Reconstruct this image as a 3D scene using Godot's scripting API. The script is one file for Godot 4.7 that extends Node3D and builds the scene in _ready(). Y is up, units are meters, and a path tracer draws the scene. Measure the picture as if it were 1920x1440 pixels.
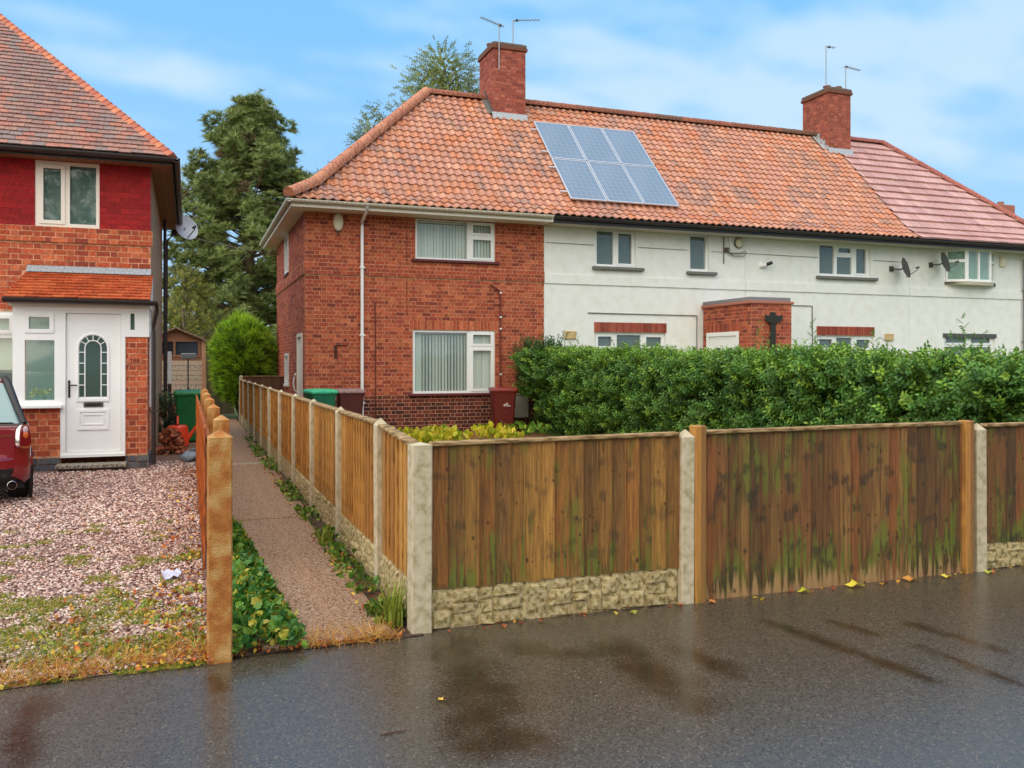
extends Node3D
# A wet residential street: brick end-of-terrace house, white terrace, path, fences, hedge and the neighbour's drive.
# x runs along the terrace, d is the distance into the scene (z = -d), metres.

const EYE := Vector3(0.0, 1.6, 0.0)
var rng := RandomNumberGenerator.new()
var taken := {}
var mats := {}
var cache := {}

class Geo:
	var v := PackedVector3Array()
	var n := PackedVector3Array()
	var c := PackedColorArray()
	var t := PackedVector2Array()
	var col := Color(1, 1, 1)
	var uv_on := false
	var uv_o := Vector3.ZERO      # planar uv: (p - uv_o) along uv_x and uv_y
	var uv_x := Vector3(1, 0, 0)
	var uv_y := Vector3(0, -1, 0)
	func vert(p: Vector3, nn: Vector3) -> void:
		v.append(p)
		n.append(nn)
		c.append(col)
		t.append(Vector2((p - uv_o).dot(uv_x), (p - uv_o).dot(uv_y)) if uv_on else Vector2.ZERO)
	func tri(a: Vector3, b: Vector3, d: Vector3) -> void:
		var nn := (b - a).cross(d - a).normalized()
		vert(a, nn)
		vert(d, nn)
		vert(b, nn)
	func quad(a: Vector3, b: Vector3, d: Vector3, e: Vector3) -> void:   # counter-clockwise seen from outside
		var nn := ((d - a).cross(e - b)).normalized()
		vert(a, nn)
		vert(d, nn)
		vert(b, nn)
		vert(a, nn)
		vert(e, nn)
		vert(d, nn)
	func box(o: Vector3, s: Vector3, b := Basis.IDENTITY, back := true) -> void:
		var x := b.x * s.x * 0.5
		var y := b.y * s.y * 0.5
		var z := b.z * s.z * 0.5
		quad(o - x - y + z, o + x - y + z, o + x + y + z, o - x + y + z)
		if back:
			quad(o + x - y - z, o - x - y - z, o - x + y - z, o + x + y - z)
		quad(o + x - y + z, o + x - y - z, o + x + y - z, o + x + y + z)
		quad(o - x - y - z, o - x - y + z, o - x + y + z, o - x + y - z)
		quad(o - x + y + z, o + x + y + z, o + x + y - z, o - x + y - z)
		quad(o - x - y - z, o + x - y - z, o + x - y + z, o - x - y + z)
	func bar(x0: float, y0: float, z0: float, x1: float, y1: float, z1: float) -> void:
		box(Vector3(x0 + x1, y0 + y1, z0 + z1) * 0.5, Vector3(absf(x1 - x0), absf(y1 - y0), absf(z1 - z0)))
	func cbox(o: Vector3, s: Vector3, k: float, b := Basis.IDENTITY) -> void:   # chamfered box
		var h := s * 0.5
		var i := h - Vector3(k, k, k)
		for ax in 3:
			var u := (ax + 1) % 3
			var w := (ax + 2) % 3
			for sg in [-1.0, 1.0]:
				var p := []
				for q in [[-1, -1], [1, -1], [1, 1], [-1, 1]]:
					var e := Vector3.ZERO
					e[ax] = h[ax] * sg
					e[u] = i[u] * q[0]
					e[w] = i[w] * q[1]
					p.append(o + b * e)
				if sg > 0:
					quad(p[0], p[1], p[2], p[3])
				else:
					quad(p[3], p[2], p[1], p[0])
				for sg2 in [-1.0, 1.0]:       # edge between +-ax face and +-u face
					var e1 := Vector3.ZERO
					e1[ax] = h[ax] * sg
					e1[u] = i[u] * sg2
					var e2 := Vector3.ZERO
					e2[ax] = i[ax] * sg
					e2[u] = h[u] * sg2
					var a1 := e1
					a1[w] = -i[w]
					var a2 := e1
					a2[w] = i[w]
					var b1 := e2
					b1[w] = -i[w]
					var b2 := e2
					b2[w] = i[w]
					if sg * sg2 > 0:
						quad(o + b * a1, o + b * b1, o + b * b2, o + b * a2)
					else:
						quad(o + b * a2, o + b * b2, o + b * b1, o + b * a1)
		for sx in [-1.0, 1.0]:
			for sy in [-1.0, 1.0]:
				for sz in [-1.0, 1.0]:
					var q1 := o + b * Vector3(h.x * sx, i.y * sy, i.z * sz)
					var q2 := o + b * Vector3(i.x * sx, h.y * sy, i.z * sz)
					var q3 := o + b * Vector3(i.x * sx, i.y * sy, h.z * sz)
					if sx * sy * sz > 0:
						tri(q1, q2, q3)
					else:
						tri(q1, q3, q2)
	func grid(rows: Array, wrap := false) -> void:     # smooth sheet through rows of points
		var r := rows.size()
		var k: int = rows[0].size()
		var nn := PackedVector3Array()
		nn.resize(r * k)
		var m := k if wrap else k - 1
		for i in r - 1:
			for j in m:
				var j2 := (j + 1) % k
				var a: Vector3 = rows[i][j]
				var b: Vector3 = rows[i][j2]
				var d: Vector3 = rows[i + 1][j2]
				var e: Vector3 = rows[i + 1][j]
				var f := (d - a).cross(e - b)
				nn[i * k + j] += f
				nn[i * k + j2] += f
				nn[(i + 1) * k + j] += f
				nn[(i + 1) * k + j2] += f
		for i in r - 1:
			for j in m:
				var j2 := (j + 1) % k
				var a: Vector3 = rows[i][j]
				var b: Vector3 = rows[i][j2]
				var d: Vector3 = rows[i + 1][j2]
				var e: Vector3 = rows[i + 1][j]
				var na := nn[i * k + j].normalized()
				var nb := nn[i * k + j2].normalized()
				var nd := nn[(i + 1) * k + j2].normalized()
				var ne := nn[(i + 1) * k + j].normalized()
				vert(a, na)
				vert(d, nd)
				vert(b, nb)
				vert(a, na)
				vert(e, ne)
				vert(d, nd)
	func fan(ring: Array) -> void:
		var m := Vector3.ZERO
		for p in ring:
			m += p
		m /= ring.size()
		for j in ring.size():
			tri(m, ring[j], ring[(j + 1) % ring.size()])
	func tube(pts: Array, rad, sides := 8, caps := true) -> void:   # rad: number or one per point
		var rows := []
		var up := Vector3.UP
		for i in pts.size():
			var dir: Vector3 = (pts[mini(i + 1, pts.size() - 1)] - pts[maxi(i - 1, 0)]).normalized()
			var s := dir.cross(up if absf(dir.dot(up)) < 0.95 else Vector3.RIGHT).normalized()
			var w := dir.cross(s)
			var rr: float = rad[i] if rad is Array else rad
			var row := []
			for j in sides:
				var a := TAU * j / sides
				row.append(pts[i] + (s * cos(a) + w * sin(a)) * rr)
			rows.append(row)
		grid(rows, true)
		if caps:
			fan(rows[0])
			fan(rows[-1])
	func lathe(prof: Array, sides := 16, o := Vector3.ZERO, b := Basis.IDENTITY) -> void:   # [radius, height] pairs about b.y
		var rows := []
		for q in prof:
			var row := []
			for j in sides:
				var a := TAU * j / sides
				row.append(o + b * Vector3(cos(a) * q[0], q[1], sin(a) * q[0]))
			rows.append(row)
		grid(rows, true)
	func empty() -> bool:
		return v.is_empty()
	func mesh() -> ArrayMesh:
		var a := []
		a.resize(Mesh.ARRAY_MAX)
		a[Mesh.ARRAY_VERTEX] = v
		a[Mesh.ARRAY_NORMAL] = n
		a[Mesh.ARRAY_COLOR] = c
		a[Mesh.ARRAY_TEX_UV] = t
		var m := ArrayMesh.new()
		m.add_surface_from_arrays(Mesh.PRIMITIVE_TRIANGLES, a)
		return m

# ---------- naming and tagging
func numbered(called: String) -> String:
	var k: int = taken.get(called, 0)
	taken[called] = k + 1
	return called if k == 0 else "%s_%03d" % [called, k]

func tag(o: Node, label := "", category := "", group := "", kind := "") -> Node:
	if label:
		o.set_meta("label", label)
	if category:
		o.set_meta("category", category)
	if group:
		o.set_meta("group", group)
	if kind:
		o.set_meta("kind", kind)
	return o

func thing(called: String, label: String, category: String, group := "") -> Node3D:
	var o := Node3D.new()
	o.name = numbered(called)
	add_child(o)
	tag(o, label, category, group)
	return o

func node(called: String, parent: Node) -> Node3D:
	var o := Node3D.new()
	o.name = called
	parent.add_child(o, true)
	return o

func put(g: Geo, called: String, m: Material, parent: Node = self) -> MeshInstance3D:
	var o := MeshInstance3D.new()
	o.mesh = g.mesh()
	o.material_override = m
	o.name = numbered(called) if parent == self else called
	parent.add_child(o, true)
	return o

func put_mesh(me: Mesh, called: String, m: Material, parent: Node, at := Transform3D()) -> MeshInstance3D:
	var o := MeshInstance3D.new()
	o.mesh = me
	o.material_override = m
	o.name = called
	o.transform = at
	parent.add_child(o, true)
	return o

func rebase(o: Node3D, base: Vector3) -> void:      # moves the origin of a thing to its base
	for ch in o.get_children():
		ch.position -= base
	o.position += base

func copy(o: Node3D, label: String) -> Node3D:
	var base_name := o.name
	var c: Node3D = o.duplicate()
	c.name = numbered(base_name)
	add_child(c)
	c.set_meta("label", label)
	return c

func many(called: String, me: Mesh, xf: Array, cols: Array, m: Material, parent: Node = self) -> MultiMeshInstance3D:
	var mm := MultiMesh.new()
	mm.transform_format = MultiMesh.TRANSFORM_3D
	mm.use_colors = true
	mm.mesh = me
	mm.instance_count = xf.size()
	var b := PackedFloat32Array()
	b.resize(xf.size() * 16)
	var k := 0
	for i in xf.size():
		var t: Transform3D = xf[i]
		var x := t.basis.x
		var y := t.basis.y
		var z := t.basis.z
		var o := t.origin
		b[k] = x.x
		b[k + 1] = y.x
		b[k + 2] = z.x
		b[k + 3] = o.x
		b[k + 4] = x.y
		b[k + 5] = y.y
		b[k + 6] = z.y
		b[k + 7] = o.y
		b[k + 8] = x.z
		b[k + 9] = y.z
		b[k + 10] = z.z
		b[k + 11] = o.z
		var q: Color = cols[i]
		b[k + 12] = q.r
		b[k + 13] = q.g
		b[k + 14] = q.b
		b[k + 15] = 1.0
		k += 16
	mm.buffer = b
	var s := MultiMeshInstance3D.new()
	s.multimesh = mm
	s.material_override = m
	s.name = numbered(called) if parent == self else called
	parent.add_child(s, true)
	s.set_meta("kind", "stuff")
	return s

# ---------- materials (colours given as linear reflectances)
func S(r: float, g: float, b: float, k := 1.0) -> Color:     # sRGB 0..255 seen in good light -> linear
	var c := Color(r / 255.0, g / 255.0, b / 255.0).srgb_to_linear()
	return Color(c.r * k, c.g * k, c.b * k)

func ramp(stops: Array) -> Gradient:     # [offset, grey or Color (sRGB)]
	var gr := Gradient.new()
	var offs := PackedFloat32Array()
	var cs := PackedColorArray()
	for s in stops:
		offs.append(s[0])
		cs.append(s[1] if s[1] is Color else Color(s[1], s[1], s[1]))
	gr.offsets = offs
	gr.colors = cs
	return gr

func noise_tex(seed_: int, freq: float, stops: Array, octaves := 4, size := 512, kind := FastNoiseLite.TYPE_SIMPLEX_SMOOTH) -> NoiseTexture2D:
	var key := "n%d_%f_%s_%d_%d_%d" % [seed_, freq, str(stops), octaves, size, kind]
	if cache.has(key):
		return cache[key]
	var f := FastNoiseLite.new()
	f.seed = seed_
	f.frequency = freq
	f.noise_type = kind
	f.fractal_octaves = octaves
	if kind == FastNoiseLite.TYPE_CELLULAR:
		f.cellular_return_type = FastNoiseLite.RETURN_CELL_VALUE
		f.fractal_type = FastNoiseLite.FRACTAL_NONE
	var t := NoiseTexture2D.new()
	t.width = size
	t.height = size
	t.seamless = true
	t.noise = f
	t.color_ramp = ramp(stops)
	cache[key] = t
	return t

func bump_tex(seed_: int, freq: float, strength: float, size := 512, kind := FastNoiseLite.TYPE_SIMPLEX_SMOOTH) -> NoiseTexture2D:
	var key := "b%d_%f_%f_%d_%d" % [seed_, freq, strength, size, kind]
	if cache.has(key):
		return cache[key]
	var f := FastNoiseLite.new()
	f.seed = seed_
	f.frequency = freq
	f.noise_type = kind
	f.fractal_octaves = 4
	var t := NoiseTexture2D.new()
	t.width = size
	t.height = size
	t.seamless = true
	t.as_normal_map = true
	t.bump_strength = strength
	t.noise = f
	cache[key] = t
	return t

func M(called: String, c: Color, rough := 0.8, opt := {}) -> StandardMaterial3D:
	if mats.has(called):
		return mats[called]
	var m := StandardMaterial3D.new()
	m.resource_name = called
	m.albedo_color = Color(c.r, c.g, c.b).linear_to_srgb()
	m.roughness = rough
	m.metallic = opt.get("metal", 0.0)
	m.metallic_specular = opt.get("spec", 0.5)
	m.vertex_color_use_as_albedo = opt.get("vc", false)
	if opt.has("tex"):
		m.albedo_texture = opt.tex
	if opt.has("bump"):
		m.normal_enabled = true
		m.normal_texture = opt.bump
		m.normal_scale = opt.get("bump_scale", 1.0)
	if opt.has("per"):
		m.uv1_triplanar = true
		m.uv1_world_triplanar = opt.get("world", true)
		var p = opt.per
		m.uv1_scale = Vector3(1.0 / p.x, 1.0 / p.y, 1.0 / p.z) if p is Vector3 else Vector3.ONE / p
	if opt.has("rough_tex"):
		m.roughness_texture = opt.rough_tex
	if opt.has("backlight"):
		m.backlight_enabled = true
		var bl: Color = opt.backlight
		m.backlight = bl.linear_to_srgb()
	if opt.has("coat"):
		m.clearcoat_enabled = true
		m.clearcoat = opt.coat
		m.clearcoat_roughness = 0.05
	mats[called] = m
	return m

func glass_mat(called: String, c: Color, a: float) -> StandardMaterial3D:
	if mats.has(called):
		return mats[called]
	var m := StandardMaterial3D.new()
	m.resource_name = called
	m.transparency = BaseMaterial3D.TRANSPARENCY_ALPHA
	m.albedo_color = Color(c.r, c.g, c.b, a)
	m.roughness = 0.03
	m.metallic_specular = 0.45
	mats[called] = m
	return m

func P(x: float, y: float, d: float) -> Vector3:
	return Vector3(x, y, -d)

func rnd(a: float, b: float) -> float:
	return rng.randf_range(a, b)

func pick(a: Array):
	return a[rng.randi() % a.size()]

func vary(c: Color, k: float, hue := 0.0) -> Color:
	var f := 1.0 + rnd(-k, k)
	return Color(c.r * f * (1.0 + rnd(-hue, hue)), c.g * f, c.b * f * (1.0 + rnd(-hue, hue)))

# wall frames: local x to the right, y up, z out of the wall
func wall_front(d: float) -> Transform3D:
	return Transform3D(Basis.IDENTITY, Vector3(0, 0, -d))

func wall_left(x: float) -> Transform3D:      # faces -x; local x = -d
	return Transform3D(Basis(Vector3(0, 0, 1), Vector3(0, 1, 0), Vector3(-1, 0, 0)), Vector3(x, 0, 0))

func wall_right(x: float) -> Transform3D:     # faces +x; local x = d
	return Transform3D(Basis(Vector3(0, 0, -1), Vector3(0, 1, 0), Vector3(1, 0, 0)), Vector3(x, 0, 0))

# a slab between z0 (back) and z1 (front) with rectangular holes [x0, y0, x1, y1]
func slab(g: Geo, T: Transform3D, x0: float, y0: float, x1: float, y1: float, holes: Array, z0: float, z1: float) -> void:
	var xs := [x0, x1]
	var ys := [y0, y1]
	for h in holes:
		for e in [h[0], h[2]]:
			if e > x0 and e < x1 and not xs.has(e):
				xs.append(e)
		for e in [h[1], h[3]]:
			if e > y0 and e < y1 and not ys.has(e):
				ys.append(e)
	xs.sort()
	ys.sort()
	var solid := func(i: int, j: int) -> bool:
		if i < 0 or j < 0 or i >= xs.size() - 1 or j >= ys.size() - 1:
			return false
		var mx: float = (xs[i] + xs[i + 1]) * 0.5
		var my: float = (ys[j] + ys[j + 1]) * 0.5
		for h in holes:
			if mx > h[0] and mx < h[2] and my > h[1] and my < h[3]:
				return false
		return true
	for i in xs.size() - 1:
		for j in ys.size() - 1:
			if not solid.call(i, j):
				continue
			var a: float = xs[i]
			var b: float = xs[i + 1]
			var c: float = ys[j]
			var e: float = ys[j + 1]
			g.quad(T * Vector3(a, c, z1), T * Vector3(b, c, z1), T * Vector3(b, e, z1), T * Vector3(a, e, z1))
			g.quad(T * Vector3(b, c, z0), T * Vector3(a, c, z0), T * Vector3(a, e, z0), T * Vector3(b, e, z0))
			if not solid.call(i - 1, j):
				g.quad(T * Vector3(a, c, z0), T * Vector3(a, c, z1), T * Vector3(a, e, z1), T * Vector3(a, e, z0))
			if not solid.call(i + 1, j):
				g.quad(T * Vector3(b, c, z1), T * Vector3(b, c, z0), T * Vector3(b, e, z0), T * Vector3(b, e, z1))
			if not solid.call(i, j - 1):
				g.quad(T * Vector3(a, c, z0), T * Vector3(b, c, z0), T * Vector3(b, c, z1), T * Vector3(a, c, z1))
			if not solid.call(i, j + 1):
				g.quad(T * Vector3(a, e, z1), T * Vector3(b, e, z1), T * Vector3(b, e, z0), T * Vector3(a, e, z0))

# brick bond over a wall frame; the `quota` nearest whole bricks become parts, the rest one mass
func bricks(wall: Node3D, T: Transform3D, x0: float, y0: float, x1: float, y1: float, holes: Array, pal: Array, quota: int, opt := {}) -> void:
	var ch: float = opt.get("course", 0.087)
	var ln: float = opt.get("len", 0.21)
	var jt: float = opt.get("joint", 0.013)
	var pr: float = opt.get("proud", 0.003)
	var z: float = opt.get("z", 0.0)
	var flem: bool = opt.get("flemish", true)
	var soldier: bool = opt.get("soldier", false)
	var whole := []
	var g := Geo.new()
	if soldier:
		var nb := int(round((x1 - x0) / ch))
		var w := (x1 - x0) / nb
		for i in nb:
			whole.append([x0 + w * i + jt * 0.5, y0 + jt * 0.5, w - jt, y1 - y0 - jt])
	else:
		var rows := int(round((y1 - y0) / ch))
		var rh := (y1 - y0) / rows
		for r in rows:
			var ya := y0 + r * rh
			var ym := ya + rh * 0.5
			var free := [[x0, x1]]
			for h in holes:
				if ym > h[1] and ym < h[3]:
					var nf := []
					for f in free:
						if h[2] <= f[0] or h[0] >= f[1]:
							nf.append(f)
							continue
						if h[0] > f[0]:
							nf.append([f[0], h[0]])
						if h[2] < f[1]:
							nf.append([h[2], f[1]])
					free = nf
			var x := x0 - (0.0 if r % 2 == 0 else (ln * 0.75 if flem else ln * 0.5)) - ln * 1.5 * 0.0
			if r % 2 == 1:
				x = x0 - ln * (0.75 if flem else 0.5)
			var k := 0
			while x < x1:
				var w := ln
				if flem and k % 2 == 1:
					w = ln * 0.5
				k += 1
				for f in free:
					var a := maxf(x, f[0])
					var b := minf(x + w, f[1])
					if b - a > 0.03:
						var e := [a + jt * 0.5, ya + jt * 0.5, b - a - jt, rh - jt]
						if b - a > w - 0.005:
							whole.append(e)
						else:
							_brick(g, T, e, pal, pr, z)
				x += w
	if quota > 0:
		var dist := func(p, q): return (T * Vector3(p[0], p[1], 0)).distance_squared_to(EYE) < (T * Vector3(q[0], q[1], 0)).distance_squared_to(EYE)
		if whole.size() > quota:
			whole.sort_custom(dist)
		var made := 0
		for e in whole:
			if made < quota:
				made += 1
				var key := "brick%.3f_%.3f_%.3f" % [e[2], e[3], pr]
				if not cache.has(key):
					var bg := Geo.new()
					bg.box(Vector3(0, 0, (pr - 0.02) * 0.5), Vector3(e[2], e[3], pr + 0.02), Basis.IDENTITY, false)
					cache[key] = bg.mesh()
				var tw := Transform3D(Basis(Vector3.FORWARD, rnd(-0.006, 0.006)), Vector3(e[0] + e[2] * 0.5, e[1] + e[3] * 0.5, z + rnd(-0.003, 0.002)))
				var tone: Color = pick(pal)
				put_mesh(cache[key], "brick", brick_mat(vary(tone, 0.02), tone, rng.randi() % 3), wall, T * tw)
			else:
				_brick(g, T, e, pal, pr, z)
	else:
		for e in whole:
			_brick(g, T, e, pal, pr, z)
	if not g.empty():
		put(g, "brickwork", M("brick_mass", Color(1, 1, 1), 0.86, {"vc": true, "tex": noise_tex(3, 0.02, [[0.2, 0.8], [0.5, 0.94], [0.8, 1.0]], 5), "bump": bump_tex(4, 0.06, 2.0), "per": 0.55}), wall).set_meta("kind", "stuff")

func brick_mat(_c: Color, tone: Color, k: int) -> StandardMaterial3D:
	var f := [0.86, 1.0, 1.13]
	var called := "brick_%03d_%03d_%d" % [int(tone.r * 999), int(tone.g * 999), k]
	return M(called, Color(tone.r * f[k], tone.g * f[k], tone.b * f[k]), 0.86, {"tex": noise_tex(3, 0.02, [[0.2, 0.8], [0.5, 0.94], [0.8, 1.0]], 5), "bump": bump_tex(4, 0.06, 2.0), "per": 0.55})

func _brick(g: Geo, T: Transform3D, e: Array, pal: Array, pr: float, z: float) -> void:
	g.col = vary(pick(pal), 0.14, 0.03)
	var o := T * Vector3(e[0] + e[2] * 0.5, e[1] + e[3] * 0.5, z + (pr - 0.02) * 0.5 + rnd(-0.003, 0.002))
	g.box(o, Vector3(e[2], e[3], pr + 0.02), T.basis, false)

# window: an opening [x0,y0,x1,y1] with cells [x0,y0,x1,y1,sash]; z = depth of the frame's face
func window(house: Node3D, T: Transform3D, x0: float, y0: float, x1: float, y1: float, cells: Array, z := -0.05, fm: Material = null, gm: Material = null, called := "window") -> Node3D:
	var w := node(called, house)
	var frame_m := fm if fm else M("upvc", S(236, 236, 232), 0.32, {"tex": noise_tex(21, 0.01, [[0.2, 0.9], [0.7, 1.0]], 4), "per": 1.1})
	var g := Geo.new()
	slab(g, T, x0, y0, x1, y1, cells, z - 0.07, z)
	put(g, "frame", frame_m, w)
	for c in cells:
		var in_ := 0.012
		if c.size() > 4 and c[4]:
			var s := Geo.new()
			slab(s, T, c[0] - 0.012, c[1] - 0.012, c[2] + 0.012, c[3] + 0.012, [[c[0] + 0.045, c[1] + 0.045, c[2] - 0.045, c[3] - 0.045]], z - 0.035, z + 0.016)
			put(s, "sash", frame_m, w)
			in_ = 0.05
		var p := Geo.new()
		p.box(T * Vector3((c[0] + c[2]) * 0.5, (c[1] + c[3]) * 0.5, z - 0.045), Vector3(c[2] - c[0] - 0.002, c[3] - c[1] - 0.002, 0.006), T.basis)
		put(p, "pane", gm if gm else glass_mat("window_glass", Color(0.75, 0.85, 0.82), 0.12), w)
	return w

# ---------- roofs
# face: eave-to-ridge profile [[d, y], ...]; runs from x0 to x1 at the eave, drawn in by hips hl / hr per metre of run
func roof_face(roof: Node3D, prof: Array, x0: float, x1: float, hl: float, hr: float, kind: String, pal: Array, quota: int) -> void:
	var w := 0.205
	var gauge := 0.262
	var thick := 0.026
	if kind == "plain":
		w = 0.172
		gauge = 0.126
		thick = 0.017
	elif kind == "flat":
		w = 0.33
		gauge = 0.36
		thick = 0.05
	var lens := [0.0]
	for i in prof.size() - 1:
		lens.append(lens[-1] + Vector2(prof[i + 1][0] - prof[i][0], prof[i + 1][1] - prof[i][1]).length())
	var total: float = lens[-1]
	var at := func(u: float) -> Vector2:
		for i in prof.size() - 1:
			if u <= lens[i + 1] or i == prof.size() - 2:
				var f: float = (u - lens[i]) / (lens[i + 1] - lens[i])
				return Vector2(lerpf(prof[i][0], prof[i + 1][0], f), lerpf(prof[i][1], prof[i + 1][1], f))
		return Vector2.ZERO
	var d0: float = prof[0][0]
	# roofing felt under the tiles
	var under := Geo.new()
	for i in prof.size() - 1:
		var a: Array = prof[i]
		var b: Array = prof[i + 1]
		under.quad(P(x0 + hl * (a[0] - d0), a[1] - 0.03, a[0]), P(x1 - hr * (a[0] - d0), a[1] - 0.03, a[0]), P(x1 - hr * (b[0] - d0), b[1] - 0.03, b[0]), P(x0 + hl * (b[0] - d0), b[1] - 0.03, b[0]))
	put(under, "underlay", M("felt", Color(0.05, 0.045, 0.04), 0.95), roof)
	var steps := 7 if kind == "pan" else 1
	var hprof := []
	for k in steps + 1:
		var f := float(k) / steps
		hprof.append((0.022 * sin(f * TAU * 0.98 - 0.6) + 0.012) if kind == "pan" else 0.0)
	var ncourse := int(ceil(total / gauge))
	var pn := FastNoiseLite.new()
	pn.seed = 11
	pn.frequency = 0.55
	pn.fractal_octaves = 3
	var g := Geo.new()
	var wholes := []
	for i in ncourse:
		var u0 := i * gauge
		var u1 := minf(u0 + gauge + 0.05, total)
		if u1 - u0 < 0.07:
			continue
		var p0: Vector2 = at.call(u0)
		var p1: Vector2 = at.call(u1)
		var U := Vector3(0, p1.y - p0.y, -(p1.x - p0.x)).normalized()
		var N := Vector3(1, 0, 0).cross(U)
		var l0 := x0 + hl * (p0.x - d0)
		var l1 := x0 + hl * (p1.x - d0)
		var r0 := x1 - hr * (p0.x - d0)
		var r1 := x1 - hr * (p1.x - d0)
		var off := 0.0 if (kind == "pan" or i % 2 == 0) else w * 0.5
		var j0 := int(floor((l0 - off) / w))
		var j1 := int(ceil((r0 - off) / w))
		for j in range(j0, j1):
			var a0 := j * w + off
			var a1 := a0 + w - 0.004
			if a1 <= l0 + 0.01 or a0 >= r0 - 0.01:
				continue
			var tone := _tile_tone(pal, pn, a0, u0)
			var lift := thick + 0.008 + rnd(0.0, 0.004)
			var full := a0 >= l0 and a0 >= l1 and a1 <= r0 and a1 <= r1 and u1 - u0 > gauge
			if full:
				wholes.append([P(a0, p0.y, p0.x), U, N, tone, u1 - u0, i])
				continue
			_tile(g, func(a, u, h): return P(clampf(a0 + a, lerpf(l0, l1, u), lerpf(r0, r1, u)), lerpf(p0.y, p1.y, u), lerpf(p0.x, p1.x, u)) + N * h, w - 0.004, hprof, thick, lift, tone)
	var by_near := func(p, q): return p[0].distance_squared_to(EYE) < q[0].distance_squared_to(EYE)
	wholes.sort_custom(by_near)
	var made := 0
	for e in wholes:
		var key := "tile_%s_%.3f" % [kind, e[4]]
		if not cache.has(key):
			var tg := Geo.new()
			var L: float = e[4]
			_tile(tg, func(a, u, h): return Vector3(a, u * L, h), w - 0.004, hprof, thick, thick + 0.01, Color(1, 1, 1))
			cache[key] = tg.mesh()
		var T := Transform3D(Basis(Vector3(1, 0, 0), e[1], e[2]), e[0]) * Transform3D(Basis(Vector3(0, 0, 1), rnd(-0.012, 0.012)), Vector3(0, rnd(-0.008, 0.008), rnd(0.0, 0.004)))
		if made < quota:
			made += 1
			var tone: Color = e[3]
			var called := "tile_%d_%d" % [int(tone.r * 40), int(tone.g * 60)]
			put_mesh(cache[key], "tile", M(called, tone, 0.55, {"tex": noise_tex(5, 0.03, [[0.15, 0.7], [0.5, 0.95], [0.85, 1.0]], 5), "bump": bump_tex(6, 0.05, 2.0), "per": 0.8}), roof, T)
		else:
			var L2: float = e[4]
			var tt := T
			_tile(g, func(a, u, h): return tt * Vector3(a, u * L2, h), w - 0.004, hprof, thick, thick + 0.01, e[3])
	if not g.empty():
		put(g, "tiling", M("tile_mass", Color(1, 1, 1), 0.55, {"vc": true, "tex": noise_tex(5, 0.03, [[0.15, 0.7], [0.5, 0.95], [0.85, 1.0]], 5), "bump": bump_tex(6, 0.05, 2.0), "per": 0.8}), roof).set_meta("kind", "stuff")

func _tile_tone(pal: Array, pn: FastNoiseLite, a: float, u: float) -> Color:
	var f := clampf(pn.get_noise_2d(a, u * 0.7) * 0.8 + 0.5 + rnd(-0.42, 0.42), 0.0, 0.999)
	var c: Color = pal[int(f * pal.size())]
	return vary(c, 0.1, 0.02)

func _tile(g: Geo, at: Callable, w: float, hprof: Array, thick: float, lift: float, tone: Color) -> void:
	g.col = tone
	var n := hprof.size()
	for k in n - 1:
		var fa := w * k / (n - 1)
		var fb := w * (k + 1) / (n - 1)
		var a: Vector3 = at.call(fa, 0.0, lift + hprof[k])
		var b: Vector3 = at.call(fb, 0.0, lift + hprof[k + 1])
		var c: Vector3 = at.call(fb, 1.0, hprof[k + 1])
		var d: Vector3 = at.call(fa, 1.0, hprof[k])
		g.quad(a, b, c, d)
		g.quad(at.call(fa, 0.0, lift + hprof[k] - thick), at.call(fb, 0.0, lift + hprof[k + 1] - thick), b, a)
	g.quad(at.call(w, 0.0, lift + hprof[-1] - thick), at.call(w, 1.0, hprof[-1] - thick), at.call(w, 1.0, hprof[-1]), at.call(w, 0.0, lift + hprof[-1]))

# half-round ridge or hip tiles from a to b
func ridge(roof: Node3D, a: Vector3, b: Vector3, r: float, each: float, pal: Array, called := "ridge_tile") -> void:
	var L := a.distance_to(b)
	var k := maxi(1, int(round(L / each)))
	var dir := (b - a) / L
	var s := dir.cross(Vector3.UP).normalized()
	var up := s.cross(dir).normalized()
	for i in k:
		var g := Geo.new()
		var p := a + dir * (L * i / k + 0.004)
		var q := a + dir * (L * (i + 1) / k + 0.012)
		var rows := []
		for e in [[p, r * 1.04], [p.lerp(q, 0.5), r * 1.0], [q, r * 0.97]]:
			var row := []
			for j in 9:
				var an := PI * (-0.12 + 1.24 * j / 8.0)
				row.append(e[0] + s * cos(an) * e[1] + up * sin(an) * e[1])
			rows.append(row)
		g.grid(rows)
		g.fan(rows[0])
		g.fan(rows[2])
		var tone: Color = pick(pal)
		put(g, called, M("ridge_%d_%d" % [int(tone.r * 200), int(tone.g * 200)], tone, 0.7, {"tex": noise_tex(7, 0.02, [[0.2, 0.6], [0.5, 0.9], [0.8, 1.0]], 5), "per": 0.7}), roof)

func gutter(house: Node3D, a: Vector3, b: Vector3, m: Material, out: Vector3) -> void:
	var g := Geo.new()
	var rows := []
	for p in [a, b]:
		var row := []
		for j in 9:
			var an := PI + PI * j / 8.0
			row.append(p + out * cos(an) * 0.058 + Vector3.UP * sin(an) * 0.07)
		for j in 9:
			var an := TAU - PI * j / 8.0
			row.append(p + out * cos(an) * 0.052 + Vector3.UP * (sin(an) * 0.064 + 0.002))
		rows.append(row)
	g.grid(rows, true)
	g.fan(rows[0])
	g.fan(rows[1])
	put(g, "gutter", m, house)

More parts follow.
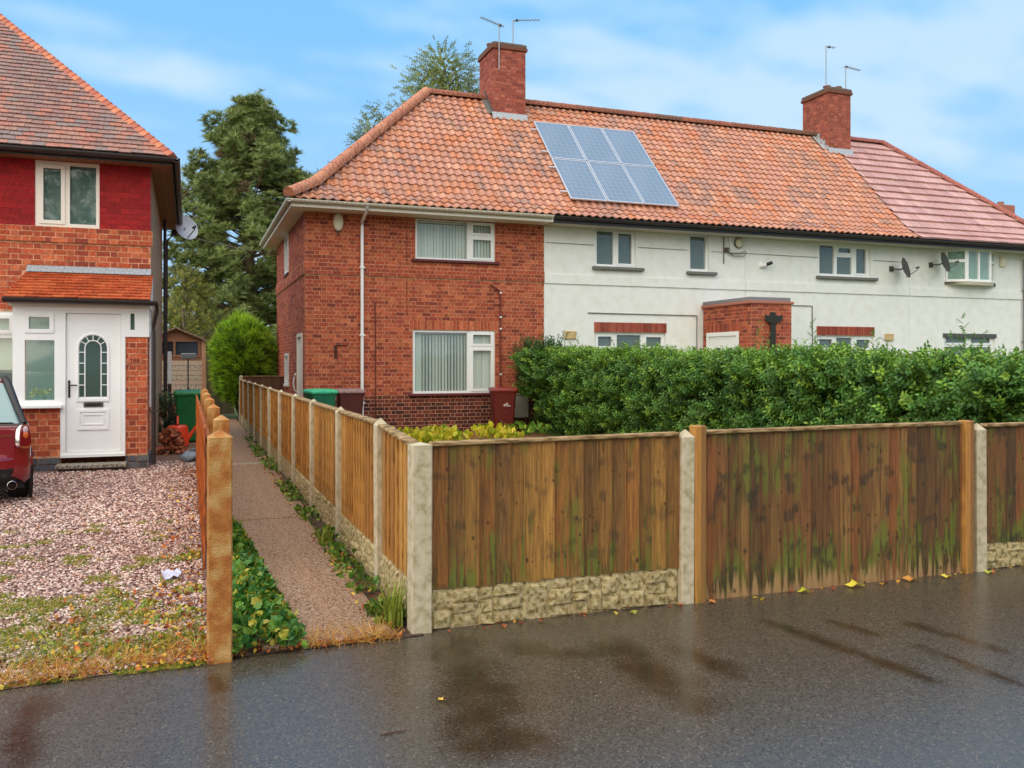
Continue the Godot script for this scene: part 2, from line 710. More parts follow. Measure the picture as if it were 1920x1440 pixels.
func chimney(house: Node3D, x0: float, x1: float, d0: float, d1: float, y0: float, y1: float, pal: Array, pots: Array, quota: int) -> void:
	var c := node("chimney", house)
	var core := Geo.new()
	core.bar(x0 + 0.003, y0, -d1 + 0.003, x1 - 0.003, y1, -d0 - 0.003)
	put(core, "core", M("mortar_dark", S(150, 98, 80), 0.95), c)
	bricks(c, wall_front(d0), x0, y0, x1, y1, [], pal, quota, {"len": 0.22})
	bricks(c, wall_left(x0), -d1, y0, -d0, y1, [], pal, 0, {"len": 0.22})
	bricks(c, wall_right(x1), d0, y0, d1, y1, [], pal, 0, {"len": 0.22})
	var cap_m := M("chimney_cap", S(128, 104, 88), 0.95, {"tex": noise_tex(8, 0.03, [[0.2, 0.5], [0.5, 0.85], [0.8, 1.0]], 5), "per": 0.8})
	var g := Geo.new()
	g.cbox(Vector3((x0 + x1) * 0.5, y1 + 0.045, -(d0 + d1) * 0.5), Vector3(x1 - x0 + 0.1, 0.09, d1 - d0 + 0.1), 0.012)
	put(g, "cap", M("cap_brick", S(140, 84, 62), 0.9, {"tex": noise_tex(8, 0.03, [[0.2, 0.5], [0.5, 0.85], [0.8, 1.0]], 5), "per": 0.8}), c)
	g = Geo.new()
	g.cbox(Vector3((x0 + x1) * 0.5, y1 + 0.135, -(d0 + d1) * 0.5), Vector3(x1 - x0 + 0.06, 0.088, d1 - d0 + 0.06), 0.012)
	put(g, "cap", cap_m, c)
	g = Geo.new()
	g.grid([_rect_ring(x0 - 0.02, x1 + 0.02, d0 - 0.02, d1 + 0.02, y1 + 0.18), _rect_ring(x0 + 0.1, x1 - 0.1, d0 + 0.1, d1 - 0.1, y1 + 0.24)], true)
	g.fan(_rect_ring(x0 + 0.1, x1 - 0.1, d0 + 0.1, d1 - 0.1, y1 + 0.24))
	put(g, "flaunching", cap_m, c)
	for p in pots:
		g = Geo.new()
		g.lathe([[0.11, 0.0], [0.105, p[3]], [0.125, p[3] + 0.01], [0.125, p[3] + 0.05], [0.085, p[3] + 0.05], [0.08, 0.02]], 14, P(p[0], y1 + 0.2, p[1]))
		put(g, "chimney_pot", M("pot_%s" % p[2], S(120, 84, 74) if p[2] == "dark" else S(196, 168, 140), 0.9), c)

func _rect_ring(x0: float, x1: float, d0: float, d1: float, y: float) -> Array:
	return [P(x0, y, d0), P(x1, y, d0), P(x1, y, d1), P(x0, y, d1)]

# plain walls, floor and back slope that close a house
func shell(house: Node3D, x0: float, x1: float, d0: float, d1: float, h: float, m: Material, right_wall := true, left_wall := false) -> void:
	var g := Geo.new()
	g.bar(x0 + 0.02, 0.0, -d1, x1 - 0.02, h, -d1 + 0.25)
	put(g, "back_wall", m, house)
	if right_wall:
		g = Geo.new()
		g.bar(x1 - 0.16, 0.0, -d1 + 0.25, x1 - 0.01, h, -d0 - 0.26)
		put(g, "party_wall", m, house)
	if left_wall:
		g = Geo.new()
		g.bar(x0 + 0.01, 0.0, -d1 + 0.25, x0 + 0.16, h, -d0 - 0.26)
		put(g, "party_wall", m, house)
	g = Geo.new()
	g.bar(x0 + 0.2, 0.08, -d1 + 0.26, x1 - 0.2, 0.14, -d0 - 0.27)
	put(g, "floor", M("floorboards", S(120, 90, 66), 0.7), house)
	g = Geo.new()
	g.bar(x0 + 0.2, 2.58, -d1 + 0.26, x1 - 0.2, 2.74, -d0 - 0.27)
	put(g, "floor", M("plaster_in", S(112, 106, 96), 0.9), house)
	g = Geo.new()
	g.bar(x0 + 0.2, 5.02, -d1 + 0.26, x1 - 0.2, 5.1, -d0 - 0.27)
	put(g, "ceiling", M("plaster_in", S(112, 106, 96), 0.9), house)
	g = Geo.new()     # room divider, so that windows look into rooms
	g.bar(x0 + 0.2, 0.14, -d0 - 3.4, x1 - 0.2, 5.0, -d0 - 3.3)
	put(g, "inner_wall", M("plaster_in", S(112, 106, 96), 0.9), house)

func downpipe(house: Node3D, pts: Array, r: float, m: Material, called := "downpipe") -> void:
	var g := Geo.new()
	g.tube(pts, r, 10)
	for i in range(1, pts.size()):
		if pts[i].y < pts[i - 1].y - 1.0:
			var k := int((pts[i - 1].y - pts[i].y) / 1.5)
			for j in k:
				var p: Vector3 = pts[i - 1].lerp(pts[i], (j + 0.6) / k)
				g.box(p, Vector3(r * 3.2, 0.03, r * 2.5))
	put(g, called, m, house)

var PAL_BRICK: Array
var PAL_ROOF: Array
var PAL_PINK: Array
var PAL_DARKROOF: Array
var PROF := [[19.2, 5.15], [19.75, 5.5], [23.1, 8.93]]

func terrace() -> void:
	var W := 19.8
	var F := wall_front(W)
	var mortar := M("mortar", S(208, 148, 114), 0.95, {"tex": noise_tex(9, 0.02, [[0.2, 0.75], [0.6, 0.95], [0.85, 1.0]], 5), "per": 1.3})
	var white_m := M("white_render", S(232, 232, 226), 0.88, {"tex": noise_tex(10, 0.012, [[0.1, Color(0.96, 0.957, 0.94)], [0.4, Color(0.985, 0.984, 0.975)], [0.8, Color(1, 1, 1)]], 6, 1024), "per": 4.3, "bump": bump_tex(12, 0.2, 2.0), "bump_scale": 0.25})
	var inner := M("inner_brick", S(150, 110, 90), 0.95)
	var upvc := M("upvc", S(236, 236, 232), 0.32)
	var cream := M("cream_gutter", S(214, 204, 184), 0.4, {"tex": noise_tex(13, 0.03, [[0.2, 0.68], [0.5, 0.95], [0.8, 1.0]], 5), "per": 0.9})
	var black := M("black_gutter", S(46, 38, 36), 0.45)
	var soffit_m := M("soffit", S(226, 220, 206), 0.6)
	var rdark := M("sill_red", S(104, 40, 40), 0.6, {"tex": noise_tex(13, 0.03, [[0.2, 0.7], [0.5, 0.95], [0.8, 1.0]], 5), "per": 0.9})
	var curtain := M("blind", S(238, 242, 230), 0.85, {"backlight": Color(0.2, 0.22, 0.2)})

	# --- end house of red brick
	var h := thing("brick_house", "red brick end terrace house with white windows and cream gutter", "house")
	var up := [4.93, 4.03, 6.89, 5.0]
	var lo := [4.87, 0.9, 6.89, 2.39]
	var sol := [4.8, 2.39, 6.95, 2.62]
	var wf := Geo.new()
	slab(wf, F, 2.42, 0.0, 8.16, 5.05, [up, lo], -0.25, 0.0)
	wf.bar(2.39, 3.6, -W + 0.004, 8.16, 3.87, -W + 0.03)
	var wall := put(wf, "wall", mortar, h)
	var dampal := [S(96, 46, 34), S(112, 52, 38), S(84, 42, 34), S(126, 62, 44), S(70, 38, 32)]
	bricks(wall, F, 2.42, 0.0, 8.16, 0.87, [], dampal, 40)
	bricks(wall, F, 2.42, 0.87, 8.16, 3.57, [lo, sol], PAL_BRICK, 170)
	bricks(wall, F, 2.39, 3.6, 8.16, 3.86, [], [S(182, 84, 52), S(172, 76, 48), S(160, 72, 50)], 20, {"z": 0.03})
	bricks(wall, F, 2.42, 3.87, 8.16, 5.05, [up], PAL_BRICK, 50)
	bricks(wall, F, sol[0], sol[1], sol[2], sol[3], [], [S(196, 98, 60), S(182, 84, 50), S(206, 112, 70)], 24, {"soldier": true})
	var sd := wall_left(2.42)
	var door_h := [-21.15, 0.05, -20.2, 2.3]
	var sw1 := [-23.9, 1.07, -23.1, 1.87]
	var sw2 := [-23.9, 3.95, -23.1, 5.0]
	var ws := Geo.new()
	slab(ws, sd, -26.4, 0.0, -20.052, 5.05, [door_h, sw1, sw2], -0.25, -0.002)
	ws.bar(2.39, 3.6, -26.4, 2.415, 3.87, -19.8 + 0.02)
	var wall2 := put(ws, "wall", mortar, h)
	var sidepal := PAL_BRICK
	bricks(wall2, sd, -26.4, 0.0, -19.8, 3.57, [door_h, sw1], sidepal, 0)
	bricks(wall2, sd, -26.4, 3.6, -19.8, 3.86, [], sidepal, 0, {"z": 0.03})
	bricks(wall2, sd, -26.4, 3.87, -19.8, 5.05, [sw2], sidepal, 0)
	shell(h, 2.42, 8.16, W, 26.4, 5.05, inner)
	# windows with vertical blinds
	for e in [[up, [[4.985, 4.085, 6.2, 4.95], [6.3, 4.085, 6.84, 4.6, true], [6.3, 4.67, 6.84, 4.95, true]], 0.4, 0.1], [lo, [[4.925, 0.96, 6.2, 2.335], [6.3, 0.96, 6.84, 1.96, true], [6.3, 2.03, 6.84, 2.335, true]], 0.72, 0.0]]:
		var r: Array = e[0]
		var wn := window(h, F, r[0], r[1], r[2], r[3], e[1], -0.03)
		var s := Geo.new()
		s.cbox(Vector3((r[0] + r[2]) * 0.5, r[1] - 0.025, -W + 0.02), Vector3(r[2] - r[0] + 0.2, 0.06, 0.12), 0.008)
		put(s, "sill", rdark, wn)
		var rail := Geo.new()
		rail.bar(r[0] + 0.03, r[3] - 0.09, -W - 0.2, r[2] - 0.03, r[3] - 0.05, -W - 0.15)
		put(rail, "blind_rail", upvc, wn)
		var sg := Geo.new()
		var ht: float = r[3] - r[1] - 0.16
		sg.box(Vector3(0, 0, 0), Vector3(0.084, ht, 0.0015))
		var sm := sg.mesh()
		var x: float = r[0] + 0.07 + (0.16 if e[2] > 0.6 else 0.0)
		while x < r[2] - 0.06:
			var turn: float = e[2] + rnd(-0.12, 0.12)
			if e[2] > 0.6 and x > 6.2:
				turn = rnd(0.1, 0.4)
			put_mesh(sm, "blind_slat", curtain, wn, Transform3D(Basis(Vector3.UP, turn), Vector3(x, r[1] + 0.05 + ht * 0.5, -W - 0.175)))
			x += 0.078 + rnd(-0.004, 0.004)
	# net curtain to the left of the lower blind
	var nc := Geo.new()
	var crow := [[], []]
	for k in 12:
		crow[0].append(P(4.92 + k * 0.018, 0.95, 19.97 + 0.012 * (k % 2)))
		crow[1].append(P(4.92 + k * 0.018, 2.3, 19.97 + 0.012 * (k % 2)))
	nc.grid(crow)
	put(nc, "curtain", M("net", S(206, 222, 208), 0.9), h)
	window(h, sd, sw1[0], sw1[1], sw1[2], sw1[3], [[sw1[0] + 0.06, sw1[1] + 0.06, sw1[2] - 0.06, sw1[3] - 0.06]], 0.035)
	window(h, sd, sw2[0], sw2[1], sw2[2], sw2[3], [[sw2[0] + 0.06, sw2[1] + 0.06, sw2[2] - 0.06, sw2[3] - 0.06]], 0.035)
	for sw in [sw1, sw2]:
		var sl := Geo.new()
		sl.bar(2.36, sw[1] - 0.06, sw[0] - 0.05, 2.46, sw[1] - 0.002, sw[2] + 0.05)
		put(sl, "sill", rdark if sw == sw2 else upvc, h)
	var dr := node("door", h)
	var dg := Geo.new()
	slab(dg, sd, door_h[0], door_h[1], door_h[2], door_h[3], [[door_h[0] + 0.07, 0.1, door_h[2] - 0.07, 2.22]], -0.09, 0.03)
	put(dg, "door_frame", M("cream_door", S(232, 222, 206), 0.4), dr)
	dg = Geo.new()
	dg.bar(2.44, 0.06, door_h[0] + 0.072, 2.48, 2.215, door_h[2] - 0.072)
	put(dg, "door_leaf", upvc, dr)
	dg = Geo.new()
	var hp := []
	for k in 7:
		var a := PI * k / 6.0
		hp.append(Vector3(2.4 - 0.07 * sin(a), 1.15 + 0.22 * cos(a), -21.25))
	dg.tube(hp, 0.017, 8)
	put(dg, "grab_rail", upvc, h)
	# eaves
	var ev := Geo.new()
	ev.bar(2.08, 4.99, -W - 0.0, 8.16, 5.02, -19.24)
	ev.bar(2.08, 4.99, -26.8, 2.42, 5.02, -W - 0.0005)
	put(ev, "soffit", soffit_m, h)
	ev = Geo.new()
	ev.bar(2.06, 4.985, -19.24, 8.16, 5.15, -19.215)
	ev.bar(2.055, 4.985, -26.8, 2.08, 5.15, -19.2405)
	put(ev, "fascia", soffit_m, h)
	gutter(h, P(1.96, 5.13, 19.15), P(8.14, 5.13, 19.15), cream, Vector3(0, 0, 1))
	gutter(h, P(2.0, 5.13, 19.1), P(2.0, 5.13, 26.8), cream, Vector3(-1, 0, 0))
	downpipe(h, [P(3.69, 5.08, 19.16), P(3.69, 5.0, 19.18), P(3.68, 4.83, 19.72), P(3.68, 4.7, 19.73), P(3.68, 0.1, 19.73)], 0.038, upvc)
	# roof
	var rf := node("roof", h)
	roof_face(rf, PROF, 2.05, 8.2, 1.03, 0.0, "pan", PAL_ROOF, 300)
	var hipx := 2.05 + 1.03 * 3.9
	var bk := Geo.new()
	bk.quad(P(2.05, 5.15, 27.0), P(2.05, 5.15, 19.2), P(hipx, 8.93, 23.1), P(hipx, 8.93, 23.1))
	bk.quad(P(8.16, 5.15, 27.0), P(2.05, 5.15, 27.0), P(hipx, 8.93, 23.1), P(8.16, 8.93, 23.1))
	put(bk, "back_slope", M("roof_plain", S(186, 104, 74), 0.8), rf)
	var hp_pal := [S(206, 134, 100), S(214, 142, 106), S(198, 126, 94)]
	ridge(rf, P(2.0, 5.24, 19.15), P(2.62, 5.62, 19.75), 0.14, 0.36, hp_pal, "hip_tile")
	ridge(rf, P(2.62, 5.62, 19.75), P(hipx, 9.0, 23.1), 0.14, 0.42, hp_pal, "hip_tile")
	ridge(rf, P(hipx, 8.99, 23.1), P(7.75, 8.99, 23.1), 0.115, 0.44, [S(160, 94, 66), S(148, 88, 62), S(170, 100, 70)])
	chimney(h, 7.78, 8.72, 22.5, 23.7, 8.0, 10.2, [S(168, 84, 66), S(156, 76, 60), S(178, 92, 72), S(146, 72, 58), S(186, 104, 82)], [[7.95, 23.2, "dark", 0.12], [8.45, 23.0, "pale", 0.05]], 60)
	# lead round the chimney
	var ld := Geo.new()
	ld.quad(P(7.74, 8.27, 22.41), P(8.76, 8.27, 22.41), P(8.76, 8.47, 22.485), P(7.74, 8.47, 22.485))
	put(ld, "lead_flashing", M("lead", S(176, 182, 186), 0.5, {"tex": noise_tex(14, 0.03, [[0.2, 0.7], [0.6, 1.0]], 4), "per": 0.6}), h)
	ld = Geo.new()
	for k in 5:
		var dd := 22.5 + k * 0.15
		var yy := 5.5 + (dd - 19.75) * 1.024
		ld.bar(7.752, yy - 0.02, -dd - 0.15, 7.768, yy + 0.28, -dd)
	ld.quad(P(7.62, 8.42, 22.5), P(7.775, 8.42, 22.5), P(7.775, 9.03, 23.1), P(7.62, 9.03, 23.1))
	put(ld, "lead_flashing", M("lead_dirty", S(120, 118, 112), 0.7, {"tex": noise_tex(14, 0.03, [[0.2, 0.4], [0.6, 1.0]], 4), "per": 0.4}), h)
	# cables down the wall
	for cb in [[[P(6.75, 3.5, 19.75), P(6.97, 3.36, 19.76), P(7.01, 3.2, 19.76), P(7.01, 0.75, 19.76)], 0.02, "conduit", S(110, 42, 36)], [[P(3.99, 3.02, 19.785), P(4.0, 0.1, 19.785)], 0.01, "cable", S(84, 40, 34)], [[P(4.72, 5.0, 19.785), P(4.73, 2.7, 19.785)], 0.005, "cable", S(110, 62, 48)]]:
		var cg := Geo.new()
		cg.tube(cb[0], cb[1], 6)
		put(cg, cb[2], M("cable_%s%d" % [cb[2], int(cb[1] * 1000)], cb[3], 0.6), h)
	for yy in [3.3, 2.72, 2.44, 1.35]:
		var cl := Geo.new()
		cl.box(P(7.015, yy, 19.745), Vector3(0.05, 0.035, 0.03))
		put(cl, "clip", upvc, h)
	var vent := Geo.new()
	vent.bar(3.06, 1.72, -W + 0.006, 3.13, 2.0, -W + 0.02)
	vent.bar(3.06, 2.0, -W + 0.006, 3.36, 2.02, -W + 0.018)
	put(vent, "bracket", M("rust", S(70, 34, 28), 0.9), h)
	rebase(h, P(5.3, 0, 23.0))

	# --- the two white middle houses
	var lint := [S(168, 78, 58), S(156, 70, 52), S(176, 88, 62)]
	for e in [0, 1]:
		var x0: float = 8.16 if e == 0 else 13.99
		var x1: float = 13.99 if e == 0 else 19.62
		var w := thing("white_house", "white rendered terrace house beside the brick house, solar panels on its roof" if e == 0 else "white rendered middle terrace house with a three pane upper window and chimney", "house", "white rendered terrace houses")
		var ups := [[9.56, 4.05, 10.69, 5.0], [12.27, 4.02, 12.86, 5.0]] if e == 0 else [[16.41, 4.05, 18.21, 4.97]]
		var low: Array = [9.53, 1.15, 11.56, 2.39] if e == 0 else [16.35, 1.15, 18.33, 2.39]
		var g := Geo.new()
		var hs := ups.duplicate()
		hs.append(low)
		slab(g, F, x0 + 0.004, 0.0, x1 - 0.004, 5.05, hs, -0.25, 0.0)
		g.bar(x0 + 0.006, 3.575, -W + 0.004, x1 - 0.006, 3.8, -W + 0.032)
		var wl := put(g, "wall", white_m, w)
		shell(w, x0, x1, W, 26.4, 5.05, inner)
		bricks(wl, F, low[0] - 0.02, 2.39, low[2] + 0.02, 2.65, [], lint, 40, {"soldier": true, "proud": 0.02})
		if e == 0:
			window(w, F, 9.56, 4.05, 10.69, 5.0, [[9.62, 4.11, 10.08, 4.94], [10.17, 4.1, 10.64, 4.95, true]], -0.06)
			window(w, F, 12.27, 4.02, 12.86, 5.0, [[12.33, 4.09, 12.8, 4.94]], -0.06)
			window(w, F, low[0], low[1], low[2], low[3], [[9.6, 2.0, 10.07, 2.33, true], [9.6, 1.22, 10.07, 1.93], [10.18, 1.22, 10.86, 2.33], [10.97, 2.0, 11.5, 2.33, true], [10.97, 1.22, 11.5, 1.93]], -0.06)
		else:
			window(w, F, 16.41, 4.05, 18.21, 4.97, [[16.48, 4.12, 16.98, 4.9], [17.08, 4.12, 17.6, 4.6], [17.08, 4.68, 17.6, 4.9, true], [17.7, 4.12, 18.14, 4.9, true]], -0.06)
			window(w, F, low[0], low[1], low[2], low[3], [[16.42, 2.0, 16.95, 2.33, true], [16.42, 1.22, 16.95, 1.93], [17.06, 1.22, 17.6, 2.33], [17.71, 2.0, 18.26, 2.33, true], [17.71, 1.22, 18.26, 1.93]], -0.06)
		for u in ups:
			var sl := Geo.new()
			sl.cbox(Vector3((u[0] + u[2]) * 0.5 + 0.05, u[1] - 0.05, -W + 0.03), Vector3(u[2] - u[0] + 0.3, 0.08, 0.16), 0.01)
			put(sl, "sill", M("grey_sill", S(110, 108, 104), 0.7), w)
		var fa := Geo.new()
		fa.bar(x0, 4.97, -W - 0.0, x1, 5.0, -19.25)
		put(fa, "soffit", M("soffit_grey", S(190, 182, 166), 0.7), w)
		fa = Geo.new()
		fa.bar(x0, 4.965, -19.25, x1, 5.14, -19.225)
		put(fa, "fascia", black, w)
		gutter(w, P(x0 + 0.03, 5.12, 19.16), P(x1, 5.11, 19.16), black, Vector3(0, 0, 1))
		var r2 := node("roof", w)
		roof_face(r2, PROF, 8.2 if e == 0 else 13.94, 13.94 if e == 0 else 19.475, 0.0, 0.0, "pan", PAL_ROOF, 300)
		var b2 := Geo.new()
		b2.quad(P(x1, 5.15, 27.0), P(x0, 5.15, 27.0), P(x0, 8.93, 23.1), P(x1, 8.93, 23.1))
		put(b2, "back_slope", M("roof_plain", S(186, 104, 74), 0.8), r2)
		ridge(r2, P(maxf(x0, 8.74), 8.99, 23.1), P(minf(x1, 19.0), 8.99, 23.1), 0.115, 0.44, [S(160, 94, 66), S(148, 88, 62), S(170, 100, 70), S(122, 84, 62)])
		if e == 0:
			_white_porch(w)
			var pg := Geo.new()
			pg.tube([P(9.34, 2.87, 19.78), P(12.48, 2.86, 19.78), P(12.48, 1.0, 19.78)], 0.014, 6)
			put(pg, "conduit", M("grey_pipe", S(120, 118, 116), 0.6), w)
		else:
			var pg := Geo.new()
			pg.tube([P(13.9, 3.2, 19.78), P(16.17, 3.2, 19.78), P(16.2, 1.0, 19.78)], 0.014, 6)
			put(pg, "conduit", M("grey_pipe", S(120, 118, 116), 0.6), w)
			chimney(w, 19.03, 19.9, 22.5, 23.75, 8.0, 10.2, [S(172, 92, 72), S(160, 84, 66), S(182, 100, 78), S(150, 78, 62)], [[19.3, 22.9, "dark", 0.1], [19.65, 22.8, "dark", 0.08]], 40)
			var l2 := Geo.new()
			l2.quad(P(18.98, 8.27, 22.41), P(19.95, 8.27, 22.41), P(19.95, 8.46, 22.485), P(18.98, 8.46, 22.485))
			for k in 5:
				var dd := 22.5 + k * 0.13
				var yy := 5.5 + (dd - 19.75) * 1.024
				l2.bar(18.985, yy - 0.04, -dd - 0.13, 19.02, yy + 0.22 + 0.06 * (k % 2), -dd)
			l2.quad(P(18.82, 8.4, 22.5), P(19.02, 8.4, 22.5), P(19.02, 9.0, 23.1), P(18.82, 9.0, 23.1))
			put(l2, "lead_flashing", M("lead", S(176, 182, 186), 0.5), w)
		rebase(w, P((x0 + x1) * 0.5, 0, 23.0))

	# --- white house with the pale red roof
	var c := thing("white_house", "white rendered house with pale pink tiled hipped roof and bow window", "house", "white rendered terrace houses")
	var X0 := 19.62
	var X1 := 25.2
	var bow := [21.0, 4.03, 22.95, 4.98]
	var clow := [20.95, 1.2, 22.96, 2.5]
	var cg2 := Geo.new()
	slab(cg2, F, X0 + 0.004, 0.0, X1, 5.05, [bow, clow], -0.25, 0.0)
	cg2.bar(X0 + 0.006, 3.575, -W + 0.004, X1, 3.8, -W + 0.032)
	put(cg2, "wall", white_m, c)
	var cs := Geo.new()
	slab(cs, wall_right(X1), 20.052, 0.0, 26.4, 5.05, [], -0.25, -0.002)
	put(cs, "wall", white_m, c)
	shell(c, X0, X1, W, 26.4, 5.05, inner, false)
	# bow window of three facets
	var corner := [Vector2(21.0, 19.79), Vector2(21.5, 19.48), Vector2(22.45, 19.48), Vector2(22.95, 19.79)]
	var bw := node("bow_window", c)
	for k in 3:
		var a: Vector2 = corner[k]
		var b: Vector2 = corner[k + 1]
		var ax := Vector3(b.x - a.x, 0, -(b.y - a.y))
		var L := ax.length()
		ax /= L
		var T := Transform3D(Basis(ax, Vector3.UP, ax.cross(Vector3.UP)), P(a.x, 0, a.y))
		var fg := Geo.new()
		var cells := [[0.06, 4.1, L - 0.06, 4.6], [0.06, 4.68, L - 0.06, 4.92]] if k != 1 else [[0.06, 4.1, L * 0.5 - 0.03, 4.92], [L * 0.5 + 0.03, 4.1, L - 0.06, 4.92]]
		slab(fg, T, 0.0, 4.03, L, 4.98, cells, -0.06, 0.0)
		put(fg, "frame", upvc, bw)
		for q in cells:
			var pg := Geo.new()
			pg.box(T * Vector3((q[0] + q[2]) * 0.5, (q[1] + q[3]) * 0.5, -0.03), Vector3(q[2] - q[0], q[3] - q[1], 0.006), T.basis)
			put(pg, "pane", glass_mat("window_glass", Color(0.75, 0.85, 0.82), 0.12), bw)
	var bs := Geo.new()
	for yy in [[3.94, 4.028], [4.982, 5.0]]:
		var lo_r := []
		var hi_r := []
		for q in [Vector2(20.96, 19.795), Vector2(21.48, 19.43), Vector2(22.47, 19.43), Vector2(22.99, 19.795)]:
			lo_r.append(P(q.x, yy[0], q.y + (0.06 if yy[0] < 4.5 and q.y < 19.6 else 0.0)))
			hi_r.append(P(q.x, yy[1], q.y))
		bs.grid([lo_r, hi_r], true)
		bs.fan(lo_r)
		bs.fan(hi_r)
	put(bs, "bow_base", M("cream_door", S(232, 222, 206), 0.4), bw)
	var cur := Geo.new()
	var cr := [[], []]
	for k in 40:
		var xx := 21.05 + k * 0.047
		var dd := 19.9 + 0.03 * sin(k * 1.3)
		cr[0].append(P(xx, 4.05, dd))
		cr[1].append(P(xx, 4.95, dd))
	cur.grid(cr)
	put(cur, "curtain", M("green_curtain", S(150, 190, 170), 0.9), bw)
	window(c, F, clow[0], clow[1], clow[2], clow[3], [[21.02, 1.3, 21.9, 2.1], [22.0, 1.3, 22.88, 2.1], [21.02, 2.18, 21.9, 2.43, true], [22.0, 2.18, 22.88, 2.43, true]], -0.06)
	var awn := Geo.new()
	for k in 24:
		awn.bar(20.9 + k * 0.088, 2.37 + 0.012 * (k % 2), -W - 0.02, 20.985 + k * 0.088, 2.5, -W + 0.015 + 0.01 * (k % 2))
	put(awn, "awning", M("slate_awning", S(84, 82, 84), 0.7), c)
	var cf := Geo.new()
	cf.bar(X0, 4.97, -W, X1 + 0.4, 5.0, -19.25)
	put(cf, "soffit", M("soffit_grey", S(190, 182, 166), 0.7), c)
	cf = Geo.new()
	cf.bar(X0, 4.965, -19.25, X1 + 0.4, 5.14, -19.225)
	put(cf, "fascia", black, c)
	gutter(c, P(X0, 5.11, 19.16), P(X1 + 0.45, 5.1, 19.16), black, Vector3(0, 0, 1))
	downpipe(c, [P(24.1, 5.05, 19.18), P(24.1, 4.8, 19.72), P(24.1, 0.1, 19.73)], 0.038, M("grey_pipe", S(120, 118, 116), 0.6))
	var r3 := node("roof", c)
	roof_face(r3, PROF, 19.48, 25.65, 0.0, 1.0, "flat", PAL_PINK, 300)
	var b3 := Geo.new()
	b3.quad(P(25.65, 5.15, 27.0), P(19.42, 5.15, 27.0), P(19.42, 8.93, 23.1), P(21.75, 8.93, 23.1))
	b3.quad(P(25.65, 5.15, 19.2), P(25.65, 5.15, 27.0), P(21.75, 8.93, 23.1), P(21.75, 8.93, 23.1))
	put(b3, "back_slope", M("roof_pink_plain", S(180, 120, 112), 0.8), r3)
	var hip_tones := [S(176, 100, 88), S(186, 108, 94)]
	ridge(r3, P(19.95, 8.98, 23.1), P(21.75, 8.98, 23.1), 0.1, 0.44, hip_tones)
	ridge(r3, P(21.75, 8.98, 23.1), P(25.1, 5.57, 19.75), 0.1, 0.44, hip_tones, "hip_tile")
	ridge(r3, P(25.1, 5.57, 19.75), P(25.68, 5.2, 19.17), 0.1, 0.44, hip_tones, "hip_tile")
	rebase(c, P(22.4, 0, 23.0))

func _white_porch(h: Node3D) -> void:
	var p := node("porch", h)
	var mortar := M("mortar", S(208, 148, 114), 0.95)
	var L := wall_left(12.68)
	var F := wall_front(17.7)
	var dh := [-19.62, 0.02, -18.2, 2.4]
	var g := Geo.new()
	slab(g, L, -19.79, 0.0, -17.902, 3.05, [dh], -0.2, -0.002)
	slab(g, F, 12.682, 0.0, 13.848, 3.05, [], -0.2, 0.0)
	slab(g, wall_right(13.85), 17.902, 0.0, 19.79, 3.05, [], -0.2, -0.002)
	put(g, "core", mortar, p)
	var pal := [S(180, 84, 56), S(166, 72, 48), S(192, 98, 66), S(140, 62, 44), S(172, 80, 54)]
	bricks(p, L, -19.79, 0.0, -17.7, 3.05, [dh, [dh[0] - 0.05, 2.4, dh[2] + 0.05, 2.62]], pal, 60)
	bricks(p, L, dh[0] - 0.05, 2.4, dh[2] + 0.05, 2.62, [], pal, 0, {"soldier": true})
	bricks(p, F, 12.68, 0.0, 13.85, 3.05, [], pal, 60)
	var gc := Geo.new()
	gc.cbox(P(13.265, 3.085, 18.75), Vector3(1.29, 0.07, 2.16), 0.012)
	put(gc, "coping", M("coping_tile", S(168, 104, 84), 0.85), p)
	gc = Geo.new()
	gc.cbox(P(13.265, 3.17, 18.77), Vector3(1.2, 0.1, 2.05), 0.012)
	put(gc, "flat_roof", M("lead_roof", S(126, 122, 124), 0.7), p)
	gc = Geo.new()
	slab(gc, L, dh[0], dh[1], dh[2], dh[3], [[dh[0] + 0.09, 0.02, dh[2] - 0.09, 2.3]], -0.1, 0.02)
	put(gc, "door_frame", M("upvc", S(236, 236, 232), 0.32), p)
	gc = Geo.new()
	var panes := [[-19.25, 1.78, -19.03, 2.0], [-18.78, 1.78, -18.53, 2.0]]
	slab(gc, L, dh[0] + 0.092, 0.02, dh[2] - 0.092, 2.298, panes, -0.06, -0.02)
	put(gc, "door_leaf", M("upvc", S(236, 236, 232), 0.32), p)
	for q in panes:
		gc = Geo.new()
		gc.box(L * Vector3((q[0] + q[2]) * 0.5, 1.89, -0.045), Vector3(q[2] - q[0], 0.22, 0.01), L.basis)
		put(gc, "door_pane", M("dark_glass", S(60, 66, 54), 0.1), p)
	# climbing shrub trained to a dark cross on the porch front
	var t := thing("wall_ornament", "black cross shaped ornament on the red brick porch front", "ornament")
	var og := Geo.new()
	og.cbox(P(13.27, 2.2, 17.655), Vector3(0.15, 1.3, 0.05), 0.012)
	put(og, "stem", M("ornament_black", S(40, 40, 34), 0.8), t)
	og = Geo.new()
	for s in [-1.0, 1.0]:
		og.grid([[P(13.27, 2.78, 17.62), P(13.27, 2.58, 17.62)], [P(13.27 + s * 0.16, 2.76, 17.615), P(13.27 + s * 0.16, 2.6, 17.615)], [P(13.27 + s * 0.26, 2.8, 17.62), P(13.27 + s * 0.24, 2.66, 17.62)]])
	og.cbox(P(13.27, 2.69, 17.645), Vector3(0.46, 0.13, 0.045), 0.012)
	put(og, "cross_arm", M("ornament_black", S(40, 40, 34), 0.8), t)
	rebase(t, P(13.27, 1.55, 17.655))

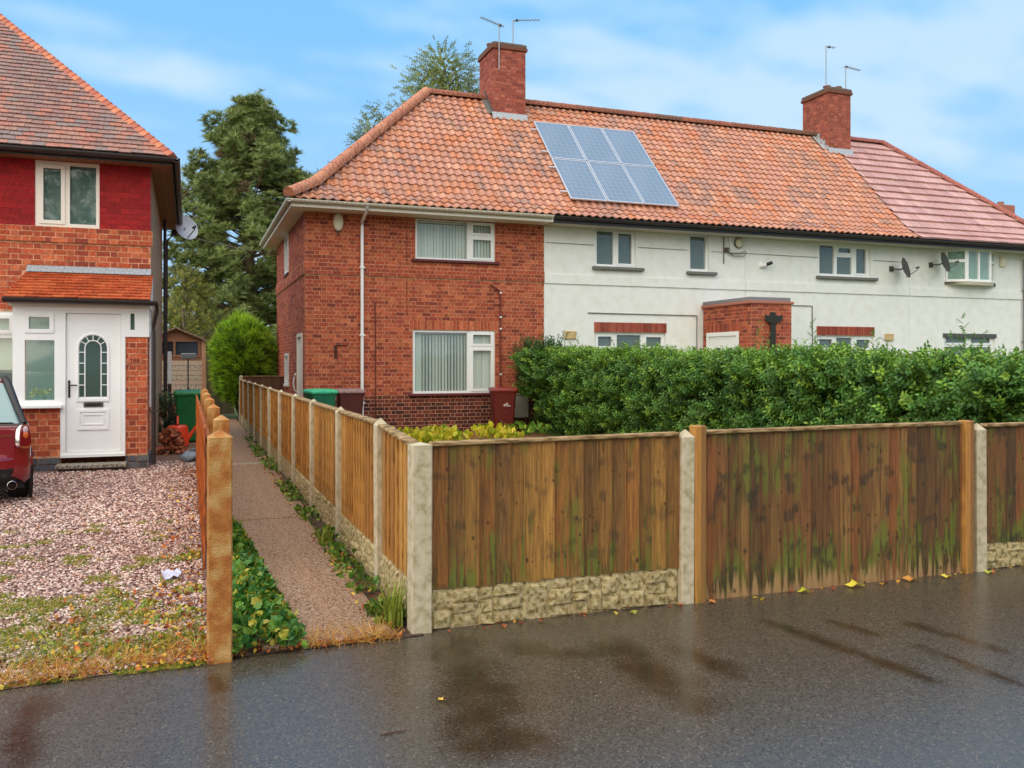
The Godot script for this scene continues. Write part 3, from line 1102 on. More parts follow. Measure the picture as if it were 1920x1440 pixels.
# ---------- the neighbour's house
func neighbour() -> void:
	var h := thing("brick_house", "brick house with crimson painted upper wall, white porch and dark tiled roof", "house")
	var Mw := 15.5
	var F := wall_front(Mw)
	var mortar := M("mortar_pale", S(224, 162, 124), 0.95, {"tex": noise_tex(9, 0.02, [[0.2, 0.75], [0.6, 0.95], [0.85, 1.0]], 5), "per": 1.3})
	var upvc := M("upvc_bright", S(240, 240, 238), 0.3)
	var black := M("black_gutter", S(46, 38, 36), 0.45)
	var pal := [S(198, 94, 56), S(186, 84, 48), S(208, 110, 68), S(174, 76, 48), S(192, 98, 64), S(160, 70, 48)]
	var crim := [S(164, 26, 28), S(170, 30, 30), S(156, 22, 26)]
	var up := [-2.27, 3.76, -1.35, 4.81]
	var lo := [-4.7, 1.2, -2.5, 2.42]
	var sil := [-2.3, 3.72, -1.32, 3.76]
	var g := Geo.new()
	slab(g, F, -7.7, 0.0, -0.59, 3.77, [[-4.7, 1.2, -2.5, 2.42], up], -0.25, 0.0)
	g.bar(-7.7, 3.53, -Mw + 0.004, -0.56, 3.77, -Mw + 0.03)
	var wl := put(g, "wall", mortar, h)
	g = Geo.new()
	slab(g, F, -7.7, 3.77, -0.59, 4.9, [up], -0.25, 0.0)
	var wu := put(g, "wall", M("crimson_joint", S(150, 24, 26), 0.7), h)
	bricks(wl, F, -7.7, 0.0, -0.59, 3.5, [lo, [-2.43, 0.0, -0.6, 3.05]], pal, 90)
	bricks(wl, F, -7.7, 3.52, -0.56, 3.77, [], pal, 36, {"z": 0.03})
	bricks(wu, F, -7.7, 3.77, -0.59, 4.9, [up], crim, 60, {"proud": 0.005, "joint": 0.008})
	var side := Geo.new()
	slab(side, wall_right(-0.59), Mw + 0.252, 0.0, 22.3, 4.9, [], -0.25, -0.002)
	put(side, "side_wall", M("pebbledash", S(202, 168, 132), 0.95, {"tex": noise_tex(15, 0.09, [[0.2, 0.68], [0.5, 0.9], [0.8, 1.0]], 3), "per": 1.0, "bump": bump_tex(16, 0.12, 6.0)}), h)
	shell(h, -7.7, -0.59, Mw, 22.3, 4.9, M("inner_brick", S(150, 110, 90), 0.95), false, true)
	window(h, F, up[0], up[1], up[2], up[3], [[-2.2, 3.83, -1.86, 4.74, true], [-1.78, 3.83, -1.4, 4.76]], -0.01, M("upvc_cream", S(238, 228, 214), 0.35), glass_mat("window_glass_dark", Color(0.5, 0.66, 0.62), 0.2))
	window(h, F, lo[0], lo[1], lo[2], lo[3], [[-3.6, 1.28, -2.58, 2.0], [-3.6, 2.08, -2.58, 2.35, true], [-4.62, 1.28, -3.68, 2.35]], -0.01, upvc)
	var bl := Geo.new()
	bl.bar(-3.6, 1.5, -Mw - 0.16, -2.55, 2.4, -Mw - 0.15)
	put(bl, "roller_blind", M("pale_blind", S(206, 218, 196), 0.9), h)
	# eaves and roof
	var ev := Geo.new()
	ev.bar(-8.0, 4.82, -Mw, -0.27, 4.85, -15.13)
	ev.bar(-0.59, 4.82, -22.6, -0.27, 4.85, -Mw - 0.0005)
	put(ev, "soffit", M("brown_soffit", S(150, 112, 78), 0.8, {"tex": noise_tex(13, 0.03, [[0.2, 0.6], [0.5, 0.95], [0.8, 1.0]], 5), "per": 0.9}), h)
	ev = Geo.new()
	ev.bar(-8.0, 4.8, -15.13, -0.25, 4.93, -15.11)
	ev.bar(-0.27, 4.8, -22.6, -0.25, 4.93, -15.1305)
	put(ev, "fascia", black, h)
	gutter(h, P(-8.0, 4.9, 15.05), P(-0.18, 4.9, 15.05), black, Vector3(0, 0, 1))
	gutter(h, P(-0.19, 4.9, 15.0), P(-0.19, 4.88, 22.6), black, Vector3(1, 0, 0))
	downpipe(h, [P(-0.19, 4.85, 22.2), P(-0.3, 4.7, 22.2), P(-0.5, 4.5, 22.2), P(-0.52, 0.1, 22.2)], 0.04, black)
	downpipe(h, [P(-0.5, 4.85, 21.0), P(-0.5, 4.4, 21.0), P(-0.5, 1.6, 21.0), P(-0.5, 0.1, 21.0)], 0.035, black)
	var rf := node("roof", h)
	var prof := [[15.08, 4.93], [19.0, 8.8]]
	roof_face(rf, prof, -8.06, -0.22, 1.0, 1.0, "plain", PAL_DARKROOF, 300)
	var bk := Geo.new()
	bk.quad(P(-0.22, 4.92, 15.08), P(-0.22, 4.92, 22.9), P(-4.14, 8.8, 19.0), P(-4.14, 8.8, 19.0))
	bk.quad(P(-0.22, 4.92, 22.9), P(-8.06, 4.92, 22.9), P(-4.14, 8.8, 19.0), P(-4.14, 8.8, 19.0))
	bk.quad(P(-8.06, 4.92, 22.9), P(-8.06, 4.92, 15.08), P(-4.14, 8.8, 19.0), P(-4.14, 8.8, 19.0))
	put(bk, "back_slope", M("roof_dark_plain", S(130, 86, 76), 0.8), rf)
	# overlapping bonnet tiles down the hip
	var hb := P(-0.2, 4.97, 15.06)
	var ht := P(-4.12, 8.86, 19.0)
	var nb := 52
	for i in nb:
		var bg := Geo.new()
		var p := hb.lerp(ht, float(i) / nb)
		var q := hb.lerp(ht, (i + 1.25) / nb)
		bg.grid([[p + Vector3(-0.13, -0.035, 0.0), p + Vector3(-0.03, 0.03, 0.02), p + Vector3(0.05, -0.06, -0.06)], [q + Vector3(-0.13, -0.055, 0.0), q + Vector3(-0.03, 0.005, 0.02), q + Vector3(0.05, -0.08, -0.06)]])
		bg.fan([p + Vector3(-0.13, -0.035, 0.0), p + Vector3(-0.03, 0.03, 0.02), p + Vector3(0.05, -0.06, -0.06)])
		put(bg, "hip_tile", M("bonnet_%d" % (i % 3), [S(186, 106, 78), S(168, 92, 70), S(200, 120, 84)][i % 3], 0.7), rf)
	_left_porch(h, upvc, black, mortar, pal)
	rebase(h, P(-3.7, 0, 18.9))

func _left_porch(h: Node3D, upvc: Material, black: Material, mortar: Material, pal: Array) -> void:
	var p := node("porch", h)
	var D := 14.6
	var F := wall_front(D)
	var blue := [S(86, 90, 98), S(98, 100, 106), S(76, 80, 88), S(108, 108, 110)]
	var g := Geo.new()
	slab(g, F, -2.43, 0.0, -1.8, 0.95, [], -0.12, 0.0)
	put(g, "core", mortar, p)
	g = Geo.new()
	slab(g, F, -0.91, 0.0, -0.6, 2.01, [], -0.12, 0.0)
	put(g, "core", mortar, p)
	g = Geo.new()
	slab(g, wall_right(-0.6), D + 0.122, 0.0, 15.47, 2.01, [], -0.12, -0.002)
	put(g, "core", mortar, p)
	g = Geo.new()
	slab(g, wall_left(-2.43), -15.47, 0.0, -D - 0.122, 0.95, [], -0.12, -0.002)
	put(g, "core", mortar, p)
	var nq := 24
	bricks(p, F, -2.43, 0.22, -1.8, 0.95, [], pal, nq, {"len": 0.2})
	bricks(p, F, -0.91, 0.22, -0.6, 2.01, [[-0.885, 1.6, -0.672, 1.705]], pal, 40, {"len": 0.2})
	bricks(p, wall_right(-0.6), D, 0.22, 15.47, 2.01, [], pal, 0, {"len": 0.2})
	bricks(p, wall_left(-2.43), -15.47, 0.22, -D, 0.95, [], pal, 0, {"len": 0.2})
	bricks(p, F, -2.45, 0.0, -1.8, 0.2, [], blue, 12, {"z": 0.025, "len": 0.2})
	bricks(p, F, -0.91, 0.0, -0.57, 0.2, [], blue, 8, {"z": 0.025, "len": 0.2})
	bricks(p, wall_right(-0.6), D - 0.03, 0.0, 15.47, 0.2, [], blue, 0, {"z": 0.025, "len": 0.2})
	# number tile let into the pillar
	var nt := Geo.new()
	nt.box(P(-0.778, 1.652, D - 0.008), Vector3(0.2, 0.096, 0.03))
	var np := put(nt, "number_tile", M("number_tile", S(190, 98, 66), 0.7), p)
	var tm := TextMesh.new()
	tm.text = "188"
	tm.font_size = 16
	tm.pixel_size = 0.0052
	tm.depth = 0.004
	put_mesh(tm, "number", M("number_ink", S(92, 38, 22), 0.8), np, Transform3D(Basis.IDENTITY, P(-0.778, 1.652, D - 0.026)))
	# porch window beside the door
	var w := window(p, F, -2.43, 0.955, -1.8, 2.45, [[-2.27, 1.06, -1.88, 1.95], [-2.26, 2.07, -1.9, 2.34, true]], 0.02, upvc, glass_mat("porch_glass", Color(0.55, 0.72, 0.66), 0.18))
	var s := Geo.new()
	s.cbox(P(-2.11, 0.965, D - 0.06), Vector3(0.68, 0.05, 0.14), 0.008)
	put(s, "sill", upvc, w)
	# panel over the pillar with a slim light
	window(p, F, -0.912, 2.012, -0.575, 2.45, [[-0.84, 2.12, -0.78, 2.37]], 0.02, upvc, glass_mat("porch_glass", Color(0.55, 0.72, 0.66), 0.18))
	window(p, wall_right(-0.6), D + 0.055, 2.012, 15.47, 2.45, [[14.75, 2.1, 15.3, 2.38]], 0.02, upvc, glass_mat("porch_glass", Color(0.55, 0.72, 0.66), 0.18))
	var ws := Geo.new()
	ws.bar(-0.62, 0.9, -15.47, -0.575, 2.01, -15.3)
	put(ws, "corner_trim", upvc, p)
	# white arched door
	var d := node("door", p)
	var dg := Geo.new()
	slab(dg, F, -1.8, 0.2, -0.912, 2.45, [[-1.73, 0.27, -0.97, 2.36]], -0.06, 0.02)
	put(dg, "door_frame", upvc, d)
	dg = Geo.new()
	dg.bar(-1.725, 0.272, -D - 0.06, -0.975, 2.355, -D - 0.015)
	put(dg, "door_leaf", upvc, d)
	var cx := -1.36
	var arch := func(r: float, base: float, z: float, steps: int) -> Array:      # outline from lower left over the arch
		var pts := [Vector3(cx - r, base, z)]
		for k in steps + 1:
			var a := PI - PI * k / steps
			pts.append(Vector3(cx + cos(a) * r, 1.84 + sin(a) * r, z))
		pts.append(Vector3(cx + r, base, z))
		return pts
	var zf := -D - 0.013
	var pane := Geo.new()
	pane.fan(arch.call(0.19, 1.1, zf, 14))
	put(pane, "door_pane", M("leaded_pane", S(64, 84, 78), 0.08, {"spec": 0.6}), d)
	for e in [[0.225, 1.065, 0.026], [0.115, 1.1, 0.009]]:
		var rg := Geo.new()
		var o: Array = arch.call(e[0], e[1], zf + 0.012, 14)
		var inn: Array = arch.call(e[0] - e[2], e[1] + (e[2] if e[0] > 0.2 else 0.0), zf + 0.012, 14)
		var ob: Array = arch.call(e[0] + 0.006, e[1] - 0.004, zf - 0.002, 14)
		var ib: Array = arch.call(e[0] - e[2] - 0.004, e[1] + (e[2] if e[0] > 0.2 else 0.0), zf + 0.001, 14)
		rg.grid([ob, o, inn, ib])
		put(rg, "arch_bead", upvc, d)
	var bars := []
	for k in 5:
		var yy := 1.13 + 0.165 * (k + 0.9)
		if yy < 1.86:
			for sgn in [-1.0, 1.0]:
				bars.append([Vector3(cx + sgn * 0.155, yy, zf + 0.006), Vector3(0.08, 0.012, 0.01), 0.0])
	for k in 5:
		var a := PI * (k + 1) / 6.0
		bars.append([Vector3(cx, 1.84, zf + 0.006) + Vector3(cos(a), sin(a), 0) * 0.153, Vector3(0.085, 0.011, 0.01), a])
	bars.append([Vector3(cx, 1.05, zf + 0.006), Vector3(0.45, 0.04, 0.016), 0.0])
	for q in bars:
		var lead := Geo.new()
		lead.box(q[0], q[1], Basis(Vector3.BACK, q[2]))
		put(lead, "glazing_bar", upvc, d)
	var lb := Geo.new()
	lb.cbox(Vector3(-1.355, 0.98, zf + 0.004), Vector3(0.27, 0.075, 0.02), 0.006)
	put(lb, "letter_plate", M("gunmetal", S(112, 108, 106), 0.3, {"metal": 0.8}), d)
	lb = Geo.new()
	lb.cbox(Vector3(-1.355, 0.98, zf + 0.014), Vector3(0.2, 0.04, 0.012), 0.004)
	put(lb, "letter_flap", M("dark_metal", S(60, 56, 54), 0.35, {"metal": 0.6}), d)
	lb = Geo.new()
	slab(lb, F, -1.58, 0.6, -1.14, 0.91, [[-1.54, 0.64, -1.18, 0.87]], -0.02, 0.0)
	slab(lb, F, -1.51, 0.67, -1.21, 0.84, [[-1.49, 0.69, -1.23, 0.82]], -0.02, -0.004)
	put(lb, "panel_moulding", upvc, d)
	lb = Geo.new()
	lb.cbox(Vector3(-1.685, 1.22, zf + 0.006), Vector3(0.03, 0.26, 0.015), 0.005)
	lb.tube([Vector3(-1.685, 1.28, zf + 0.01), Vector3(-1.685, 1.28, zf + 0.06), Vector3(-1.57, 1.275, zf + 0.06)], 0.011, 8)
	put(lb, "handle", M("dark_metal", S(60, 56, 54), 0.35), d)
	lb = Geo.new()
	lb.bar(-1.8, 0.195, -D - 0.05, -0.912, 0.235, -D + 0.06)
	put(lb, "threshold", upvc, d)
	var st := Geo.new()
	st.cbox(P(-1.36, 0.08, 14.43), Vector3(0.96, 0.06, 0.3), 0.01)
	put(st, "step", M("step_stone", S(168, 158, 142), 0.85, {"tex": noise_tex(17, 0.03, [[0.2, 0.5], [0.5, 0.85], [0.8, 1.0]], 5), "per": 0.8}), p)
	st = Geo.new()
	st.bar(-1.78, 0.0, -14.6, -0.94, 0.05, -14.33)
	put(st, "step", M("step_dark", S(84, 74, 64), 0.9), p)
	# fascia, gutter, lean-to roof
	var ff := Geo.new()
	ff.bar(-2.47, 2.452, -15.47, -0.55, 2.52, -14.5)
	put(ff, "fascia", M("porch_fascia", S(222, 216, 204), 0.5), p)
	gutter(p, P(-2.52, 2.56, 14.36), P(-0.44, 2.55, 14.36), black, Vector3(0, 0, 1))
	downpipe(p, [P(-0.46, 2.5, 14.4), P(-0.46, 2.42, 14.42), P(-0.51, 2.2, 14.52), P(-0.51, 2.1, 14.55), P(-0.51, 0.05, 14.55)], 0.032, black)
	var op := [S(198, 92, 48), S(188, 84, 42), S(206, 104, 58)]
	roof_face(p, [[14.38, 2.56], [15.48, 3.06]], -2.52, -0.55, 0.14, 0.0, "plain", op, 80)
	var ed := Geo.new()
	ed.quad(P(-2.52, 2.5, 14.38), P(-2.52, 2.56, 14.38), P(-2.37, 3.06, 15.48), P(-2.37, 2.5, 15.48))
	ed.quad(P(-0.55, 2.5, 14.38), P(-0.55, 2.5, 15.48), P(-0.55, 3.08, 15.48), P(-0.55, 2.58, 14.38))
	put(ed, "verge", upvc, p)
	var fl := Geo.new()
	fl.quad(P(-2.38, 3.04, 15.36), P(-0.58, 3.04, 15.36), P(-0.58, 3.15, 15.488), P(-2.38, 3.15, 15.488))
	put(fl, "lead_flashing", M("lead", S(176, 182, 186), 0.5), p)
	# things inside the porch: a back wall hung with a pale coat rail, a pot plant
	var iw := Geo.new()
	iw.bar(-2.38, 0.1, -15.46, -0.66, 2.4, -15.44)
	put(iw, "inner_wall", M("porch_inner", S(120, 140, 132), 0.9), p)
	var fw := thing("pot_plant", "yellow flowered pot plant behind the porch window pane", "plant")
	var pg := Geo.new()
	pg.lathe([[0.0, 0.0], [0.06, 0.0], [0.08, 0.12], [0.075, 0.12], [0.06, 0.1]], 12, P(-2.1, 0.99, 14.78))
	put(pg, "pot", M("pot_teal", S(110, 150, 150), 0.5), fw)
	pg = Geo.new()
	for k in 60:
		var o := P(-2.1 + rnd(-0.11, 0.11), 1.12 + rnd(0.0, 0.09), 14.78 + rnd(-0.05, 0.05))
		var b := Basis.from_euler(Vector3(rnd(-1, 1), rnd(0, 6), rnd(-1, 1)))
		pg.quad(o, o + b.x * 0.035, o + b.x * 0.035 + b.z * 0.035, o + b.z * 0.035)
	put(pg, "foliage", M("yellow_flower", S(206, 208, 40), 0.8), fw)
	rebase(fw, P(-2.1, 0.99, 14.78))
	var sh := Geo.new()
	sh.bar(-2.36, 0.955, -14.9, -1.86, 0.985, -14.64)
	put(sh, "inner_sill", upvc, p)

# ---------- parked car seen from behind
func car() -> void:
	var t := thing("parked_car", "dark red hatchback parked on the gravel drive, tail to the street", "car")
	var paint := M("car_paint", S(134, 22, 34), 0.28, {"coat": 1.0, "metal": 0.15})
	var black := M("car_plastic", S(30, 30, 32), 0.5)
	var glass := M("car_glass", S(52, 64, 70), 0.04, {"spec": 0.8})
	var chrome := M("chrome", S(210, 205, 205), 0.12, {"metal": 1.0})
	# local: x across, y up, z towards the street (rear at z = 0, nose at z = -3.7)
	# stations along the body: z, half width at sill, half width at waist, waist height, bottom height
	var stn := [[0.0, 0.62, 0.66, 0.86, 0.36], [-0.03, 0.73, 0.74, 0.9, 0.3], [-0.12, 0.8, 0.79, 0.93, 0.24], [-0.35, 0.835, 0.81, 0.95, 0.2], [-0.8, 0.842, 0.815, 0.95, 0.18], [-1.6, 0.842, 0.815, 0.94, 0.18], [-2.4, 0.842, 0.81, 0.92, 0.18], [-2.9, 0.83, 0.79, 0.9, 0.18], [-3.3, 0.79, 0.74, 0.84, 0.2], [-3.58, 0.68, 0.64, 0.74, 0.24], [-3.7, 0.5, 0.5, 0.64, 0.32]]
	var rows := []
	for s in stn:
		var row := []
		var pr := [[s[1] - 0.06, s[4]], [s[1] - 0.01, s[4] + 0.06], [s[1], s[4] + 0.2], [s[1], lerpf(s[4], s[3], 0.55)], [s[2] + 0.012, lerpf(s[4], s[3], 0.8)], [s[2], s[3] - 0.05], [s[2] - 0.03, s[3] - 0.012], [s[2] - 0.09, s[3]], [0.0, s[3] + 0.02]]
		for q in pr:
			row.append(Vector3(q[0], q[1], s[0]))
		for k in range(pr.size() - 2, -1, -1):
			row.append(Vector3(-pr[k][0], pr[k][1], s[0]))
		rows.append(row)
	var g := Geo.new()
	g.grid(rows)
	g.fan(rows[0])
	g.fan(rows[-1])
	put(g, "body", paint, t)
	g = Geo.new()
	g.box(Vector3(0, 0.21, -1.85), Vector3(1.5, 0.08, 3.3))
	put(g, "underbody", black, t)
	# greenhouse
	var gh := [[-0.06, 0.7, 0.9, 0.0], [-0.22, 0.66, 1.12, 0.0], [-0.42, 0.6, 1.35, 0.0], [-0.6, 0.585, 1.4, 0.0], [-1.3, 0.585, 1.42, 0.0], [-1.95, 0.58, 1.39, 0.0], [-2.2, 0.6, 1.3, 0.0], [-2.65, 0.68, 0.92, 0.0]]
	var lower := []
	var upper := []
	for s in gh:
		upper.append([Vector3(s[1], s[2], s[0]), Vector3(s[1] - 0.09, s[2] + 0.035, s[0]), Vector3(0, s[2] + 0.05, s[0]), Vector3(-s[1] + 0.09, s[2] + 0.035, s[0]), Vector3(-s[1], s[2], s[0])])
	g = Geo.new()
	for sg in [-1.0, 1.0]:
		var top := []
		var bot := []
		for s in gh:
			top.append(Vector3(sg * s[1], s[2], s[0]))
			bot.append(Vector3(sg * 0.775, 0.92, s[0] * 0.985 - 0.02))
		g.grid([bot, top])
	put(g, "side_window", glass, t)
	g = Geo.new()
	g.grid(upper.slice(2, 6))
	put(g, "roof", paint, t)
	g = Geo.new()
	g.grid(upper.slice(0, 3))
	put(g, "rear_window", M("car_rear_glass", S(120, 150, 150), 0.05, {"spec": 0.8}), t)
	g = Geo.new()
	g.grid(upper.slice(5, 8))
	put(g, "windscreen", glass, t)
	for sg in [-1.0, 1.0]:
		g = Geo.new()
		g.tube([Vector3(sg * 0.73, 0.92, -0.05), Vector3(sg * 0.665, 1.13, -0.21), Vector3(sg * 0.6, 1.37, -0.41), Vector3(sg * 0.585, 1.42, -0.6)], [0.035, 0.04, 0.045, 0.04], 8)
		put(g, "pillar", black, t)
	# rear bumper
	g = Geo.new()
	var bw := []
	for e in [[0.58, 0.02, 0.78], [0.56, 0.075, 0.8], [0.5, 0.085, 0.812], [0.42, 0.08, 0.81]]:
		bw.append(_bump(e[2], e[1], e[0]))
	g.grid(bw)
	put(g, "bumper", paint, t)
	g = Geo.new()
	bw = []
	for e in [[0.42, 0.08, 0.811], [0.36, 0.07, 0.806], [0.27, 0.02, 0.79], [0.22, -0.06, 0.74]]:
		bw.append(_bump(e[2], e[1], e[0]))
	g.grid(bw)
	put(g, "lower_bumper", black, t)
	for sg in [-1.0, 1.0]:
		# tail lamp: chrome rim, red lens, amber upper part
		var lamp := node("tail_light", t)
		var pos := Vector3(sg * 0.735, 0.775, 0.012)
		var bas := Basis(Vector3.UP, sg * 0.75) * Basis(Vector3.RIGHT, -0.06)
		for e in [[1.0, 0.0, "rim", chrome], [0.84, 0.012, "lens", M("lens_red", S(120, 16, 26), 0.12)]]:
			var lg := Geo.new()
			var ring := []
			var ring2 := []
			for k in 20:
				var a := TAU * k / 20
				var yy := sin(a)
				var wx := 0.085 - 0.022 * yy
				var q := Vector3(signf(cos(a)) * pow(absf(cos(a)), 0.6) * wx * e[0], signf(yy) * pow(absf(yy), 0.7) * 0.135 * e[0], e[1])
				ring.append(pos + bas * q)
				ring2.append(pos + bas * (q - Vector3(0, 0, 0.05)))
			lg.fan(ring)
			lg.grid([ring2, ring], true)
			put(lg, e[2], e[3], lamp)
		for e in [[0.02, "lens_amber", S(230, 110, 50)], [0.075, "lens_clear", S(214, 190, 190)]]:
			var lg := Geo.new()
			lg.lathe([[0.0, 0.012], [0.03, 0.01], [0.042, 0.0]], 14, pos + bas * Vector3(0, e[0], 0.013), bas * Basis(Vector3.RIGHT, PI / 2))
			put(lg, e[1], M(e[1], e[2], 0.15), lamp)
		# wheels
		for wz in [-0.62, -3.05]:
			var wh := node("wheel", t)
			var wb := Basis(Vector3.BACK, PI / 2)
			var wg := Geo.new()
			wg.lathe([[0.2, 0.1], [0.28, 0.1], [0.305, 0.075], [0.312, 0.0], [0.305, -0.075], [0.28, -0.1], [0.2, -0.1]], 28, Vector3(sg * 0.73, 0.312, wz), wb)
			put(wg, "tyre", M("tyre", S(26, 26, 27), 0.8, {"bump": bump_tex(18, 0.1, 4.0), "per": 0.3}), wh)
			wg = Geo.new()
			wg.lathe([[0.0, 0.06], [0.12, 0.07], [0.2, 0.09], [0.205, -0.09], [0.12, -0.07], [0.0, -0.06]], 20, Vector3(sg * 0.735, 0.312, wz), wb)
			put(wg, "rim", M("alloy", S(170, 172, 176), 0.3, {"metal": 0.9}), wh)
			g = Geo.new()
			g.lathe([[0.315, 0.0], [0.36, 0.005], [0.365, -0.03]], 28, Vector3(sg * 0.842, 0.312, wz), Basis(Vector3.BACK, -sg * PI / 2))
			put(g, "wheel_arch", black, t)
	g = Geo.new()
	g.lathe([[0.045, 0.0], [0.05, 0.0], [0.05, -0.12], [0.042, -0.12], [0.042, -0.005]], 16, Vector3(0.6, 0.24, 0.1), Basis(Vector3.RIGHT, PI / 2))
	put(g, "exhaust", chrome, t)
	g = Geo.new()
	g.bar(-0.7, 0.9, -0.015, 0.72, 0.925, 0.004)
	put(g, "waist_trim", chrome, t)
	g = Geo.new()
	g.cbox(Vector3(0, 0.7, 0.008), Vector3(0.52, 0.11, 0.02), 0.006)
	put(g, "number_plate", M("plate_yellow", S(226, 190, 40), 0.4), t)
	var tm := TextMesh.new()
	tm.text = "COOPER"
	tm.font_size = 16
	tm.pixel_size = 0.0023
	tm.depth = 0.006
	put_mesh(tm, "lettering", chrome, t, Transform3D(Basis(Vector3.UP, 0.12), Vector3(0.53, 0.79, 0.012)))
	t.rotation.y = 0.25
	t.position = P(-2.46, 0.0, 11.05)

func _bump(hw: float, z: float, y: float) -> Array:
	var r := []
	for k in 13:
		var f := -1.0 + k / 6.0
		var x := f * hw
		var back := pow(absf(f), 6.0) * 0.34
		r.append(Vector3(x + (0.03 * signf(f) if absf(f) > 0.98 else 0.0), y, z - back))
	return r

# ---------- wheeled bin at the origin, front towards +z
func bin(label: String, body_c: Color, lid_c: Color, mark: bool) -> Node3D:
	var t := thing("wheelie_bin", label, "wheelie bin", "wheeled refuse bins")
	var bm := M("bin_%d_%d" % [int(body_c.r * 999), int(body_c.g * 999)], body_c, 0.42, {"tex": noise_tex(19, 0.02, [[0.2, 0.75], [0.6, 1.0]], 4), "per": 0.7})
	var lm := M("bin_%d_%d" % [int(lid_c.r * 999), int(lid_c.g * 999)], lid_c, 0.4, {"tex": noise_tex(19, 0.02, [[0.2, 0.75], [0.6, 1.0]], 4), "per": 0.7})
	var rows := []
	for e in [[0.03, 0.2, 0.23], [0.08, 0.21, 0.245], [0.5, 0.235, 0.285], [0.9, 0.262, 0.325], [0.93, 0.285, 0.345], [0.97, 0.288, 0.35]]:
		rows.append(_round_rect(e[1], e[2], 0.05, e[0]))
	var g := Geo.new()
	g.grid(rows, true)
	g.fan(rows[0])
	g.fan(rows[-1])
	put(g, "body", bm, t)
	rows = []
	for e in [[0.965, 0.298, 0.362], [1.005, 0.3, 0.366], [1.03, 0.285, 0.35], [1.055, 0.2, 0.25], [1.06, 0.05, 0.06]]:
		rows.append(_round_rect(e[1], e[2], 0.05, e[0]))
	g = Geo.new()
	g.grid(rows, true)
	g.fan(rows[-1])
	g.fan(rows[0])
	put(g, "lid", lm, t)
	g = Geo.new()
	g.tube([Vector3(-0.22, 0.98, -0.34), Vector3(-0.22, 1.0, -0.43), Vector3(0.22, 1.0, -0.43), Vector3(0.22, 0.98, -0.34)], 0.016, 8)
	put(g, "handle", bm, t)
	for s in [-1.0, 1.0]:
		g = Geo.new()
		g.lathe([[0.0, 0.025], [0.09, 0.025], [0.1, 0.012], [0.1, -0.012], [0.09, -0.025], [0.0, -0.025]], 18, Vector3(s * 0.25, 0.1, -0.27), Basis(Vector3.BACK, PI / 2))
		put(g, "wheel", M("bin_wheel", S(30, 30, 32), 0.7), t)
	if mark:
		g = Geo.new()
		for e in [[-0.03, 0.665, 0.1], [0.0, 0.635, 0.16], [-0.005, 0.69, 0.05]]:
			g.box(Vector3(0.05 + e[0], e[1], 0.315 - (0.7 - e[1]) * 0.09), Vector3(e[2], 0.018, 0.006), Basis(Vector3.RIGHT, -0.1))
		put(g, "print", M("white_print", S(206, 186, 182), 0.7), t)
	return t

func _round_rect(hx: float, hz: float, r: float, y: float) -> Array:
	var ring := []
	for q in [[1, 1, 0], [-1, 1, 1], [-1, -1, 2], [1, -1, 3]]:
		for k in 4:
			var a: float = PI * 0.5 * (q[2] + k / 3.0)
			ring.append(Vector3(q[0] * (hx - r) + cos(a) * r, y, q[1] * (hz - r) + sin(a) * r))
	return ring

# ---------- computed pictures of surfaces
func sky_picture() -> ImageTexture:
	var W := 1024
	var H := 512
	var im := Image.create(W, H, false, Image.FORMAT_RGB8)
	var f := FastNoiseLite.new()
	f.seed = 77
	f.frequency = 1.0
	f.fractal_octaves = 5
	f.fractal_gain = 0.55
	var f2 := FastNoiseLite.new()
	f2.seed = 5
	f2.frequency = 0.6
	f2.fractal_octaves = 3
	var c_h := Color(0.80, 0.905, 0.985)
	var c_m := Color(0.485, 0.76, 1.0)
	var c_z := Color(0.46, 0.72, 0.98)
	for y in H / 2:
		var e := PI * (0.5 - (y + 0.5) / H)
		var t := clampf(rad_to_deg(e) / 25.0, 0.0, 1.0)
		var base := c_h.lerp(c_m, pow(t, 0.75))
		base = base.lerp(c_z, clampf((rad_to_deg(e) - 25.0) / 60.0, 0.0, 1.0))
		for x in W:
			var a := TAU * x / W
			var dir := Vector3(cos(a) * cos(e), sin(e), sin(a) * cos(e))
			var k := 1.0 / (dir.y + 0.22)
			var q := Vector3(dir.x * k * 1.1, 0.0, dir.z * k * 1.1)
			var n := f.get_noise_3d(q.x * 1.6, q.z * 0.9, 3.0) * 0.6 + f.get_noise_3d(q.x * 4.6, q.z * 2.2, 9.0) * 0.34
			var cover := f2.get_noise_2d(q.x, q.z) * 0.5 + 0.08
			var al := clampf((n * 1.5 + cover * 0.8 + 0.02) * 1.1, 0.0, 0.55)
			im.set_pixel(x, y, base.lerp(Color(0.93, 0.965, 0.99), al))
	for y in range(H / 2, H):
		for x in W:
			im.set_pixel(x, y, Color(0.45, 0.44, 0.42))
	return ImageTexture.create_from_image(im)

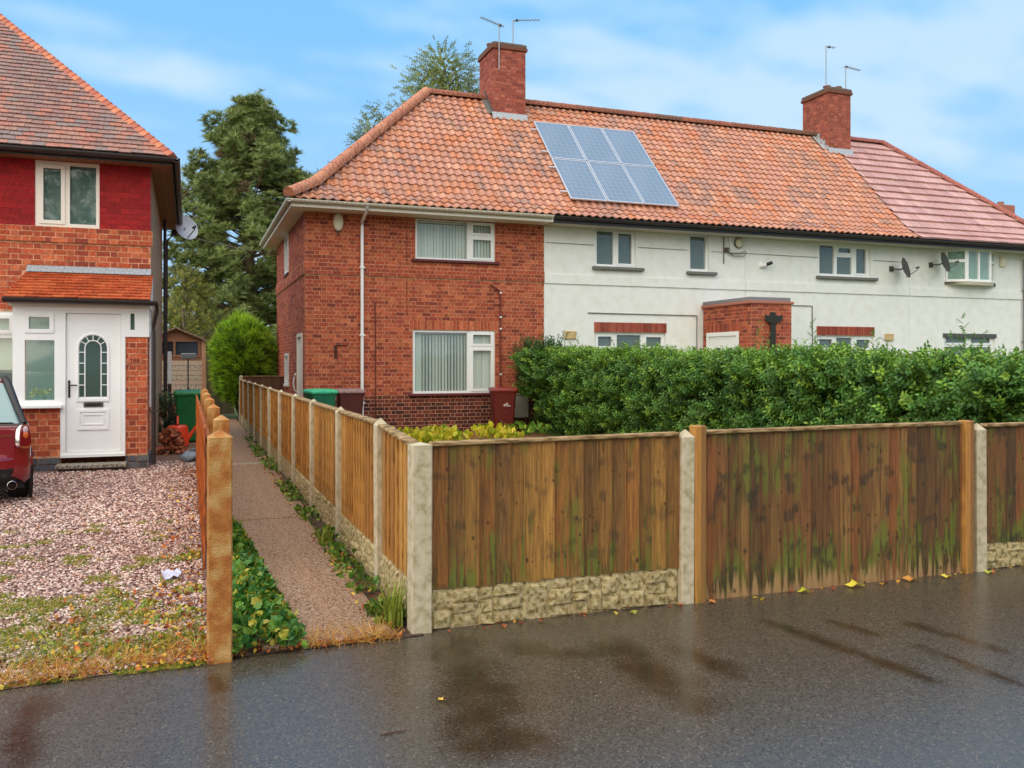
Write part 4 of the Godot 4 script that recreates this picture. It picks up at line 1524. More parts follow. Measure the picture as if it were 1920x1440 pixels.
# wood of one fence panel, board by board: grain, knots, algae and bare patches
func wood_picture(seed_: int, boards: int, tones: Array, algae: float, bare: float) -> ImageTexture:
	var W := 512
	var H := 256
	var r := RandomNumberGenerator.new()
	r.seed = seed_
	var f := FastNoiseLite.new()
	f.seed = seed_
	f.frequency = 1.0
	f.fractal_octaves = 3
	var im := Image.create(W, H, false, Image.FORMAT_RGB8)
	var tone := []
	var bias := []
	var shift := []
	for b in boards + 1:
		var c: Color = tones[r.randi() % tones.size()]
		var k := r.randf_range(0.72, 1.2)
		tone.append(Color(c.r * k, c.g * k, c.b * k))
		bias.append(r.randf_range(-0.35, 0.3))
		shift.append(r.randf_range(0, 500.0))
	var knots := []
	for k in boards * 2:
		knots.append([r.randf() * W, r.randf() * H, r.randf_range(1.5, 4.0)])
	var g1 := S(96, 108, 32)
	var g2 := S(40, 56, 18)
	var bare_c := S(168, 128, 88)
	for x in W:
		var b := int(float(x) / W * boards)
		var base: Color = tone[b]
		for y in H:
			var v := float(y) / H
			var s := f.get_noise_2d(x * 0.16 + shift[b], y * 0.008)
			var fine := f.get_noise_2d(x * 0.55 + shift[b], y * 0.02 + 40.0)
			var k := 1.0 + 0.5 * s + 0.35 * fine
			var c := Color(base.r * k, base.g * k * (1.0 + 0.08 * s), base.b * k)
			var patch := f.get_noise_2d(x * 0.012 + 90.0, y * 0.006 + seed_)
			var streak := f.get_noise_2d(x * 0.09 + 300.0, y * 0.0065)
			var low := smoothstep(0.55, 1.0, v + 0.35 * streak)
			var al := clampf((algae + bias[b] * 0.6 + patch * 1.1 + low * 0.75 + streak * 0.5 - 0.5) * 1.05, 0.0, 0.8)
			c = c.lerp(g1 if streak > 0.0 else g2, al)
			var dark := clampf((f.get_noise_2d(x * 0.02 + 800.0, y * 0.02 + 50.0) + streak * 0.5 - 0.28) * 2.4, 0.0, 0.7)
			c = c.lerp(Color(0.03, 0.022, 0.012), dark * clampf(algae + 0.5, 0.0, 1.0))
			if bare > 0.0:
				var bb := clampf((v - 0.9 + 0.16 * streak + 0.08 * bias[b]) * 14.0, 0.0, 1.0) * bare
				c = c.lerp(bare_c, bb * 0.8)
			im.set_pixel(x, y, c.clamp().linear_to_srgb())
	for k in knots:
		for dx in range(-6, 7):
			for dy in range(-8, 9):
				var px := int(k[0]) + dx
				var py := int(k[1]) + dy
				if px < 0 or py < 0 or px >= W or py >= H:
					continue
				var q = Vector2(dx / 1.0, dy / 1.5).length() / k[2]
				if q < 1.0:
					im.set_pixel(px, py, im.get_pixel(px, py).lerp(Color(0.2, 0.13, 0.06), 0.75 * (1.0 - q * q)))
	return ImageTexture.create_from_image(im)

# asphalt of the footway: albedo and roughness over x -3..9, d 1.5..5.2
func asphalt_pictures() -> Array:
	var W := 2048
	var H := 632
	var r := RandomNumberGenerator.new()
	r.seed = 4
	var f := FastNoiseLite.new()
	f.seed = 31
	f.frequency = 1.0
	f.fractal_octaves = 4
	var cw := W / 8
	var chh := H / 8
	# coarse field: 0 damp, 1 smooth film of water over darker soaked asphalt
	var film := [[Vector2(2.28, 4.50), Vector2(2.24, 3.58), 0.130], [Vector2(2.18, 4.43), Vector2(2.21, 3.78), 0.090], [Vector2(2.60, 4.21), Vector2(2.63, 3.85), 0.090], [Vector2(3.37, 4.54), Vector2(3.46, 3.89), 0.050], [Vector2(3.46, 3.89), Vector2(3.51, 3.41), 0.050], [Vector2(4.16, 4.21), Vector2(4.24, 3.61), 0.045], [Vector2(3.87, 3.84), Vector2(3.88, 3.22), 0.040], [Vector2(-0.69, 4.71), Vector2(-0.61, 3.89), 0.070], [Vector2(1.41, 4.77), Vector2(1.22, 3.50), 0.180], [Vector2(0.13, 4.70), Vector2(0.14, 4.54), 0.050], [Vector2(2.12, 4.36), Vector2(1.71, 4.61), 0.100], [Vector2(3.75, 4.40), Vector2(3.80, 4.10), 0.050]]
	var wet := PackedFloat32Array()
	wet.resize((cw + 1) * (chh + 1))
	for j in chh + 1:
		for i in cw + 1:
			var p := Vector2(-3.0 + 12.0 * i / cw, 5.2 - 3.7 * j / chh)
			var n := f.get_noise_2d(p.x * 3.0, p.y * 3.0)
			var w := 0.0
			for s in film:
				var a: Vector2 = s[0]
				var b: Vector2 = s[1]
				var t := clampf((p - a).dot(b - a) / (b - a).length_squared(), 0.0, 1.0)
				var q: float = (p - a.lerp(b, t)).length() / s[2] + n * 1.1 + 0.25 * f.get_noise_2d(p.x * 9.0, p.y * 9.0)
				w = maxf(w, 1.0 - smoothstep(-0.3, 1.7, q))
			wet[j * (cw + 1) + i] = w
	var alb := PackedByteArray()
	alb.resize(W * H * 3)
	var rou := PackedByteArray()
	rou.resize(W * H)
	var k := 0
	for y in H:
		var fy := float(y) / 8.0
		var j := int(fy)
		var ty := fy - j
		for x in W:
			var i := x >> 3
			var tx := (x & 7) / 8.0
			var o := j * (cw + 1) + i
			var w := lerpf(lerpf(wet[o], wet[o + 1], tx), lerpf(wet[o + cw + 1], wet[o + cw + 2], tx), ty)
			var s := r.randf()
			var base := 66.0 + 42.0 * (s - 0.5)
			if s > 0.985:
				base += 52.0
			base *= 1.0 - 0.42 * w
			alb[k * 3] = int(base * (1.13 + 0.05 * w))
			alb[k * 3 + 1] = int(base)
			alb[k * 3 + 2] = int(base * (0.83 - 0.06 * w))
			rou[k] = int(clampf(0.31 - 0.16 * w + (s - 0.5) * 0.16, 0.05, 1.0) * 255.0)
			k += 1
	var a := ImageTexture.create_from_image(Image.create_from_data(W, H, false, Image.FORMAT_RGB8, alb))
	var b := ImageTexture.create_from_image(Image.create_from_data(W, H, false, Image.FORMAT_L8, rou))
	return [a, b]

# ---------- ground
func sheet(called: String, pts: Array, y: float, m: Material) -> MeshInstance3D:      # pts: [x, d] anticlockwise from above
	var g := Geo.new()
	g.uv_on = true
	g.uv_o = P(-3.0, 0, 5.2)
	g.uv_x = Vector3(1.0 / 12.0, 0, 0)
	g.uv_y = Vector3(0, 0, 1.0 / 3.7)
	var poly := PackedVector2Array()
	for p in pts:
		poly.append(Vector2(p[0], -p[1]))
	var tri := Geometry2D.triangulate_polygon(poly)
	for i in range(0, tri.size(), 3):
		var a := Vector3(poly[tri[i]].x, y, poly[tri[i]].y)
		var b := Vector3(poly[tri[i + 1]].x, y, poly[tri[i + 1]].y)
		var c := Vector3(poly[tri[i + 2]].x, y, poly[tri[i + 2]].y)
		if (b - a).cross(c - a).y < 0:
			g.tri(a, c, b)
		else:
			g.tri(a, b, c)
	var o := put(g, called, m)
	o.set_meta("kind", "structure")
	return o

func ground() -> void:
	sheet("ground", [[-150, -150], [150, -150], [150, 150], [-150, 150]], -0.03, M("turf", S(92, 96, 50), 0.95, {"tex": noise_tex(40, 0.02, [[0.2, Color(0.6, 0.55, 0.4)], [0.5, Color(0.9, 0.95, 0.7)], [0.8, Color(1, 1, 1)]], 5), "per": 4.0}))
	var ap := asphalt_pictures()
	var pm := StandardMaterial3D.new()
	pm.resource_name = "wet_asphalt"
	pm.albedo_texture = ap[0]
	pm.roughness_texture = ap[1]
	pm.roughness_texture_channel = BaseMaterial3D.TEXTURE_CHANNEL_RED
	pm.roughness = 1.0
	pm.metallic_specular = 0.72
	pm.texture_repeat = true
	sheet("pavement", [[-3, 1.5], [9, 1.5], [9, 5.2], [-3, 5.2]], 0.0, pm)
	var am := M("asphalt_far", S(62, 60, 58), 0.42, {"tex": noise_tex(41, 0.2, [[0.2, 0.6], [0.5, 0.9], [0.8, 1.0]], 3), "per": 1.5})
	sheet("pavement", [[-60, -1.0], [60, -1.0], [60, 1.5], [-60, 1.5]], -0.001, am)
	sheet("pavement", [[-60, 1.5], [-3, 1.5], [-3, 5.2], [-60, 5.2]], -0.001, am)
	sheet("pavement", [[9, 1.5], [60, 1.5], [60, 5.2], [9, 5.2]], -0.001, am)
	var kb := Geo.new()
	kb.cbox(P(0, -0.07, -1.075), Vector3(120, 0.14, 0.14), 0.015)
	tag(put(kb, "kerb", M("kerb_stone", S(150, 146, 140), 0.85)), "", "", "", "structure")
	sheet("road", [[-60, -8.5], [60, -8.5], [60, -1.15], [-60, -1.15]], -0.02, M("road_asphalt", S(66, 65, 64), 0.45, {"tex": noise_tex(41, 0.2, [[0.2, 0.6], [0.5, 0.9], [0.8, 1.0]], 3), "per": 1.5}))
	# gravel drive with a ragged street edge
	var edge := []
	for i in 60:
		var x := -8.0 + 8.14 * i / 59.0
		edge.append([x, 4.86 + 0.12 * clampf((x + 1.2) / 1.3, 0.0, 1.0) + rnd(-0.025, 0.025)])
	var poly := edge.duplicate()
	poly.append([0.14, 15.4])
	poly.append([-8.0, 15.4])
	sheet("driveway", poly, 0.004, M("gravel_bed", S(164, 134, 126), 0.95, {"tex": noise_tex(42, 0.09, [[0.0, Color(0.55, 0.45, 0.42)], [0.4, Color(0.85, 0.74, 0.7)], [0.7, Color(1.0, 0.94, 0.9)], [1.0, Color(1, 1, 1)]], 1, 512, FastNoiseLite.TYPE_CELLULAR), "per": 1.1, "bump": bump_tex(43, 0.12, 8.0)}))
	sheet("yard", [[-0.6, 15.4], [0.14, 15.4], [0.35, 30.0], [-3.0, 30.0], [-3.0, 22.4], [-0.6, 22.4]], 0.006, M("yard_soil", S(140, 104, 84), 0.95, {"tex": noise_tex(44, 0.05, [[0.2, 0.5], [0.5, 0.85], [0.8, 1.0]], 5), "per": 1.2}))
	sheet("garden", [[1.3, 5.15], [7.5, 5.15], [7.5, 19.7], [1.3, 19.7]], 0.012, M("garden_soil", S(168, 112, 72), 0.95, {"tex": noise_tex(45, 0.04, [[0.2, 0.45], [0.5, 0.85], [0.8, 1.0]], 5), "per": 1.2, "bump": bump_tex(43, 0.12, 8.0)}))
	sheet("garden", [[7.5, 5.15], [26, 5.15], [26, 19.7], [7.5, 19.7]], 0.012, M("garden_grass", S(98, 110, 54), 0.95, {"tex": noise_tex(40, 0.05, [[0.2, 0.6], [0.8, 1.0]], 5), "per": 1.5}))
	# path of brown exposed-aggregate slabs
	var path := Node3D.new()
	path.name = "path"
	add_child(path)
	path.set_meta("kind", "structure")
	var agg := M("aggregate", S(178, 160, 142), 0.72, {"tex": noise_tex(46, 0.16, [[0.0, Color(0.5, 0.36, 0.26)], [0.3, Color(0.78, 0.64, 0.52)], [0.6, Color(0.92, 0.82, 0.72)], [1.0, Color(1, 0.98, 0.94)]], 1, 1024, FastNoiseLite.TYPE_CELLULAR), "per": 1.5, "bump": bump_tex(47, 0.2, 4.0, 1024)})
	for s in [[5.03, 9.15, 0.38, 1.13], [9.24, 14.5, 0.36, 1.2], [14.53, 20.0, 0.36, 1.24], [20.02, 26.0, 0.36, 1.26]]:
		var g := Geo.new()
		g.cbox(P((s[2] + s[3]) * 0.5, 0.0, (s[0] + s[1]) * 0.5), Vector3(s[3] - s[2], 0.06, s[1] - s[0]), 0.012)
		put(g, "slab", agg, path)
	var jt := Geo.new()
	jt.cbox(P(0.8, 0.004, 14.35), Vector3(0.9, 0.06, 0.28), 0.01)
	put(jt, "slab", M("pale_slab", S(188, 168, 146), 0.85, {"tex": noise_tex(17, 0.03, [[0.2, 0.5], [0.5, 0.85], [0.8, 1.0]], 5), "per": 0.8}), path)
	sheet("soil", [[0.14, 4.97], [1.3, 5.0], [1.32, 26.0], [0.14, 26.0]], 0.004, M("dark_soil", S(92, 70, 52), 0.95, {"tex": noise_tex(45, 0.04, [[0.2, 0.45], [0.5, 0.85], [0.8, 1.0]], 5), "per": 0.9}))

# ---------- fences
func concrete(kind: String) -> Material:
	if kind == "rust":
		return M("concrete_rust", S(196, 162, 118), 0.9, {"tex": noise_tex(48, 0.022, [[0.2, Color(0.8, 0.58, 0.36)], [0.45, Color(0.9, 0.72, 0.5)], [0.6, Color(0.92, 0.84, 0.66)], [0.85, Color(1, 0.95, 0.84)]], 6), "per": 1.7, "bump": bump_tex(49, 0.25, 3.0), "bump_scale": 0.4})
	return M("concrete", S(206, 192, 166), 0.9, {"tex": noise_tex(50, 0.03, [[0.1, Color(0.8, 0.79, 0.7)], [0.4, Color(0.93, 0.92, 0.88)], [0.8, Color(1, 1, 1)]], 6), "per": 1.3, "bump": bump_tex(49, 0.25, 3.0), "bump_scale": 0.4})

func post(label: String, x: float, d: float, h: float, w: float, kind: String, top: float, group: String) -> Node3D:
	var t := thing("fence_post", label, "fence post", group)
	var g := Geo.new()
	var hw := w * 0.5
	var ring := func(a: float, y: float) -> Array:
		var k := 0.008
		return [Vector3(a, y, a - k), Vector3(a - k, y, a), Vector3(-a + k, y, a), Vector3(-a, y, a - k), Vector3(-a, y, -a + k), Vector3(-a + k, y, -a), Vector3(a - k, y, -a), Vector3(a, y, -a + k)]
	var rows := []
	for e in [[hw, -0.05], [hw, h * 0.3], [hw, h * 0.7], [hw, h - top], [hw * 0.12, h]]:
		rows.append(ring.call(e[0], e[1]))
	for i in rows.size() - 1:
		for j in 8:
			g.quad(rows[i][j], rows[i + 1][j], rows[i + 1][(j + 1) % 8], rows[i][(j + 1) % 8])
	g.fan(rows[-1])
	put(g, "shaft", concrete(kind), t)
	t.position = P(x, 0.0, d)
	t.rotation.z = rnd(-0.008, 0.008)
	return t

# feather-edge board panel in a wall frame, from local x0..x1, y0..y1
func panel(label: String, T: Transform3D, x0: float, x1: float, y0: float, y1: float, m, group: String, n: int, cap := true, slope := 0.0) -> Node3D:
	var t := thing("board_fence", label, "fence panel", group)
	var w := (x1 - x0) / n
	for i in n:
		var g := Geo.new()
		var a := x0 + w * i
		var b := a + w + 0.008
		var ya := y0 + rnd(-0.006, 0.006)
		var yb := y1 + slope * (a - x0) / (x1 - x0) + rnd(-0.004, 0.002)
		var za := 0.004 + rnd(-0.002, 0.003)
		var zb := 0.017 + rnd(-0.003, 0.004)
		var mm: Material = m[rng.randi() % m.size()] if m is Array else m
		g.uv_on = true
		g.uv_o = T * Vector3(x0, y1, 0)
		g.uv_x = T.basis.x / (x1 - x0)
		g.uv_y = Vector3(0, -1.0 / (y1 - y0), 0)
		var p := [T * Vector3(a, ya, za), T * Vector3(b, ya, zb), T * Vector3(b, yb, zb), T * Vector3(a, yb, za)]
		var q := [T * Vector3(a, ya, za - 0.006), T * Vector3(b, ya, zb - 0.013), T * Vector3(b, yb, zb - 0.013), T * Vector3(a, yb, za - 0.006)]
		g.quad(p[0], p[1], p[2], p[3])
		g.quad(q[1], q[0], q[3], q[2])
		g.quad(p[1], q[1], q[2], p[2])
		g.quad(q[0], p[0], p[3], q[3])
		g.quad(p[3], p[2], q[2], q[3])
		g.quad(q[0], q[1], p[1], p[0])
		put(g, "board", mm, t)
	var rm: Material = m[0] if m is Array else M("rail_wood", S(150, 104, 58), 0.85, {"tex": noise_tex(52, 0.02, [[0.2, 0.6], [0.8, 1.0]], 4), "per": 0.6})
	for yy in [y0 + 0.12, (y0 + y1) * 0.5, y1 - 0.12]:
		var g := Geo.new()
		g.box(T * Vector3((x0 + x1) * 0.5, yy, -0.025), Vector3(x1 - x0, 0.05, 0.03), T.basis)
		put(g, "rail", rm, t)
	if cap:
		var g := Geo.new()
		var o := T * Vector3((x0 + x1) * 0.5, y1 + 0.012 + slope * 0.5, 0.0)
		var ang := atan2(slope, x1 - x0)
		g.cbox(o, Vector3(x1 - x0, 0.026, 0.075), 0.006, T.basis * Basis(Vector3.BACK, ang))
		put(g, "capping_rail", M("cap_wood", S(178, 148, 108), 0.9, {"tex": noise_tex(52, 0.02, [[0.2, Color(0.5, 0.46, 0.36)], [0.5, Color(0.85, 0.82, 0.74)], [0.8, Color(1, 1, 1)]], 5), "per": Vector3(1.7, 0.3, 1.7)}), t)
	rebase(t, T * Vector3((x0 + x1) * 0.5, y0, 0))
	return t

# concrete gravel board cast to look like rough stones
func gravel_board(label: String, T: Transform3D, x0: float, x1: float, h: float, relief: bool, group: String) -> void:
	var t := thing("gravel_board", label, "gravel board", group)
	var g := Geo.new()
	slab(g, T, x0, -0.04, x1, h, [], -0.03, 0.004)
	var m := M("cast_stone", S(206, 190, 154), 0.92, {"tex": noise_tex(53, 0.025, [[0.15, Color(0.5, 0.48, 0.34)], [0.4, Color(0.84, 0.8, 0.68)], [0.75, Color(1, 0.98, 0.94)]], 6), "per": 0.6, "bump": bump_tex(49, 0.15, 5.0)})
	put(g, "slab", m, t)
	if relief:
		var x := x0 + 0.008
		while x < x1 - 0.05:
			var w: float = minf(rnd(0.075, 0.2), x1 - 0.008 - x)
			var cut := [0.0, h - 0.008]
			var kind := rng.randf()
			if kind > 0.12:
				cut = [0.0, h * rnd(0.3, 0.62), h - 0.008]
				if kind > 0.55:
					cut = [0.0, h * rnd(0.26, 0.4), h * rnd(0.56, 0.74), h - 0.008]
			for r in cut.size() - 1:
				var sg := Geo.new()
				var a := x + 0.004
				var b := x + w - 0.004 + rnd(-0.008, 0.004)
				var c: float = cut[r] + 0.004
				var e: float = cut[r + 1] - 0.004
				var z := rnd(0.01, 0.03)
				var mid := []
				for q in [[a, c], [b, c], [b, e], [a, e]]:
					mid.append(Vector3(q[0] + rnd(-0.006, 0.006), q[1] + rnd(-0.006, 0.006), 0.003))
				var inn := []
				var cen := Vector3((a + b) * 0.5, (c + e) * 0.5, 0)
				for q in mid:
					var v: Vector3 = q.lerp(cen, rnd(0.1, 0.3))
					inn.append(Vector3(v.x, v.y, z + rnd(-0.012, 0.01)))
				for k in 4:
					var k2 := (k + 1) % 4
					sg.quad(T * mid[k], T * mid[k2], T * inn[k2], T * inn[k])
				var top := Vector3(cen.x + rnd(-0.02, 0.02), cen.y + rnd(-0.015, 0.015), z + rnd(-0.004, 0.012))
				for k in 4:
					sg.tri(T * inn[k], T * inn[(k + 1) % 4], T * top)
				put(sg, "stone", m, t)
			x += w
	rebase(t, T * Vector3((x0 + x1) * 0.5, 0, 0))

func fences() -> void:
	# street fence
	var F := wall_front(5.1)
	var grp := "concrete posts of the fence round the brick house garden"
	post("square concrete corner post where the street fence meets the path fence", 1.295, 5.1, 1.13, 0.125, "grey", 0.014, grp)
	post("concrete post between the two widest street fence panels", 3.12, 5.1, 1.16, 0.1, "grey", 0.05, grp)
	post("concrete street fence post beside the hedge at the far end of the boarded panel", 5.735, 5.1, 1.14, 0.1, "grey", 0.05, grp)
	var wood_a := [S(136, 94, 42), S(124, 84, 36), S(150, 106, 48), S(114, 78, 36), S(138, 88, 38)]
	var wood_b := [S(112, 74, 38), S(132, 80, 40), S(96, 66, 36), S(124, 88, 46)]
	var ma := M("panel_wood_a", Color(1, 1, 1), 0.78, {"tex": wood_picture(8, 17, wood_a, 0.12, 0.0)})
	var mb := M("panel_wood_b", Color(1, 1, 1), 0.78, {"tex": wood_picture(21, 26, wood_b, 0.48, 1.0)})
	var mc := M("panel_wood_c", Color(1, 1, 1), 0.78, {"tex": wood_picture(35, 16, wood_b, 0.4, 0.0)})
	panel("brown board fence panel on a stone faced gravel board beside the corner post", F, 1.36, 3.065, 0.24, 1.105, ma, "street fence panels", 17, true, 0.015)
	panel("wide green stained board panel reaching down to the pavement", F, 3.27, 5.54, -0.012, 1.125, mb, "street fence panels", 26, true, 0.01)
	panel("mossy board fence panel cut off by the picture edge beyond the far post", F, 5.79, 7.6, 0.2, 1.11, mc, "street fence panels", 17)
	gravel_board("rough stone faced gravel board under the brown street panel", F, 1.36, 3.065, 0.238, true, "gravel boards under the fences")
	gravel_board("rough stone faced gravel board under the mossy panel by the hedge", F, 5.79, 7.6, 0.198, true, "gravel boards under the fences")
	var pm := M("post_wood", Color(1, 1, 1), 0.8, {"tex": wood_picture(50, 2, [S(176, 122, 58), S(160, 112, 60)], -0.1, 0.0)})
	for e in [[3.215, 1.185, "square wooden post next to the middle concrete street post"], [5.6, 1.165, "weathered wooden post at the hedge end of the boarded panel"]]:
		var t := thing("wooden_post", e[2], "fence post", "wooden posts of the street fence")
		var g := Geo.new()
		g.uv_on = true
		g.uv_o = Vector3(-0.05, 1.2, 0)
		g.uv_x = Vector3(1 / 0.1, 0, 0)
		g.uv_y = Vector3(0, -1 / 1.2, 0)
		g.cbox(Vector3(0, e[1] * 0.5 - 0.02, 0), Vector3(0.085, e[1] + 0.04, 0.085), 0.006)
		put(g, "shaft", pm, t)
		t.position = P(e[0], 0, 5.085)
	# path fence
	var ds := [6.17, 7.94, 9.76, 11.58, 13.4, 15.2, 17.02, 18.84, 20.66, 22.48, 24.2]
	var L := wall_left(1.29)
	var ord := ["first", "second", "third", "fourth", "fifth", "sixth", "seventh", "eighth", "ninth", "tenth", "last"]
	var woods := []
	for k in 5:
		woods.append(M("path_wood_%d" % k, [S(196, 144, 70), S(182, 130, 60), S(206, 156, 82), S(174, 124, 62), S(190, 134, 58)][k], 0.8, {"tex": noise_tex(60 + k, 0.03, [[0.15, Color(0.62, 0.54, 0.42)], [0.4, Color(0.88, 0.84, 0.76)], [0.7, Color(1, 0.98, 0.94)]], 5), "per": Vector3(0.35, 3.2, 0.35)}))
	var prev := 5.16
	for i in ds.size():
		var d: float = ds[i]
		post("%s path fence concrete post after the corner, along the narrow path" % ord[i], 1.29, d, 1.215 if i < 10 else 1.3, 0.09, "grey", 0.05, grp)
		var x0 := -(d - 0.05)
		var x1 := -(prev + 0.05)
		panel("%s orange brown panel from the street in the path fence" % ord[i], L, x0, x1, 0.27, 1.16 if i > 0 else 1.15, woods, "panels of the fence along the path", maxi(6, int((x1 - x0) / 0.115)), true, 0.0 if i > 0 else -0.05)
		gravel_board("%s gravel board from the street under the path fence" % ord[i], L, x0, x1, 0.268, i < 4, "gravel boards under the fences")
		prev = d
	# cross fence behind, from path fence to house
	panel("dark brown cross fence between path fence and house side", wall_front(24.3), 1.34, 2.4, 0.05, 1.25, [M("dark_board", S(110, 74, 54), 0.85), M("dark_board_b", S(96, 66, 50), 0.85)], "", 9)
	# posts on the neighbour's side of the path
	var pd := [4.98, 6.9, 8.8, 10.7, 12.6, 14.5]
	var nm := ["rust stained concrete post standing alone beside the pavement", "second rust stained post from the pavement beside the gravel drive", "third rust stained post from the pavement beside the gravel drive", "fourth rust stained post from the pavement beside the gravel drive", "fifth rust stained post from the pavement beside the gravel drive", "last rust stained post before the green bin"]
	for i in 6:
		post(nm[i], 0.155 if i == 0 else 0.22, pd[i], 1.24 if i == 0 else 1.215, 0.128 if i == 0 else 0.115, "rust", 0.035, "old posts along the gravel drive")
	var orange := [M("orange_board", S(206, 112, 46), 0.8, {"tex": noise_tex(66, 0.03, [[0.15, 0.6], [0.7, 1.0]], 5), "per": Vector3(0.35, 3.2, 0.35)}), M("orange_board_b", S(190, 100, 44), 0.8, {"tex": noise_tex(67, 0.03, [[0.15, 0.6], [0.7, 1.0]], 5), "per": Vector3(0.35, 3.2, 0.35)})]
	for i in range(1, 5):
		panel("%s orange fence panel along the gravel drive, counted from the pavement" % ord[i - 1], wall_left(0.12), -(pd[i + 1] - 0.06), -(pd[i] + 0.06), 0.05, 1.12, orange, "orange panels along the gravel drive", 15, false)

# ---------- foliage
func leaf_mesh(length: float, width: float, fold := 0.25) -> ArrayMesh:      # softly lobed leaf, base at the origin, tip along +y
	var g := Geo.new()
	var half := [[0.0, 0.0], [0.3, 0.04], [0.5, 0.22], [0.36, 0.4], [0.42, 0.6], [0.2, 0.76], [0.0, 1.0]]
	for i in half.size() - 1:
		for sg in [-1.0, 1.0]:
			var p: Array = half[i]
			var q: Array = half[i + 1]
			var a := Vector3(sg * p[0] * width, p[1] * length, absf(p[0]) * width * fold - 0.14 * length * p[1] * p[1])
			var c := Vector3(sg * q[0] * width, q[1] * length, absf(q[0]) * width * fold - 0.14 * length * q[1] * q[1])
			var m := Vector3(0, 0.42 * length, -0.02 * length)
			if sg > 0:
				g.tri(m, a, c)
			else:
				g.tri(m, c, a)
	return g.mesh()

# sprig: stem along +y with pairs of leaves
func sprig_mesh(seed_: int, length: float, pairs: int, leaf: float, width: float, open := 0.9) -> ArrayMesh:
	var r := RandomNumberGenerator.new()
	r.seed = seed_
	var g := Geo.new()
	g.col = Color(0.75, 0.62, 0.45)
	g.box(Vector3(0, length * 0.5, 0), Vector3(0.004, length, 0.004))
	for i in pairs:
		var y := length * (i + 0.6) / pairs
		for s in 2:
			var az := i * 1.57 + s * PI + r.randf_range(-0.4, 0.4)
			var k := r.randf_range(0.75, 1.25)
			g.col = Color(k * r.randf_range(0.9, 1.1), k, k * r.randf_range(0.85, 1.1))
			var dir := (Vector3(cos(az), 0, sin(az)) * sin(open) + Vector3.UP * cos(open)).normalized()
			var side := dir.cross(Vector3.UP).normalized()
			var nrm := side.cross(dir)
			var o := Vector3(0, y, 0)
			var L := leaf * r.randf_range(0.75, 1.2)
			var wv := side * width * 0.5
			var mid := o + dir * L * 0.45
			var tip := o + dir * L - nrm * L * 0.15
			g.tri(o, mid - wv + nrm * width * 0.12, mid)
			g.tri(o, mid, mid + wv + nrm * width * 0.12)
			g.tri(mid - wv + nrm * width * 0.12, tip, mid)
			g.tri(mid, tip, mid + wv + nrm * width * 0.12)
	return g.mesh()

func tuft_mesh(seed_: int, n: int, length: float, width: float, spread: float) -> ArrayMesh:     # needles or grass blades fanning about +y
	var r := RandomNumberGenerator.new()
	r.seed = seed_
	var g := Geo.new()
	for i in n:
		var az := r.randf() * TAU
		var t := spread * sqrt(r.randf())
		var dir := Vector3(cos(az) * sin(t), cos(t), sin(az) * sin(t))
		var s := dir.cross(Vector3(r.randf() - 0.5, r.randf() - 0.5, r.randf() - 0.5)).normalized() * width * 0.5
		var L := length * r.randf_range(0.6, 1.15)
		var k := r.randf_range(0.7, 1.25)
		g.col = Color(k, k, k)
		var o := Vector3(r.randf_range(-0.1, 0.1), 0, r.randf_range(-0.1, 0.1)) * length
		var m := o + dir * L * 0.55
		var tip := o + dir * L + Vector3(dir.x, -0.35 * sin(t), dir.z) * L * 0.18
		g.quad(o - s, o + s, m + s * 0.8, m - s * 0.8)
		g.tri(m - s * 0.8, m + s * 0.8, tip)
	return g.mesh()

func leafy(called: String, rough := 0.55, back := 0.35) -> StandardMaterial3D:
	return M(called, Color(1, 1, 1), rough, {"vc": true, "backlight": Color(back, back, back * 0.6), "spec": 0.4})

func aim(dir: Vector3, roll: float, k: float) -> Basis:      # basis whose y runs along dir
	var y := dir.normalized()
	var x := y.cross(Vector3(0.31, 0.52, 0.79)).normalized()
	var z := x.cross(y)
	var b := Basis(x, y, z) * Basis(Vector3.UP, roll)
	return b.scaled_local(Vector3(k, k, k))

func rdir() -> Vector3:
	var z := rnd(-1, 1)
	var a := rnd(0, TAU)
	var r := sqrt(1.0 - z * z)
	return Vector3(r * cos(a), z, r * sin(a))

